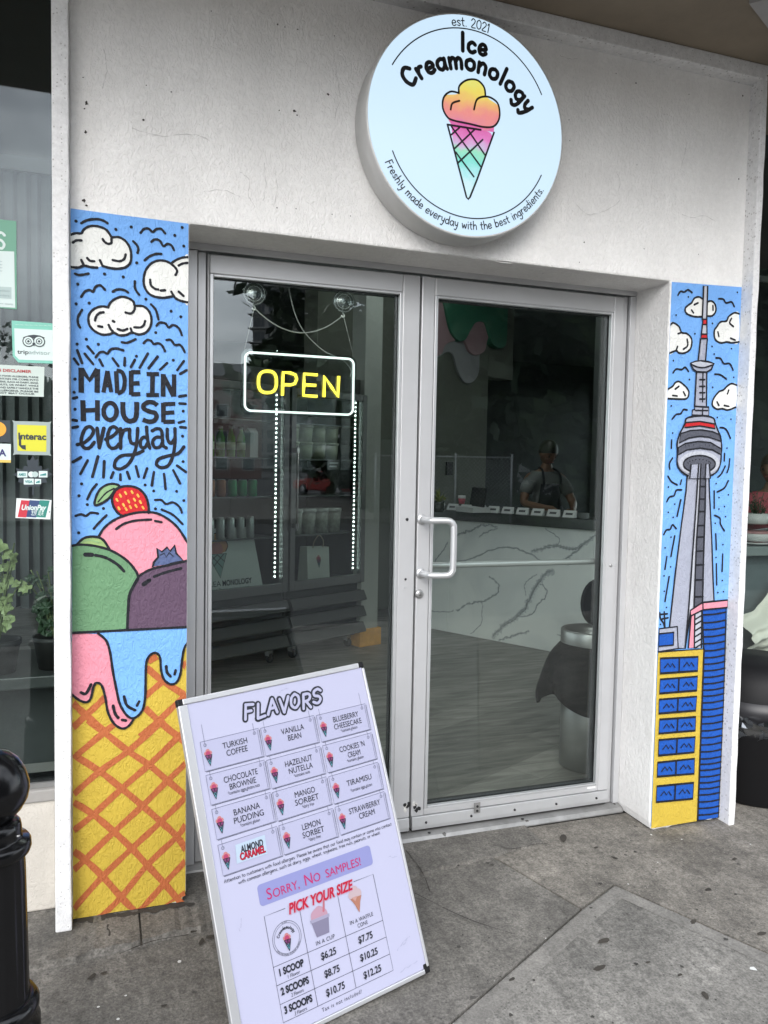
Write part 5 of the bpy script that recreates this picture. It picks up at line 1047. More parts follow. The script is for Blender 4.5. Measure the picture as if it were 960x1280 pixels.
for i in range(34):
    a = rr.uniform(0, 6.28); e_ = rr.uniform(.2, 1.4); l_ = rr.uniform(.08, .15); w_ = .008
    d_ = Vector((math.cos(a) * math.cos(e_), math.sin(a) * math.cos(e_), math.sin(e_))); s_ = Vector((-math.sin(a), math.cos(a), 0)) * w_; o_ = Vector((0, 0, .08))
    b.add([o_ - s_, o_ + s_, o_ + d_ * l_ * .6 + s_ * 1.2, o_ + d_ * l_ + Vector((0, 0, -.02)), o_ + d_ * l_ * .6 - s_ * 1.2], [(0, 1, 2, 3, 4)], lm)
b.build('foliage', t, world=False)

# waste bin inside the right door
P_ = Vector((2.215, .63, .027))
binst = mk('bin_steel', (.30, .30, .295), .42, .7, var=.06)
t = thing('waste_bin', 'steel waste bin with a black bag hanging out, inside the right door', 'waste bin', P_)
b = MB(); b.lathe([(.122, 0), (.128, .003), (.128, .50), (.0, .5)], binst); b.build('body', t, world=False)
b = MB(); b.lathe([(.130, .575), (.137, .58), (.139, .60), (.139, .655), (.135, .662), (.125, .662), (.118, .63), (.118, .58)], mk('polished_steel', (.34, .34, .335), .38, .8)); b.build('rim', t, world=False)
b = MB(); rr = random.Random(2); N = 48; bagm = mk('black_bin_bag', (.006, .006, .007), .6, bump=[('noise', 26, .5, .012)], spec=.12)
rows = [(.133, .60, 0), (.140, .575, .004), (.160, .53, .012), (.180, .47, .02), (.195, .41, .028), (.185, .36, .03)]
vs = []; fs = []
for r_, h, am in rows:
    for k in range(N):
        a = 2 * math.pi * k / N; bulge = 1 + .38 * max(0, math.cos(a - 3.35)) ** 2 * (h < .58)
        rr_ = r_ * bulge + am * (math.sin(a * 5 + 1) * .6 + math.sin(a * 9) * .5)
        vs.append((rr_ * math.cos(a), rr_ * math.sin(a), h + am * 1.6 * math.sin(a * 4 + .5) - .03 * (h < .5) * max(0, math.cos(a - 3.3))))
for i in range(len(rows) - 1):
    for k in range(N): fs.append((i * N + k, i * N + (k + 1) % N, (i + 1) * N + (k + 1) % N, (i + 1) * N + k))
b.add(vs, fs, bagm, True); o = b.build('bin_bag', t, world=False); o.modifiers.new('s', 'SUBSURF').render_levels = 1
b = MB(); q = [( .10 * math.cos(a), .11 * math.sin(a)) for a in [2 * math.pi * k / 24 for k in range(24)]]
b.prism([(.075 + x_ * .9, .775 + y_ * 1.05) for x_, y_ in q], .05, .075, plastic_black, 'xz'); b.build('lid', t, bevel=.006, world=False)

# two fridges with glass doors
fg = glass('fridge_glass', (.92, .95, .94), .25, .0)
fr_in = mk('fridge_liner', (.05, .055, .053), .5); fr_out = mk('fridge_grey', (.085, .088, .088), .45, .2); fr_rail = mk('fridge_rail', (.15, .155, .155), .4, .4)
led = emis('led_white', (.86, 1.0, .97), 9)
FA = Vector((.689, 2.668, 0))
def fridge(s0, label):
    O = FA + UX * s0; O.z = .027; FWd = .762
    t = thing('display_fridge', label, 'fridge', O, RZ, 'display fridges inside the left door')
    b = MB(); b.box((0, .06, .09), (.02, .70, 2.08), fr_out); b.box((FWd - .02, .06, .09), (FWd, .70, 2.08), fr_out); b.box((.0205, .68, .09), (FWd - .0205, .70, 2.08), fr_in); b.box((.0205, .06, 1.97), (FWd - .0205, .6795, 2.08), fr_out); b.box((.0205, .06, .09), (FWd - .0205, .6795, .54), fr_in); b.build('cabinet', t, bevel=.003, world=False)
    for k in range(3):
        z = .115 + .125 * k; b = MB(); b.prism([(.0, z), (-.035, z + .012), (-.035, z + .022), (.0, z + .085), (.05, z + .085), (.05, z)], .008, FWd - .008, fr_out, 'yz'); b.add([(.012, -.037, z + .014), (FWd - .012, -.037, z + .014), (FWd - .012, -.037, z + .021), (.012, -.037, z + .021)], [(0, 1, 2, 3)], fr_rail); b.build('vent_louvre', t, world=False, bevel=.002)
    b = MB(); w_ = .05
    b.box((.004, 0, .51), (w_, .045, 1.96), fr_rail); b.box((FWd - w_, 0, .51), (FWd - .004, .045, 1.96), fr_rail); b.box((w_ + .0005, 0, 1.91), (FWd - w_ - .0005, .045, 1.96), fr_rail); b.box((w_ + .0005, 0, .51), (FWd - w_ - .0005, .045, .575), fr_rail)
    d_ = b.build('door', t, bevel=.003, world=False)
    b = MB(); b.box((w_ + .002, .018, .577), (FWd - w_ - .002, .024, 1.908), fg); b.build('pane', d_, world=False)
    b = MB(); b.tube([(w_ * .5, -.045, .95), (w_ * .5, -.045, 1.55)], .008, steel, 8); b.box((w_ * .5 - .012, -.05, 1.50), (w_ * .5 + .012, .0, 1.535), steel); b.box((w_ * .5 - .012, -.05, .965), (w_ * .5 + .012, .0, 1.0), steel); b.build('handle', d_, world=False)
    for z in (.90, 1.19, 1.46, 1.72):
        b = MB(); b.box((.022, .085, z - .008), (FWd - .022, .66, z), fr_rail); b.build('shelf', t, world=False)
    for xs, up in ((FWd - .075, 1), (.07, 0)):
        b = MB(); b.box((xs - .014, .062, .60), (xs + .014, .072, 1.93), fr_out)
        N_ = 40
        for i in range(N_):
            z = .62 + 1.28 * i / (N_ - 1); b.box((xs - .0036, .0585, z - .0046), (xs + .0036, .0615, z + .0046), led if up else mk('led_dim', (.2, .22, .22), .3, emit=((.8, 1, .95), .25)))
        b.build('led_strip', t, world=False)
    for xs, ys in ((.10, .08), (FWd - .10, .08), (.10, .62), (FWd - .10, .62)):
        b = MB(); b.lathe([(.0001, -.014), (.030, -.014), (.036, -.008), (.036, .008), (.030, .014), (.0001, .014)], black, (xs, ys, .036), 18, 'x'); b.box((xs - .018, ys - .015, .05), (xs + .018, ys + .03, .0895), steel); b.build('caster', t, world=False)
    return t
fridge(-.105, 'glass fronted drinks fridge with rows of cans and an ice cream poster')
fridge(.668, 'glass fronted drinks fridge with stacked tubs and a paper bag, beside the column')
def fpt(s, d, z): q = FA + UX * s + WY * d; q.z = z + .027; return q
can_top = mk('can_end', (.6, .6, .6), .3, .8)
def can_proto(nm, mat, lab, grp, r_=.033, h_=.118):
    t = thing(nm, lab, 'can', (0, 0, 0), 0, grp)
    b = MB(); b.lathe([(r_ * .82, 0), (r_, .008), (r_, h_ * .88), (r_ * .82, h_ * .97)], mat, n=20); b.build('body', t, world=False)
    b = MB(); b.lathe([(r_ * .80, h_ * .972), (r_ * .86, h_), (r_ * .78, h_), (.0, h_ * .96)], can_top, n=20); b.build('lid', t, world=False)
    return t
def place(t, first, pts, labs=None):
    for i, q in enumerate(pts):
        if first and i == 0: t.location = q; 
        else: copy_thing(t, q)
oc = can_proto('soda_can', mk('can_orange', (.34, .12, .05), .35, .3), 'orange soda can on the can shelf of the left fridge', 'orange soda cans in the left fridge')
place(oc, True, [fpt(s, .13, 1.19) for s in (.0, .085, .17)])
gc = can_proto('soda_can', mk('can_green', (.03, .30, .10), .35, .3), 'green soda can on the can shelf of the left fridge', 'green soda cans in the left fridge')
place(gc, True, [fpt(s, .13, 1.19) for s in (.262, .347, .432)])
scn = can_proto('soda_can', mk('can_silver', (.48, .50, .50), .3, .6), 'silver slim can on the shelf under the coloured cans in the left fridge', 'silver cans in the left fridge', .029, .150)
place(scn, True, [fpt(s, .13, .90) for s in (.0, .083, .166, .249, .332, .415)])
# juice bottles above, with caps and a carton
t = thing('juice_bottle', 'green juice bottle with a pale label on the upper shelf of the left fridge', 'bottle', fpt(0, .14, 1.46), 0, 'green juice bottles in the left fridge')
b = MB(); b.lathe([(.026, 0), (.03, .006), (.03, .13), (.014, .17), (.013, .19), (.0, .19)], mk('bottle_green', (.08, .26, .03), .15), n=18); b.build('body', t, world=False)
b = MB(); b.lathe([(.0305, .05), (.0308, .05), (.0308, .10), (.0305, .10)], mk('pale_label', (.50, .58, .40), .5), n=18); b.build('paper_label', t, world=False)
b = MB(); b.lathe([(.015, .1905), (.016, .192), (.016, .208), (.0, .209)], cardm, n=14); b.build('cap', t, world=False)
for s in (.085, .17, .255, .34): copy_thing(t, fpt(s, .14, 1.46))
t = thing('milk_carton', 'white carton at the end of the green bottles in the left fridge', 'carton', fpt(.425, .14, 1.46), RZ)
b = MB(); b.box((-.035, -.035, 0), (.035, .035, .17), cardm); b.build('carton', t, bevel=.003, world=False); b = MB(); b.prism([(-.035, .171), (0, .205), (.035, .171)], -.035, .035, cardm, 'yz'); b.build('gable', t, world=False)
# tubs in the right fridge
def tub(nm, lab, grp, r_, h_, m1, m2):
    t = thing(nm, lab, 'tub', (0, 0, 0), 0, grp)
    b = MB(); b.lathe([(r_ * .84, 0), (r_ * .97, h_ * .85), (.0, h_ * .85)], m1, n=24); b.build('tub', t, world=False); b = MB(); b.lathe([(r_ * .99, h_ * .855), (r_ * 1.04, h_ * .86), (r_ * 1.04, h_ * .98), (r_ * .96, h_), (.0, h_)], m2, n=24); b.build('lid', t, world=False); return t
tt_ = tub('ice_cream_tub', 'pale round tub stacked in the upper shelf of the right fridge', 'pale tubs stacked in the right fridge', .062, .125, mk('tub_pale', (.40, .42, .32), .5, var=.15, vscale=20), mk('tub_lid', (.50, .52, .42), .5))
place(tt_, True, [fpt(s, .16, z) for z in (1.46, 1.586) for s in (.80, .93, 1.06, 1.19)])
jr = tub('glass_jar', 'jar of pale sauce with a white lid on the lower shelf of the right fridge', 'sauce jars in the right fridge', .055, .19, mk('jar_pale', (.32, .33, .30), .25, var=.3, vscale=30), mk('jar_lid', (.62, .63, .62), .4))
place(jr, True, [fpt(s, .16, .90) for s in (.85, .98, 1.11, 1.24)])
t = thing('price_card', 'small price card hanging from the tub shelf of the right fridge', 'price card', fpt(1.15, .078, 1.40), RZ); b = MB(); b.box((-.06, -.003, -.02), (.06, .0, .055), mk('slate_card', (.06, .06, .06), .5)); b.build('card', t, world=False)
b = MB(); b.add([(-.045, -.0042, .028), (.045, -.0042, .028), (.045, -.0042, .040), (-.045, -.0042, .040)], [(0, 1, 2, 3)], cardm); b.add([(-.045, -.0042, .002), (.03, -.0042, .002), (.03, -.0042, .014), (-.045, -.0042, .014)], [(0, 1, 2, 3)], cardm); b.build('chalk_writing', t, world=False)
# paper bag with twine handle at the bottom of the right fridge
t = thing('paper_bag', 'white paper carrier bag with twine handles at the bottom of the right fridge', 'paper bag', fpt(1.03, .11, .545), RZ)
b = MB(); bm_ = mk('white_paper', (.52, .53, .50), .7, bump=[('noise', 14, .5, .012)])
b.add([(-.11, -.02, 0), (.11, -.02, 0), (.11, .10, 0), (-.11, .10, 0), (-.105, .0, .26), (.115, .0, .25), (.115, .08, .25), (-.105, .08, .26)], [(0, 3, 2, 1), (0, 1, 5, 4), (1, 2, 6, 5), (2, 3, 7, 6), (3, 0, 4, 7)], bm_); b.build('bag', t, world=False)
b = MB(); b.tube(crom([(-.05, -.002, .25), (-.045, -.012, .30), (0, -.015, .345), (.045, -.012, .30), (.05, -.002, .25)], 4), .004, mk('twine', (.35, .30, .22), .8), 6); b.build('handle', t, world=False)
b = MB(); P2 = Paint(lambda a, bb, h: (a, -.0215 + .02 * (bb / .26) - h, bb)); minicone(P2, .0, .15, .05); P2.build('printed_cone', t, world=False, fixn=False)
# cone poster leaning inside the left fridge
t = thing('cone_poster', 'white poster of an ice cream cone standing in the left fridge', 'poster', fpt(.0, .085, .545), RZ)
b = MB(); psh = mk('poster_white', (.62, .65, .63), .5); lean = lambda a, bb, h: (a, .06 * bb / .43 - .0 - h, bb)
b.add([(-.10, 0, 0), (.50, 0, 0), (.44, .06, .43), (-.10, .06, .43), (-.10, .006, 0), (.50, .006, 0), (.44, .066, .43), (-.10, .066, .43)], [(0, 1, 2, 3), (4, 5, 6, 7), (0, 1, 5, 4), (1, 2, 6, 5), (2, 3, 7, 6)], psh); b.build('board', t, world=False)
P2 = Paint(lean); cxp, czp = .135, .275
for cx, cy, r_, mt in ((0, .075, .05, mk('poster_gold', (.62, .36, .14), .5)), (-.042, .035, .045, mk('poster_gold', (.62, .36, .14), .5)), (.045, .035, .045, mk('poster_orange', (.60, .25, .12), .5)), (0, .015, .05, mk('poster_rose', (.50, .17, .15), .5))): P2.dot((cxp + cx, czp + cy), r_, mt, 1)
P2.poly([(cxp - .075, czp - .015), (cxp + .075, czp - .015), (cxp + .012, czp - .17)], mk('poster_teal', (.22, .36, .34), .5), 1)
pb = lambda ps: [(cxp + a, czp + c_) for a, c_ in ps]
for l in [[(-.075,-.015),(.075,-.015),(.012,-.175),(-.075,-.015)],[(-.05,-.02),(.035,-.11)],[(0,-.02),(.055,-.07)],[(.05,-.02),(-.035,-.095)],[(.0,-.02),(-.055,-.06)]]: P2.stroke(pb(l), .006, INKB, 3, 0)
P2.stroke(pb([(-.07,-.0),(-.09,.03),(-.06,.075),(-.04,.078),(-.03,.11),(.0,.125),(.035,.11),(.045,.078),(.075,.07),(.09,.035),(.07,0)]), .006, INKB, 3, 3)
P2.text('CREA', (.080, .062), .052, INKB, 3, bold=-.005, width=.135); P2.text('MONOLOGY', (.282, .062), .052, INKB, 3, bold=.03, width=.245); P2.text('Crafted Premium Ice Cream', (.20, .022), .030, mk('poster_grey_ink', (.12, .13, .13), .5), 3, width=.36)
P2.dot((.24, .395), .045, black, 4); P2.build('print', t, world=False, fixn=False)  # the black disc is a reflection painted into the print

# ------------------------------------------------------------------ left shop window, its low wall and stickers
lw = thing('low_wall', 'cream stucco low wall with a grey ledge under the left window', 'wall', (-1.6, .15, .0)); lw['kind'] = 'thing'
b = MB(); b.box((-3.4, .075, .03 - .012), (-.126, .30, .372), cream_st); b.build('wall', lw, bevel=.006)
b = MB(); b.box((-3.4, .066, .373), (-.126, .32, .412), mk('grey_ledge', (.27, .26, .245), .85, bump=[('noise', 80, .3, .002)], var=.12)); b.build('ledge', lw, bevel=.005)
swn = thing('shop_window', 'tall dark shop window with stickers, left of the painted cone pillar', 'shop window', (-1.6, .1, .413))
b = MB(); b.box((-3.39, .097, .4135), (-.126, .103, 3.03), win_glass); b.build('pane', swn)
b = MB(); b.box((-3.39, .085, .4133), (-.1265, .096, .428), alu_dirty); b.box((-3.4, .11, .4133), (-.127, .15, .44), plastic_black); b.build('bottom_frame', swn)
bl_ = thing('vertical_blind', 'grey vertical slat blind hanging inside the left window', 'blind', (-.6, .46, .9))
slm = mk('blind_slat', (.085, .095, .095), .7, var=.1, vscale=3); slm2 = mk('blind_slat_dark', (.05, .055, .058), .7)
b = MB(); rr = random.Random(8)
x = -3.0
while x < .22:
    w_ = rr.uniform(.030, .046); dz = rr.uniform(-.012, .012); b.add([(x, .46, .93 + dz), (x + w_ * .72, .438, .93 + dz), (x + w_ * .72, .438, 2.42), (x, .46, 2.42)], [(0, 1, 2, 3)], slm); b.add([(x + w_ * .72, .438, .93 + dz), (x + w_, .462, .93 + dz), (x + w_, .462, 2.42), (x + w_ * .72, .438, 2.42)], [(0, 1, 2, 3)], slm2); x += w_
b.build('slats', bl_, fixn=False)
b = MB(); b.box((-3.0, .43, 2.421), (.22, .48, 2.47), fr_out); b.build('head_rail', bl_)
ie = thing('display_ledge', 'dark ledge inside the left window, below the slat blind', 'ledge', (-1.2, .4, .72)); 
b = MB(); b.box((-3.0, .20, .70), (.24, .62, .74), mk('ledge_top', (.045, .05, .048), .35, var=.1)); b.build('board', ie, bevel=.004)
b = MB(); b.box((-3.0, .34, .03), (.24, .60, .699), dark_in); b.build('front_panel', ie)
# plant inside the left window
def leafy(name, label, base, stems, leaves, lm, seed, spread, hgt_, size, pot_mat, cat='potted plant'):
    t = thing(name, label, cat, base); r_ = random.Random(seed)
    b = MB(); b.lathe([(.05, 0), (.065, .09), (.07, .095), (.07, .11), (.062, .11), (.055, .02), (.0, .02)], pot_mat, base); b.build('pot', t)
    b = MB(); lv = MB(); B_ = Vector(base) + Vector((0, 0, .1))
    for i in range(stems):
        a = r_.uniform(0, 6.28); d_ = Vector((math.cos(a) * spread * r_.uniform(.3, 1), math.sin(a) * spread * .35 * r_.uniform(.3, 1), hgt_ * r_.uniform(.5, 1)))
        pts = [B_, B_ + d_ * .5 + Vector((0, 0, .03)), B_ + d_]; b.tube(crom(pts, 4), .0025, mk('plant_stem', (.10, .13, .05), .7), 5)
        for j in range(leaves):
            f_ = r_.uniform(.3, 1.0); c = B_ + d_ * f_ + Vector((r_.gauss(0, .02), r_.gauss(0, .012), r_.gauss(0, .02))); s_ = size * r_.uniform(.6, 1.2)
            nrm = Vector((r_.gauss(0, .5), -1, r_.gauss(.3, .5))).normalized(); t1 = nrm.orthogonal().normalized(); t2 = nrm.cross(t1); an = r_.uniform(0, 6.28)
            poly = []
            for k in range(10):
                q = 2 * math.pi * k / 10 + an; rad = s_ * (1 if k % 2 == 0 else .72) * (.35 if k == 0 else 1); poly.append(c + t1 * rad * math.cos(q) + t2 * rad * math.sin(q) + nrm * (-.25 * rad if k % 2 else 0))
            ctr = len(poly); lv.add(poly + [c], [(k, (k + 1) % 10, 10) for k in range(10)], lm)
    b.build('stems', t); lv.build('foliage', t, fixn=False)
pg = mk('plant_pale_leaf', (.26, .33, .14), .5, var=.35, vscale=25); pd = mk('plant_dark_leaf', (.03, .06, .03), .5, var=.4, vscale=25); potm = mk('dark_pot', (.015, .015, .015), .6)
leafy('potted_plant', 'pale lobed leaf plant inside the left window, near the glass', (-.31, .29, .741), 9, 4, pg, 21, .10, .33, .024, potm)
leafy('potted_plant', 'dark bushy plant inside the left window, beside the painted pillar', (-.14, .31, .741), 12, 6, pd, 5, .09, .24, .022, potm)
ZS = Zm(0, 380, 4.264, .0965); ZS0 = Zm(0, 0, 3.0455, .0965)
SF = lambda a, b, h: (a, .0962 - h * .5, b)
def sticker(name, label, cat='sticker'):
    t = thing(name, label, cat, (0, 0, 0)); return t
def stk_done(t, parts):
    # put the Empty at the sticker's middle
    pass
def sheet(pts, mat, Z=ZS, back=True):
    P = Paint(SF); P.poly(Z.L(pts), mat, 1); return P
TEALB = mk('st_teal', (.18, .50, .40), .45); STW = mk('st_white', (.58, .68, .66), .45); STI = mk('st_ink', (.02, .03, .04), .5); STG = mk('st_grey', (.25, .33, .33), .5)
def tquad(P, Z, txt, x0, x1, y, hpx, mat, layer=3, bold=0, shear=0):
    a0, b0 = Z(x0, y); a1, b1 = Z(x1, y + (x1 - x0) * .03); hs = abs(Z(x0, y + hpx)[1] - b0) / .70
    P.text(txt, ((a0 + a1) / 2, (b0 + b1) / 2), hs, mat, layer, bold=bold, shear=shear, width=a1 - a0, ang=math.atan2(b1 - b0, a1 - a0) * .3)
def mid(Z, x, y): a, b = Z(x, y); return (a, .0965, b)
t = thing('window_sticker', 'teal bordered review sticker with an owl face on the left window', 'sticker', mid(ZS, 175, 205))
P = Paint(SF); P.poly(ZS.L([(62,88),(287,104),(287,318),(98,312),(68,278)]), TEALB, 1); P.poly(ZS.L([(76,130),(287,140),(287,303),(102,297),(80,275)]), STW, 2); P.build('sheet', t, fixn=False)
P = Paint(SF)
for cx in (152, 209):
    for r_, mt, ly in ((28, STI, 4), (23, STW, 5), (15, STI, 6), (11, STW, 7), (6, STI, 8)): c = ZS(cx, 200); P.dot(c, r_ / 4.264 * .0026, mt, ly, 18)
P.poly(ZS.L([(122,178),(150,168),(180,164),(212,168),(240,180),(232,188),(180,184),(130,186)]), STI, 3); P.poly(ZS.L([(172,208),(190,208),(181,226)]), STI, 9)
tquad(P, ZS, 'trip', 92, 153, 254, 22, STI, 4, .01); tquad(P, ZS, 'advisor', 155, 268, 257, 22, STG, 4, .0)
for x in range(8): tquad(P, ZS, 'Review us', 84 + x * 25, 104 + x * 25, 110 + x * .8, 6, STW, 4)
P.build('print', t, fixn=False)
t = thing('window_notice', 'white typed allergy notice with a red heading on the left window', 'notice', mid(ZS, 118, 410))
P = Paint(SF); P.poly(ZS.L([(-160,316),(237,335),(233,495),(-160,482)]), mk('st_paper', (.50, .58, .54), .5), 1); P.build('sheet', t, fixn=False)
P = Paint(SF); tquad(P, ZS, 'ALLERGEN DISCLAIMER', -130, 168, 349, 15, mk('st_red', (.40, .05, .05), .5), 3, .03)
for i, s_ in enumerate(['CUSTOMERS WITH FOOD ALLERGIES, PLEASE', 'FOOD MAY CONTAIN OR COME INTO', 'COMMON ALLERGENS, SUCH AS DAIRY, EGGS,', 'TREE NUTS, PEANUTS, OR WHEAT. WHILE', 'WE TAKE CARE AND SAFELY HANDLE THE', 'POTENTIAL ALLERGENS, PLEASE BE', 'CONTACT MAY OCCUR']): tquad(P, ZS, s_, -140 + (i == 6) * 60, 205 - (i == 6) * 20, 378 + i * 15.5, 9, STI, 3, .02)
P.build('writing', t, fixn=False)
t = thing('window_sticker', 'black square card sticker with an orange disc at the edge of the left window', 'sticker', mid(ZS, 28, 680))
P = Paint(SF); P.poly(ZS.L([(-70,618),(55,621),(55,738),(-70,735)]), STI, 1); P.build('sheet', t, fixn=False)
P = Paint(SF); c = ZS(-45, 667); P.dot(c, .0235, mk('st_redd', (.55, .05, .03), .45), 2, 24); c = ZS(-10, 667); P.dot(c, .0225, mk('st_orange', (.72, .33, .03), .45), 3, 24); P.build('discs', t, fixn=False)
t = thing('window_sticker', 'white card sticker with blue letters and a yellow stripe on the left window', 'sticker', mid(ZS, 28, 795))
P = Paint(SF); P.poly(ZS.L([(-90,742),(58,746),(58,846),(-90,842)]), STW, 1); P.poly(ZS.L([(-90,828),(58,832),(58,846),(-90,842)]), mk('st_gold', (.62, .45, .10), .45), 2); P.build('sheet', t, fixn=False)
P = Paint(SF); tquad(P, ZS, 'VISA', -80, 34, 790, 36, mk('st_navy', (.03, .03, .14), .45), 3, .03); P.build('lettering', t, fixn=False)
t = thing('window_sticker', 'yellow square payment sticker in a silver border on the left window', 'sticker', mid(ZS, 170, 715))
P = Paint(SF); P.poly(ZS.L(crom([(80,624),(258,630),(268,640),(267,796),(258,806),(85,801),(74,792),(72,634)], 2, True)), mk('st_silver', (.30, .36, .35), .4), 1); P.poly(ZS.L([(91,643),(248,648),(247,788),(93,783)]), mk('st_yellow', (.58, .56, .03), .45), 2); P.build('sheet', t, fixn=False)
P = Paint(SF); tquad(P, ZS, 'Interac', 98, 246, 703, 34, STI, 4, .035)
P.poly(ZS.L([(100,700),(112,700),(114,752),(137,752),(138,778),(118,772),(100,752)]), STI, 3); P.build('lettering', t, fixn=False)
t = thing('window_decal', 'black maple leaf decal with small card logos on the left window', 'decal', mid(ZS, 175, 910))
lf_ = [(175,806),(188,832),(206,824),(203,866),(222,862),(225,885),(262,876),(256,894),(279,906),(244,930),(252,950),(214,956),(213,976),(182,972),(181,1018),(171,1018),(172,972),(135,976),(132,956),(96,950),(102,930),(70,908),(92,896),(84,874),(122,885),(128,862),(148,868),(142,826),(160,834)]
P = Paint(SF); P.poly(ZS.L(lf_), STI, 1); P.build('leaf', t, fixn=False)
P = Paint(SF)
for x0, y0, x1, y1, txt in [(93,892,146,924,'AMEX'),(153,892,201,924,''),(207,890,253,924,''),(127,930,180,962,'VISA'),(185,932,219,960,'')]:
    q = [(x0,y0),(x1,y0+1),(x1,y1),(x0,y1)]
    if y0 == 892 and x0 == 153:
        c = ZS(167, 908); P.dot(c, .009, STW, 2, 14); c = ZS(187, 908); P.dot(c, .009, mk('st_pale2', (.40, .50, .49), .5), 3, 14); continue
    P.poly(ZS.L(q), STW, 2)
    if txt: tquad(P, ZS, txt, x0 + 6, x1 - 6, (y0 + y1) / 2, 14, mk('st_tealink', (.03, .22, .22), .5), 4, .03)
    else: P.poly(ZS.L([(x0 + 7, (y0 + y1) / 2 + 2), (x1 - 7, (y0 + y1) / 2 - 6), (x1 - 7, (y0 + y1) / 2 + 7), (x0 + 7, (y0 + y1) / 2 + 8)]), mk('st_tealink', (.03, .22, .22), .5), 4)
P.build('card_logos', t, fixn=False)
t = thing('window_sticker', 'white payment sticker with red, blue and green slanted bars on the left window', 'sticker', mid(ZS, 180, 1092))
P = Paint(SF); P.poly(ZS.L([(88,1035),(275,1045),(268,1148),(82,1140)]), mk('st_bright', (.66, .72, .72), .45), 1); P.build('sheet', t, fixn=False)
P = Paint(SF)
for (a, b2, c, d_), mt in (((113,158,140,94), mk('st_red2', (.48, .03, .05), .4)), ((158,213,193,140), mk('st_blue2', (.03, .06, .16), .4)), ((213,265,243,193), mk('st_green2', (.02, .20, .16), .4))): P.poly(ZS.L([(a,1045),(b2,1048),(c,1138),(d_,1135)]), mt, 2)
tquad(P, ZS, 'UnionPay', 115, 248, 1082, 27, STW, 4, .035, .25)
def cj(strs, ox, oy, k):
    for s_ in strs: P.stroke(ZS.L([(ox + x * k + (1 - y) * k * .25, oy + y * k) for x, y in s_]), .0013, STW, 4, 0, caps=False)
cj([[(.25,0),(0,.3)],[(.12,.25),(.4,.25)],[(.05,.45),(.4,.45)],[(.22,.25),(.22,.95)],[(.05,.7),(.12,.8)],[(.22,.95),(.45,.85)],[(.55,.08),(.55,.98)],[(.55,.08),(.92,.08)],[(.92,.08),(.9,.45)],[(.55,.27),(.9,.27)],[(.55,.46),(.9,.46)],[(.55,.98),(.72,.85)],[(.68,.5),(.98,.98)],[(.95,.55),(.8,.68)]], 163, 1098, 30)
cj([[(0,.1),(.45,.1)],[(.1,.1),(.1,.8)],[(.34,.1),(.34,.98)],[(.1,.32),(.34,.32)],[(.1,.54),(.34,.54)],[(0,.82),(.45,.75)],[(.6,.0),(.66,.15)],[(.88,.0),(.8,.15)],[(.55,.25),(.95,.25)],[(.5,.5),(1,.5)],[(.75,.25),(.74,.6)],[(.74,.6),(.5,.98)],[(.75,.55),(1,.98)]], 200, 1099, 30)
P.build('lettering', t, fixn=False)
t = thing('window_poster', 'green poster with a big white letter and a taped white sheet on the left window', 'poster', mid(ZS0, 30, 1010))
P = Paint(SF); P.poly(ZS0.L([(-160,818),(62,842),(64,1178),(-160,1160)]), mk('st_green', (.13, .33, .23), .5), 1); P.build('sheet', t, fixn=False)
P = Paint(SF); P.poly(ZS0.L([(-140,950),(54,958),(58,1172),(-140,1160)]), STW, 2)
P.stroke(ZS0.L([(17,896),(6,886),(-10,892),(-8,908),(8,918),(16,932),(8,946),(-12,942)]), .0075, STW, 3, 4); tquad(P, ZS0, 'COUPON', -128, -14, 914, 50, STW, 3, .03)
for y in (992, 1004, 1016, 1028): tquad(P, ZS0, 'scan here for', -60, 10, y, 6, STG, 4)
P.poly(ZS0.L([(-60,1088),(44,1094),(44,1138),(-60,1132)]), mk('st_pale2', (.40, .50, .49), .5), 3); tquad(P, ZS0, 'How to redeem', -50, 36, 1104, 8, STG, 5); tquad(P, ZS0, 'online orders', -50, 36, 1122, 8, STG, 5); tquad(P, ZS0, 'terms and conditions apply', -120, 50, 1150, 6, STG, 4); P.build('print', t, fixn=False)

# ------------------------------------------------------------------ people
skin_l = mk('skin', (.20, .11, .075), .5, var=.06, vscale=20)
def skin_mesh(name, nodes, edges, mat, parent, sub=2, root=0):
    """one continuous limb-and-trunk surface grown over a skeleton; nodes = [(x, y, z, rx, ry)]"""
    me = bpy.data.meshes.new(name); me.from_pydata([n_[:3] for n_ in nodes], edges, []); me.materials.append(mat)
    o = bpy.data.objects.new(name, me); COL.objects.link(o); o.parent = parent
    sk = o.modifiers.new('skin', 'SKIN'); sk.use_smooth_shade = True; sk.branch_smoothing = .5
    if not me.skin_vertices: bpy.context.view_layer.update()
    for v, n_ in zip(me.skin_vertices[0].data, nodes): v.radius = (n_[3], n_[4] if len(n_) > 4 else n_[3]); v.use_root = False
    me.skin_vertices[0].data[root].use_root = True
    ss = o.modifiers.new('sub', 'SUBSURF'); ss.levels = sub; ss.render_levels = sub
    return o
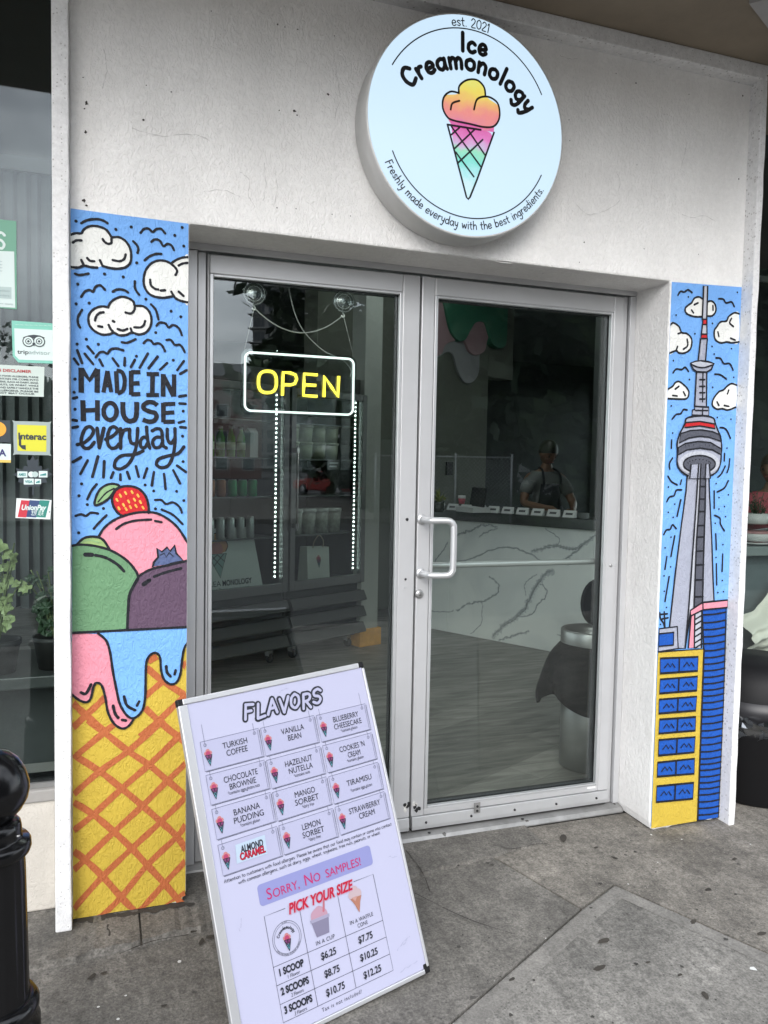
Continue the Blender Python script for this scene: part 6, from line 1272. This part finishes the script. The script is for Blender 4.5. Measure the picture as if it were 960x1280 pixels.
def head_part(parent, c, yaw, pitch, hair_m, long_hair, h=.225):
    """face with nose, eyes, mouth, ears; hair as its own part; looks along -y turned by yaw"""
    M = Matrix.Translation(Vector(c)) @ Matrix.Rotation(yaw, 4, 'Z') @ Matrix.Rotation(pitch, 4, 'X')
    b = MB(); b.M = M; N = 28; rows = 20; vs = []; fs = []
    for i in range(rows + 1):
        t = math.pi * i / rows; z = math.cos(t) * h * .5
        for k in range(N):
            a = 2 * math.pi * k / N; r_ = math.sin(t); x = r_ * math.sin(a) * h * .335; y = -r_ * math.cos(a) * h * .42
            zz = z / (h * .5)
            if zz < -.1: x *= 1 - .28 * (-zz - .1); y *= (1 - .18 * (-zz - .1)) if y < 0 else (1 - .35 * (-zz - .1))
            f_ = max(0, math.cos(a)); fx = x / h
            if y < 0:
                y -= h * .10 * math.exp(-((zz + .12) / .16) ** 2 - (fx / .055) ** 2)            # nose
                y -= h * .035 * math.exp(-((zz - .12) / .2) ** 2 - (fx / .05) ** 2)
                y += h * .035 * math.exp(-((zz - .03) / .10) ** 2 - ((abs(fx) - .14) / .07) ** 2)  # eye sockets
                y -= h * .02 * math.exp(-((zz + .42) / .09) ** 2 - (fx / .11) ** 2)               # lips
                y -= h * .03 * math.exp(-((zz + .75) / .15) ** 2 - (fx / .13) ** 2)               # chin
            vs.append((x, y, z))
    for i in range(rows):
        for k in range(N): fs.append((i * N + k, (i + 1) * N + k, (i + 1) * N + (k + 1) % N, i * N + (k + 1) % N))
    b.add(vs, fs, skin_l, True)
    for sx_ in (-1, 1):
        b.lathe([(.0001, -.004), (.016, -.004), (.02, .0), (.016, .006), (.0001, .005)], skin_l, (sx_ * h * .335, .008, -.005), 12, 'x')
        b.lathe([(.0001, .006), (.011, .004), (.013, 0), (.0001, 0)], mk('eye_dark', (.03, .025, .02), .3), (sx_ * h * .14, -h * .372, .006), 10, 'y')
        b.box((sx_ * h * .14 - .018, -h * .400, .026), (sx_ * h * .14 + .018, -h * .385, .031), hair_m)
    b.box((-.024, -h * .420, -.049), (.024, -h * .400, -.043), mk('lips', (.30, .10, .09), .5))
    hd = b.build('head', parent, world=False)
    b = MB(); b.M = M; vs = []; fs = []; rr = random.Random(3)
    for i in range(13):
        t = math.pi * (.0 + .62 * i / 12); z = math.cos(t) * h * .56
        for k in range(N):
            a = 2 * math.pi * k / N; back = .5 - .5 * math.cos(a); zz = z
            lim = h * (.20 - .46 * back)
            zz = max(z, lim) if not long_hair else max(z, h * (.18 - .75 * back)) if back < .75 else z - (h * .5 * (i / 12) ** 2 if i > 6 else 0)
            r_ = math.sin(t) if i < 12 else math.sin(t) * .9
            vs.append((r_ * math.sin(a) * h * .375 * (1 + .03 * math.sin(a * 7)), -r_ * math.cos(a) * h * .455 * (1 + .02 * math.sin(a * 9)) + .006, zz + .004))
    for i in range(12):
        for k in range(N): fs.append((i * N + k, (i + 1) * N + k, (i + 1) * N + (k + 1) % N, i * N + (k + 1) % N))
    b.add(vs, fs, hair_m, True); b.build('hair', parent, world=False)
def hand_nodes(w, d, up, side):
    """wrist point, finger direction, back-of-hand normal -> skin nodes and edges for palm and five curled fingers"""
    d, up = Vector(d).normalized(), Vector(up).normalized(); s_ = d.cross(up).normalized() * side
    nodes, edges = [], []
    def add(p, r_, prev):
        nodes.append((*p, r_, r_ * .85)); k = len(nodes) - 1
        if prev is not None: edges.append((prev, k))
        return k
    w = Vector(w); a = add(w, .026, None); pm = add(w + d * .045, .034, a); kn = add(w + d * .075, .036, pm)
    return nodes, edges, w, d, up, s_
def fingers(parent, w, d, up, side, mat=None):
    d, up = Vector(d).normalized(), Vector(up).normalized(); s_ = d.cross(up).normalized() * side; w = Vector(w); b = MB()
    for k, (off, ln) in enumerate([(-.030, .062), (-.010, .076), (.010, .082), (.028, .074)]):
        p0 = w + d * .07 + s_ * -off; c = .5
        p1 = p0 + (d * .92 - up * .25) * ln * .45; p2 = p1 + (d * .75 - up * .6) * ln * .33; p3 = p2 + (d * .45 - up * .85) * ln * .26
        b.tube([p0, p1, p2, p3], [.0095, .0088, .008, .0062], skin_l, 8)
    t0 = w + d * .025 + s_ * .03; b.tube([t0, t0 + (d * .6 + s_ * .6) * .035, t0 + (d * .9 + s_ * .35 - up * .3) * .062], [.012, .0105, .008], skin_l, 8)
    return b
def standing_person(label, loc, rz, top_m, leg_m, hair_m, arms, head_yaw, head_pitch, apron=None, hgt=1.66, long_hair=False, held=None):
    """arms = [(elbow, wrist)] left and right in the figure's own frame (faces -y)"""
    t = thing('person', label, 'person', loc, rz); k = hgt / 1.66
    V_ = lambda *a: tuple(q * k for q in a[:3])
    nodes = [(0, 0, .92, .135, .10), (0, .005, 1.08, .12, .092), (0, .01, 1.24, .145, .10), (0, .01, 1.35, .12, .085), (0, .0, 1.42, .052, .052), (0, -.02, 1.50, .05, .05)]
    edges = [(0, 1), (1, 2), (2, 3), (3, 4), (4, 5)]
    for sd, (el, wr) in zip((-1, 1), arms):
        i = len(nodes); nodes += [(sd * .165, .01, 1.345, .055), (*el, .040), (*wr, .027)]; edges += [(3, i), (i, i + 1), (i + 1, i + 2)]
        w = Vector(wr); d = (Vector(wr) - Vector(el)).normalized(); nodes.append((*(w + d * .05), .033, .016)); nodes.append((*(w + d * .08), .034, .014)); edges += [(i + 2, i + 3), (i + 3, i + 4)]
        i = len(nodes); nodes += [(sd * .085, 0, .86, .085), (sd * .095, -.01, .48, .055), (sd * .10, .02, .09, .038), (sd * .105, -.06, .045, .036), (sd * .11, -.13, .03, .03)]; edges += [(0, i), (i, i + 1), (i + 1, i + 2), (i + 2, i + 3), (i + 3, i + 4)]
    nodes = [(*[q * k for q in n_[:3]], *[q * k for q in n_[3:]]) for n_ in nodes]
    skin_mesh('body', nodes, edges, skin_l, t)
    fb = MB()
    for sd, (el, wr) in zip((-1, 1), arms):
        d = Vector(wr) - Vector(el); up = d.cross(Vector((1, 0, 0))); up = up if up.z > 0 else -up
        f_ = fingers(t, Vector(wr) * k, d, up, sd); fb.v += f_.v; base = len(fb.v) - len(f_.v)
        for q in f_.f: fb.f.append([i + base for i in q]); fb.fm.append(fb.mi(skin_l)); fb.sm.append(True)
    fb.build('fingers', t, world=False)
    g_ = .016
    tn = [(0, 0, .93, .145, .112), (0, .005, 1.08, .132, .105), (0, .01, 1.24, .158, .114), (0, .01, 1.35, .128, .095), (0, 0, 1.395, .075, .07)]; te = [(0, 1), (1, 2), (2, 3), (3, 4)]
    for sd, (el, wr) in zip((-1, 1), arms):
        i = len(tn); m_ = Vector((sd * .165, .01, 1.345)).lerp(Vector(el), .72); tn += [(sd * .160, .01, 1.345, .084), (*m_, .062)]; te += [(3, i), (i, i + 1)]
    tn = [(*[q * k for q in n_[:3]], *[q * k for q in n_[3:]]) for n_ in tn]; skin_mesh('top', tn, te, top_m, t)
    ln = [(0, 0, .95, .148, .115)]; le_ = []
    for sd in (-1, 1): i = len(ln); ln += [(sd * .088, 0, .84, .10), (sd * .096, -.008, .48, .075), (sd * .10, .02, .11, .062)]; le_ += [(0, i), (i, i + 1), (i + 1, i + 2)]
    ln = [(*[q * k for q in n_[:3]], *[q * k for q in n_[3:]]) for n_ in ln]; skin_mesh('trousers', ln, le_, leg_m, t)
    b = MB()
    for sd in (-1, 1): b.prism([(-.19, 0), (-.20, .03), (-.13, .062), (-.02, .085), (.06, .09), (.07, 0)], sd * .105 - .045, sd * .105 + .045, plastic_black, 'yz')
    b.build('shoes', t, bevel=.015, world=False)
    if apron:
        b = MB(); vs = []; fs = []
        rows = [(.50, .17), (.75, .175), (.95, .17), (1.05, .16), (1.12, .115), (1.28, .095)]
        for z, hw in rows:
            for i in range(9):
                a = -1 + 2 * i / 8; vs.append((a * hw, (-.135 - .018 * math.cos(a * 1.4) + .075 * a * a * (1 if z < 1.1 else .5)), z))
        for r_ in range(5):
            for i in range(8): fs.append((r_ * 9 + i, r_ * 9 + i + 1, (r_ + 1) * 9 + i + 1, (r_ + 1) * 9 + i))
        b.add([[q * k for q in v] for v in vs], fs, apron, True); o = b.build('apron', t, world=False, fixn=False); o.modifiers.new('th', 'SOLIDIFY').thickness = .006
        b = MB()
        for sd in (-1, 1): b.tube(crom([V_(sd * .085, -.142, 1.28), V_(sd * .085, -.125, 1.36), V_(sd * .07, -.06, 1.415), V_(sd * .05, .05, 1.43)], 4), .010, apron, 6)
        b.build('apron_strap', t, world=False)
    head_part(t, V_(0, -.035, 1.565), head_yaw, head_pitch, hair_m, long_hair, .225 * k)
    return t
hair_d = mk('dark_hair', (.012, .010, .009), .5, bump=[('noise', 90, .6, .004)])
standing_person('person in a white T-shirt and dark apron looking down behind the counter', (3.93, 3.93, .027), math.atan2(-cn.y, -cn.x) + R(90) + 1.0, mk('white_tee', (.16, .17, .17), .8, bump=[('noise', 12, .3, .01)]), mk('dark_trousers', (.02, .02, .025), .8), hair_d,
                [((-.25, -.06, 1.10), (-.13, -.30, 1.07)), ((.25, -.08, 1.10), (.10, -.36, 1.06))], .1, .5, apron=mk('black_apron', (.012, .013, .018), .8))

# ------------------------------------------------------------------ right shop window, its display, the bin outside
RWY = .62
lw2 = thing('low_wall', 'dark low wall under the right window, behind the black bin', 'wall', (4.4, RWY + .06, 0)); lw2['kind'] = 'thing'
b = MB(); b.box((2.446, RWY + .01, .02), (8.4, RWY + .16, .40), mk('dark_render', (.06, .065, .068), .8, bump=[('noise', 60, .3, .003)])); b.build('wall', lw2, bevel=.005)
jw = thing('wall_return', 'narrow dark wall return between the tower pillar and the right window', 'wall', (2.38, .45, 0)); jw['kind'] = 'thing'
b = MB(); b.box((2.405, .335, .02), (2.445, RWY + .2, 3.03), MATS['dark_render']); b.build('wall', jw)
sw2 = thing('shop_window', 'dark shop window right of the tower pillar, with a display shelf behind it', 'shop window', (4.4, RWY, .41))
b = MB(); b.box((2.446, RWY + .03, .402), (8.4, RWY + .036, 3.03), win_glass); b.build('pane', sw2)
b = MB(); b.box((2.4462, RWY + .015, .402), (2.475, RWY + .06, 3.03), alu); b.box((2.4755, RWY + .015, .4022), (8.4, RWY + .06, .43), alu); b.build('frame', sw2, bevel=.002)
SY = RWY + .30
sh = thing('display_shelf', 'grey green shelf behind the right window carrying white bowls', 'shelf', (3.8, SY, 1.05))
zs = aty(945, 681, SY).z
b = MB(); b.box((2.8, SY - .10, zs - .05), (6.5, SY + .35, zs), mk('shelf_grey', (.22, .25, .245), .5, var=.05)); b.build('board', sh, bevel=.004)
b = MB(); b.box((2.8, SY - .02, .41), (6.5, SY + .0, zs - .0505), mk('teal_grey_panel', (.12, .145, .15), .6, var=.08)); b.build('back_panel', sh)
bp_ = thing('sky_block_panel', 'dark panel added behind the display shelf of the right window to block bright sky', 'partition', (4.6, SY + 1.75, .03))  # added panel that blocks the bright sky coming through the side windows
b = MB(); b.box((3.6, SY + 1.70, .028), (8.3, SY + 1.80, 3.0), mk('sky_block_dark', (.045, .05, .052), .6, var=.15, vscale=2)); b.build('panel', bp_); b = MB(); b.box((3.59, SY + 1.69, 3.001), (8.31, SY + 1.81, 3.05), alu); b.build('top_rail', bp_)
bw = mk('white_ceramic', (.55, .54, .53), .25); pkb = mk('pink_trim', (.42, .22, .22), .4)
def bowl(label, u, v, r_, h_, band=False):
    p = aty(u, v, SY); t = thing('bowl', label, 'bowl', p)
    b = MB(); b.lathe([(r_ * .8, 0), (r_ * .98, h_ * .12), (r_, h_), (r_ * .94, h_), (r_ * .9, h_ * .2), (.0, h_ * .15)], bw, n=32); b.build('bowl', t, world=False)
    if band: b = MB(); b.lathe([(r_ * 1.004, h_ * .78), (r_ * 1.02, h_ * .80), (r_ * 1.02, h_ * 1.01), (r_ * .95, h_ * 1.012)], pkb, n=32); b.build('pink_rim', t, world=False)
    return p
p1 = bowl('wide white bowl with a pink rim on the display shelf, bottom of the stack', 945, 676, .075, .055, True)
b0 = thing('saucer', 'wide white saucer under the pink rimmed bowl on the display shelf', 'saucer', (p1.x, p1.y, zs)); b = MB(); b.lathe([(.05, 0), (.085, .010), (.09, .016), (.0, .012)], bw, n=32); b.build('saucer', b0, world=False)
p2 = bowl('plain white bowl stacked on the pink rimmed bowl in the right window', 945, 655, .066, .06)
pln = thing('dried_plant', 'dark dried sprigs in the stacked white bowls behind the right window', 'plant', (p2.x, p2.y, p2.z + .02)); rr = random.Random(9); b = MB()
for i in range(46):
    a = rr.uniform(0, 6.28); s_ = rr.uniform(.02, .075); h_ = rr.uniform(.06, .17); b.tube([(0, 0, 0), (s_ * .5 * math.cos(a), s_ * .5 * math.sin(a), h_ * .6), (s_ * math.cos(a), s_ * math.sin(a), h_)], .0014, pd, 4)
    for j in range(3): q = Vector((s_ * math.cos(a), s_ * math.sin(a), h_)) * rr.uniform(.6, 1); b.add([q, q + Vector((rr.gauss(0, .008), rr.gauss(0, .008), .008)), q + Vector((rr.gauss(0, .008), rr.gauss(0, .008), -.006))], [(0, 1, 2)], pd)
b.build('sprigs', pln, world=False, fixn=False)
# cream cloth
ca = aty(930, 826, SY - .12); cb = aty(990, 740, SY - .12); rr = random.Random(12)
cl = thing('cream_cloth', 'crumpled cream cloth draped below the shelf behind the right window', 'cloth', (ca.x + .2, SY - .14, .45))
b = MB(); nu, nv = 46, 30; vs = []; fs = []
for i in range(nu + 1):
    for j in range(nv + 1):
        a, c_ = i / nu, j / nv; x = ca.x - .06 + .62 * a
        topz = .66 + .34 * min(1, a * 1.5) ** 1.4; z = topz * (1 - c_) + .47 * c_
        y = SY - .10 - .10 * math.sin(math.pi * c_) - .030 * abs(math.sin(a * 8 + c_ * 2.2)) * (.4 + c_) - .016 * abs(math.sin(a * 15 - c_ * 3)) - .012 * math.sin(c_ * 23 + a * 9)
        vs.append((x, y, z + .008 * math.sin(a * 25)))
for i in range(nu):
    for j in range(nv): k = i * (nv + 1) + j; fs.append((k, k + 1, k + nv + 2, k + nv + 1))
b.add(vs, fs, mk('cream_linen', (.80, .76, .66), .9, bump=[('noise', 60, .3, .004)]), True); b.build('cloth', cl, fixn=False)
# black bin
NB = Vector((2.845, .235, -.002))
bn = thing('litter_bin', 'black litter bin with a domed lid and a clear bag, right of the tower pillar', 'bin', NB)
ztop = aty(940, 828, NB.y - .1).z; zrim = aty(940, 903, NB.y - .15).z; zt_ = zrim - NB.z
b = MB(); b.lathe([(.245, 0), (.255, .012), (.285, zt_ - .06), (.292, zt_ - .05), (.292, zt_ - .02), (.28, zt_ - .018), (.0, zt_ - .1)], plastic_black, n=56); b.build('body', bn, world=False)
b = MB(); hd = ztop - zrim; b.lathe([(.272, zt_ - .03), (.278, zt_ + .01), (.277, zt_ + hd * .35), (.265, zt_ + hd * .62), (.235, zt_ + hd * .85), (.17, zt_ + hd * .97), (.0, zt_ + hd)], plastic_black, n=56); b.build('dome_lid', bn, world=False)
b = MB(); b.lathe([(.283, zt_ + .005), (.279, zt_ + hd * .38), (.15, zt_ + hd * .5), (.0, zt_ + hd * .5)], mk('lid_flap', (.02, .02, .023), .4), n=40)
o = b.build('flap', bn, world=False); 
b = MB(); vs = []; fs = []; N = 90; rr = random.Random(6)
for r_i, (r_, h) in enumerate([(.288, .03), (.297, .012), (.302, -.01), (.299, -.035), (.296, -.05)]):
    for k in range(N):
        a = 2 * math.pi * k / N; j = rr.gauss(0, .005) + .006 * math.sin(a * 13 + r_i); vs.append(((r_ + j) * math.cos(a), (r_ + j) * math.sin(a), zt_ + h + rr.gauss(0, .007)))
for i in range(4):
    for k in range(N): fs.append((i * N + k, i * N + (k + 1) % N, (i + 1) * N + (k + 1) % N, (i + 1) * N + k))
b.add(vs, fs, glass('clear_film', (.80, .82, .84), 3.0, .10, .12)); b.build('bag_edge', bn, world=False, fixn=False)
standing_person('person in a pink top with dark hair, seen in profile behind the right window', tuple(aty(966, 600, SY + 1.0)[:2]) + (.027 - .06,), R(-55), mk('pink_top', (.50, .10, .13), .8, bump=[('noise', 14, .3, .01)]), MATS['dark_trousers'], mk('brown_hair', (.05, .03, .02), .5, bump=[('noise', 90, .6, .004)]),
                [((-.24, -.02, 1.10), (-.16, -.20, 1.20)), ((.24, -.02, 1.10), (.16, -.22, 1.18))], -.2, .08, hgt=1.60, long_hair=True)
b = MB(); 

# ------------------------------------------------------------------ across the street: what the glass doors reflect
def at_ground(p, z=-.30): return Vector((p.x, p.y, z))
far_kerb = MB(); far_kerb.box((-80, -34, -.31), (80, -20, -.17), conc_near); tag(far_kerb.build('far_pavement', origin=(0, -27, -.3)), kind='structure')
pc = mk('tower_concrete', (.30, .29, .28), .8, var=.08, vscale=.3); pwin = mk('tower_glass', (.03, .035, .045), .15, spec=.6)
def refl_dir(u, v): r = ray(u, v); return Vector((r.x, -r.y, r.z)).normalized()
# condo tower
T_ = mirrored(372, 420, 185); d_ = Vector((T_.x, T_.y + 2.6, 0)).normalized(); sdir = math.atan2(d_.y, d_.x)
tw_ = thing('apartment_tower', 'tall grey apartment tower across the street, mirrored in the left glass door', 'building', at_ground(T_), sdir + R(90) + .25)
b = MB(); b.box((-8, -8, 0), (8, 8, 92), pc); b.box((-8.3, -2, 92.01), (4, 6, 95), pc); b.build('wall', tw_, world=False)
b = MB(); wn = MB()
for fl_ in range(30):
    z = 1.2 + fl_ * 3.05
    for sdv in range(4):
        for k in range(5):
            a = -6.6 + 3.3 * k
            for q0, q1 in ((a - 1.2, a + .35), (a + .5, a + 1.2)):
                P4 = {0: [(q0, -8.02, z), (q1, -8.02, z), (q1, -8.02, z + 1.9), (q0, -8.02, z + 1.9)], 1: [(q0, 8.02, z), (q1, 8.02, z), (q1, 8.02, z + 1.9), (q0, 8.02, z + 1.9)], 2: [(-8.02, q0, z), (-8.02, q1, z), (-8.02, q1, z + 1.9), (-8.02, q0, z + 1.9)], 3: [(8.02, q0, z), (8.02, q1, z), (8.02, q1, z + 1.9), (8.02, q0, z + 1.9)]}[sdv]
                wn.add(P4, [(0, 1, 2, 3)], pwin)
    b.box((-8.9, -8.9, z - .55), (8.9, -8.03, z - .35), pc); b.box((-8.9, 8.03, z - .55), (8.9, 8.9, z - .35), pc); b.box((-8.9, -8.0, z - .55), (-8.03, 8.0, z - .35), pc); b.box((8.03, -8.0, z - .55), (8.9, 8.0, z - .35), pc)
ob = wn.build('windows', tw_, world=False, fixn=False); ob['kind'] = 'stuff'; b.build('balcony_slabs', tw_, world=False)
# low houses
def house(label, u, v, dist, w_, dp, h_, mat, roof_m, seed):
    P_ = mirrored(u, v, dist); d_ = Vector((P_.x, P_.y + 2.6, 0)).normalized(); t = thing('low_house', label, 'building', at_ground(P_), math.atan2(d_.y, d_.x) + R(90))
    b = MB(); b.box((-w_ / 2, -dp / 2, 0), (w_ / 2, dp / 2, h_), mat); b.build('wall', t, world=False)
    b = MB(); b.prism([(-dp / 2 - .4, h_ + .01), (0, h_ + dp * .22), (dp / 2 + .4, h_ + .01)], -w_ / 2 - .3, w_ / 2 + .3, roof_m, 'yz'); b.build('roof', t, world=False)
    nw = max(2, int(w_ / 3))
    for fl_ in range(max(1, int(h_ / 3))):
        for k in range(nw):
            x = -w_ / 2 + (k + .5) * w_ / nw; z = .9 + fl_ * 3
            b = MB(); b.box((x - .7, dp / 2 + .005, z), (x + .7, dp / 2 + .05, z + 1.5), mk('house_trim', (.5, .5, .48), .7)); f_ = b.build('window', t, world=False)
            b = MB(); b.box((x - .6, dp / 2 + .051, z + .1), (x + .6, dp / 2 + .06, z + 1.4), pwin); b.build('pane', f_, world=False)
    return t
house('pink brick terrace house across the street, mirrored in the left glass door', 278, 480, 95, 9, 9, 11.5, mk('pink_brick', (.26, .17, .15), .8, var=.15, vscale=1), mk('grey_roof', (.12, .12, .13), .8), 1)
house('grey brick terrace house far down the street, mirrored low in the left window', 60, 500, 105, 26, 9, 9.0, mk('grey_brick', (.20, .18, .17), .8, var=.15, vscale=1), mk('grey_roof', (.12, .12, .13), .8), 3)
house('long low white shed across the street, mirrored in the right glass door', 690, 560, 48, 22, 8, 3.4, mk('white_siding', (.55, .56, .56), .7), mk('grey_roof', (.12, .12, .13), .8), 2)
# trees
bark = mk('bark', (.06, .045, .032), .9, bump=[('noise', 12, .6, .05)], var=.3)
def tree(label, P_, h_, cw, seed, lm, n_leaf=2600):
    r_ = random.Random(seed); t = thing('street_tree', label, 'tree', P_, r_.uniform(0, 6))
    b = MB(); b.tube(crom([(0, 0, 0), (.05, .02, h_ * .2), (.0, .1, h_ * .42)], 4), [.26 - .012 * i for i in range(9)], bark, 10)
    tips = []
    for i in range(11):
        a = i * 2.4; z0 = h_ * (.17 + .02 * i); e_ = Vector((math.cos(a) * cw * r_.uniform(.35, .8), math.sin(a) * cw * r_.uniform(.35, .8), h_ * r_.uniform(.30, .9)))
        pts = crom([(0, .05, z0), tuple(e_ * .5 + Vector((0, 0, z0 * .3))), tuple(e_)], 3); b.tube(pts, [.09 * (1 - .8 * q / (len(pts) - 1)) for q in range(len(pts))], bark, 6); tips.append(e_); tips.append(e_ * .62 + Vector((0, 0, -h_ * .06)))
    b.build('trunk', t, world=False)
    lv = MB(); cl_ = []
    for e_ in tips:
        for k in range(4): cl_.append((e_ + Vector((r_.gauss(0, cw * .25), r_.gauss(0, cw * .25), r_.gauss(-h_ * .06, h_ * .11))), r_.uniform(.5, 1.1) * cw * .24))
    for i in range(n_leaf):
        c, rad = cl_[i % len(cl_)]; q = Vector((r_.gauss(0, 1), r_.gauss(0, 1), r_.gauss(0, 1))).normalized() * rad * r_.uniform(.3, 1.1); s_ = r_.uniform(.2, .46); nn = Vector((r_.gauss(0, 1), r_.gauss(0, 1), r_.gauss(.8, 1))).normalized(); t1 = nn.orthogonal().normalized(); t2 = nn.cross(t1)
        lv.add([c + q + t1 * s_, c + q + t2 * s_ * .6, c + q - t1 * s_, c + q - t2 * s_ * .6], [(0, 1, 2, 3)], lm)
    lv.build('crown', t, world=False, fixn=False)
leaf_g = mk('tree_leaf', (.035, .060, .022), .6, var=.4, vscale=1.5); leaf_g2 = mk('tree_leaf_dark', (.022, .042, .020), .6, var=.4, vscale=1.5)
for i, (u, dist, h_, cw, lb) in enumerate([(470, 34, 15.0, 5.6, 'leafy green tree beside the tower, mirrored in the left glass door'), (522, 38, 19.0, 7.5, 'tall dense tree mirrored between the two glass doors'), (560, 27, 14.0, 5.2, 'tall dark tree mirrored at the left of the right glass door'), (640, 24, 14.5, 5.4, 'broad dark tree mirrored in the middle of the right glass door'), (730, 22, 14.0, 5.4, 'dark tree mirrored beside the right stile of the right glass door'), (850, 21, 14.0, 5.4, 'dark leafy tree mirrored towards the right window'), (-150, 62, 12.5, 6.0, 'round distant tree mirrored at the far left of the left window'), (10, 66, 12.0, 6.0, 'round distant tree mirrored low in the left window beside the painted pillar'), (170, 70, 12.5, 6.0, 'round distant tree mirrored behind the pink terrace house'), (1120, 26, 12.0, 5.0, 'bushy tree mirrored at the far right of the right window'), (985, 22, 11.0, 4.2, 'thin branched tree mirrored in the right window')]):
    P_ = mirrored(u, 560, dist); P_.z = -.30
    tree(lb, P_, h_, cw, 30 + i, leaf_g if i % 2 == 0 else leaf_g2, 6400)
# red taxi
P_ = mirrored(414, 600, 42); P_.z = -.30
tx = thing('taxi', 'red taxi with a roof light driving past, mirrored in the left glass door', 'car', P_, R(62))
red_p = mk('red_car_paint', (.42, .03, .02), .25, coat=.6); carg = mk('car_glass', (.02, .025, .03), .08)
b = MB(); prof = [(-2.25, .32), (-2.3, .62), (-2.2, .84), (-1.35, .92), (-.75, 1.38), (.55, 1.42), (1.25, .98), (2.15, .82), (2.3, .55), (2.25, .3)]
b.prism(prof, -.86, .86, red_p); b.build('body', tx, bevel=.09, world=False)
b = MB()
for sd in (-1, 1): b.prism([(-1.15, .96), (-.70, 1.31), (.50, 1.34), (1.02, .98)], sd * .862, sd * .868, carg)
b.add([(-1.38, -.7, .955), (-1.38, .7, .955), (-.80, .62, 1.365), (-.80, -.62, 1.365)], [(0, 1, 2, 3)], carg); b.add([(1.27, -.7, 1.00), (1.27, .7, 1.00), (.62, .62, 1.42), (.62, -.62, 1.42)], [(0, 1, 2, 3)], carg); b.build('window', tx, world=False)
for x in (-1.4, 1.42):
    for sd in (-1, 1):
        b = MB(); b.lathe([(.0001, -.1), (.28, -.1), (.32, -.07), (.32, .07), (.28, .1), (.0001, .1)], black, (x, sd * .80, .32), 24, 'y'); w_ = b.build('wheel', tx, world=False)
        b = MB(); b.lathe([(.0001, -.105), (.19, -.104), (.2, -.1), (.2, .1), (.19, .104), (.0001, .105)], steel, (x, sd * .80, .32), 18, 'y'); b.build('rim', w_, world=False)
b = MB(); b.prism([(-.12, 1.425), (-.09, 1.56), (.09, 1.56), (.12, 1.425)], -.3, .3, mk('taxi_sign', (.7, .7, .6), .4), 'xz'); b.build('roof_light', tx, bevel=.02, world=False)
for sd in (-1, 1): b = MB(); b.box((2.2, sd * .62 - .16, .58), (2.32, sd * .62 + .16, .72), mk('headlight', (.7, .7, .7), .1)); b.build('headlight', tx, bevel=.02, world=False)
# chain-link fence on the far pavement
P0_, P1_ = mirrored(470, 600, 20.0), mirrored(640, 600, 18.5); P0_.z = P1_.z = -.17
d_ = (P1_ - P0_); ln_ = d_.length; d_.normalize()
fe = thing('chain_link_fence', 'grey chain link fence across the street, mirrored in the right glass door', 'fence', P0_, math.atan2(d_.y, d_.x))
b = MB(); gal = mk('galvanised_wire', (.38, .39, .39), .5, .4)
stp = .11; hF = 1.9
k = -hF
while k < ln_:
    for sg in (1, -1):
        a0 = k if sg > 0 else k + hF; a1 = a0 + sg * hF; z0, z1 = .02, hF
        x0_, x1_ = max(0, min(ln_, a0)), max(0, min(ln_, a1))
        if abs(x1_ - x0_) > .05: b.tube([(x0_, sg * .006, z0 + (x0_ - a0) * sg), (x1_, sg * .006, z0 + (x1_ - a0) * sg)], .006, gal, 3, caps=False)
    k += stp
b.build('wire_mesh', fe, world=False, fixn=False)
for i in range(int(ln_ / 2.4) + 2):
    b = MB(); x = min(ln_, i * 2.4); b.tube([(x, .03, 0), (x, .03, hF + .1)], .03, gal, 8); b.build('post', fe, world=False)
b = MB(); b.tube([(0, .03, hF), (ln_, .03, hF)], .022, gal, 8); b.build('top_rail', fe, world=False)
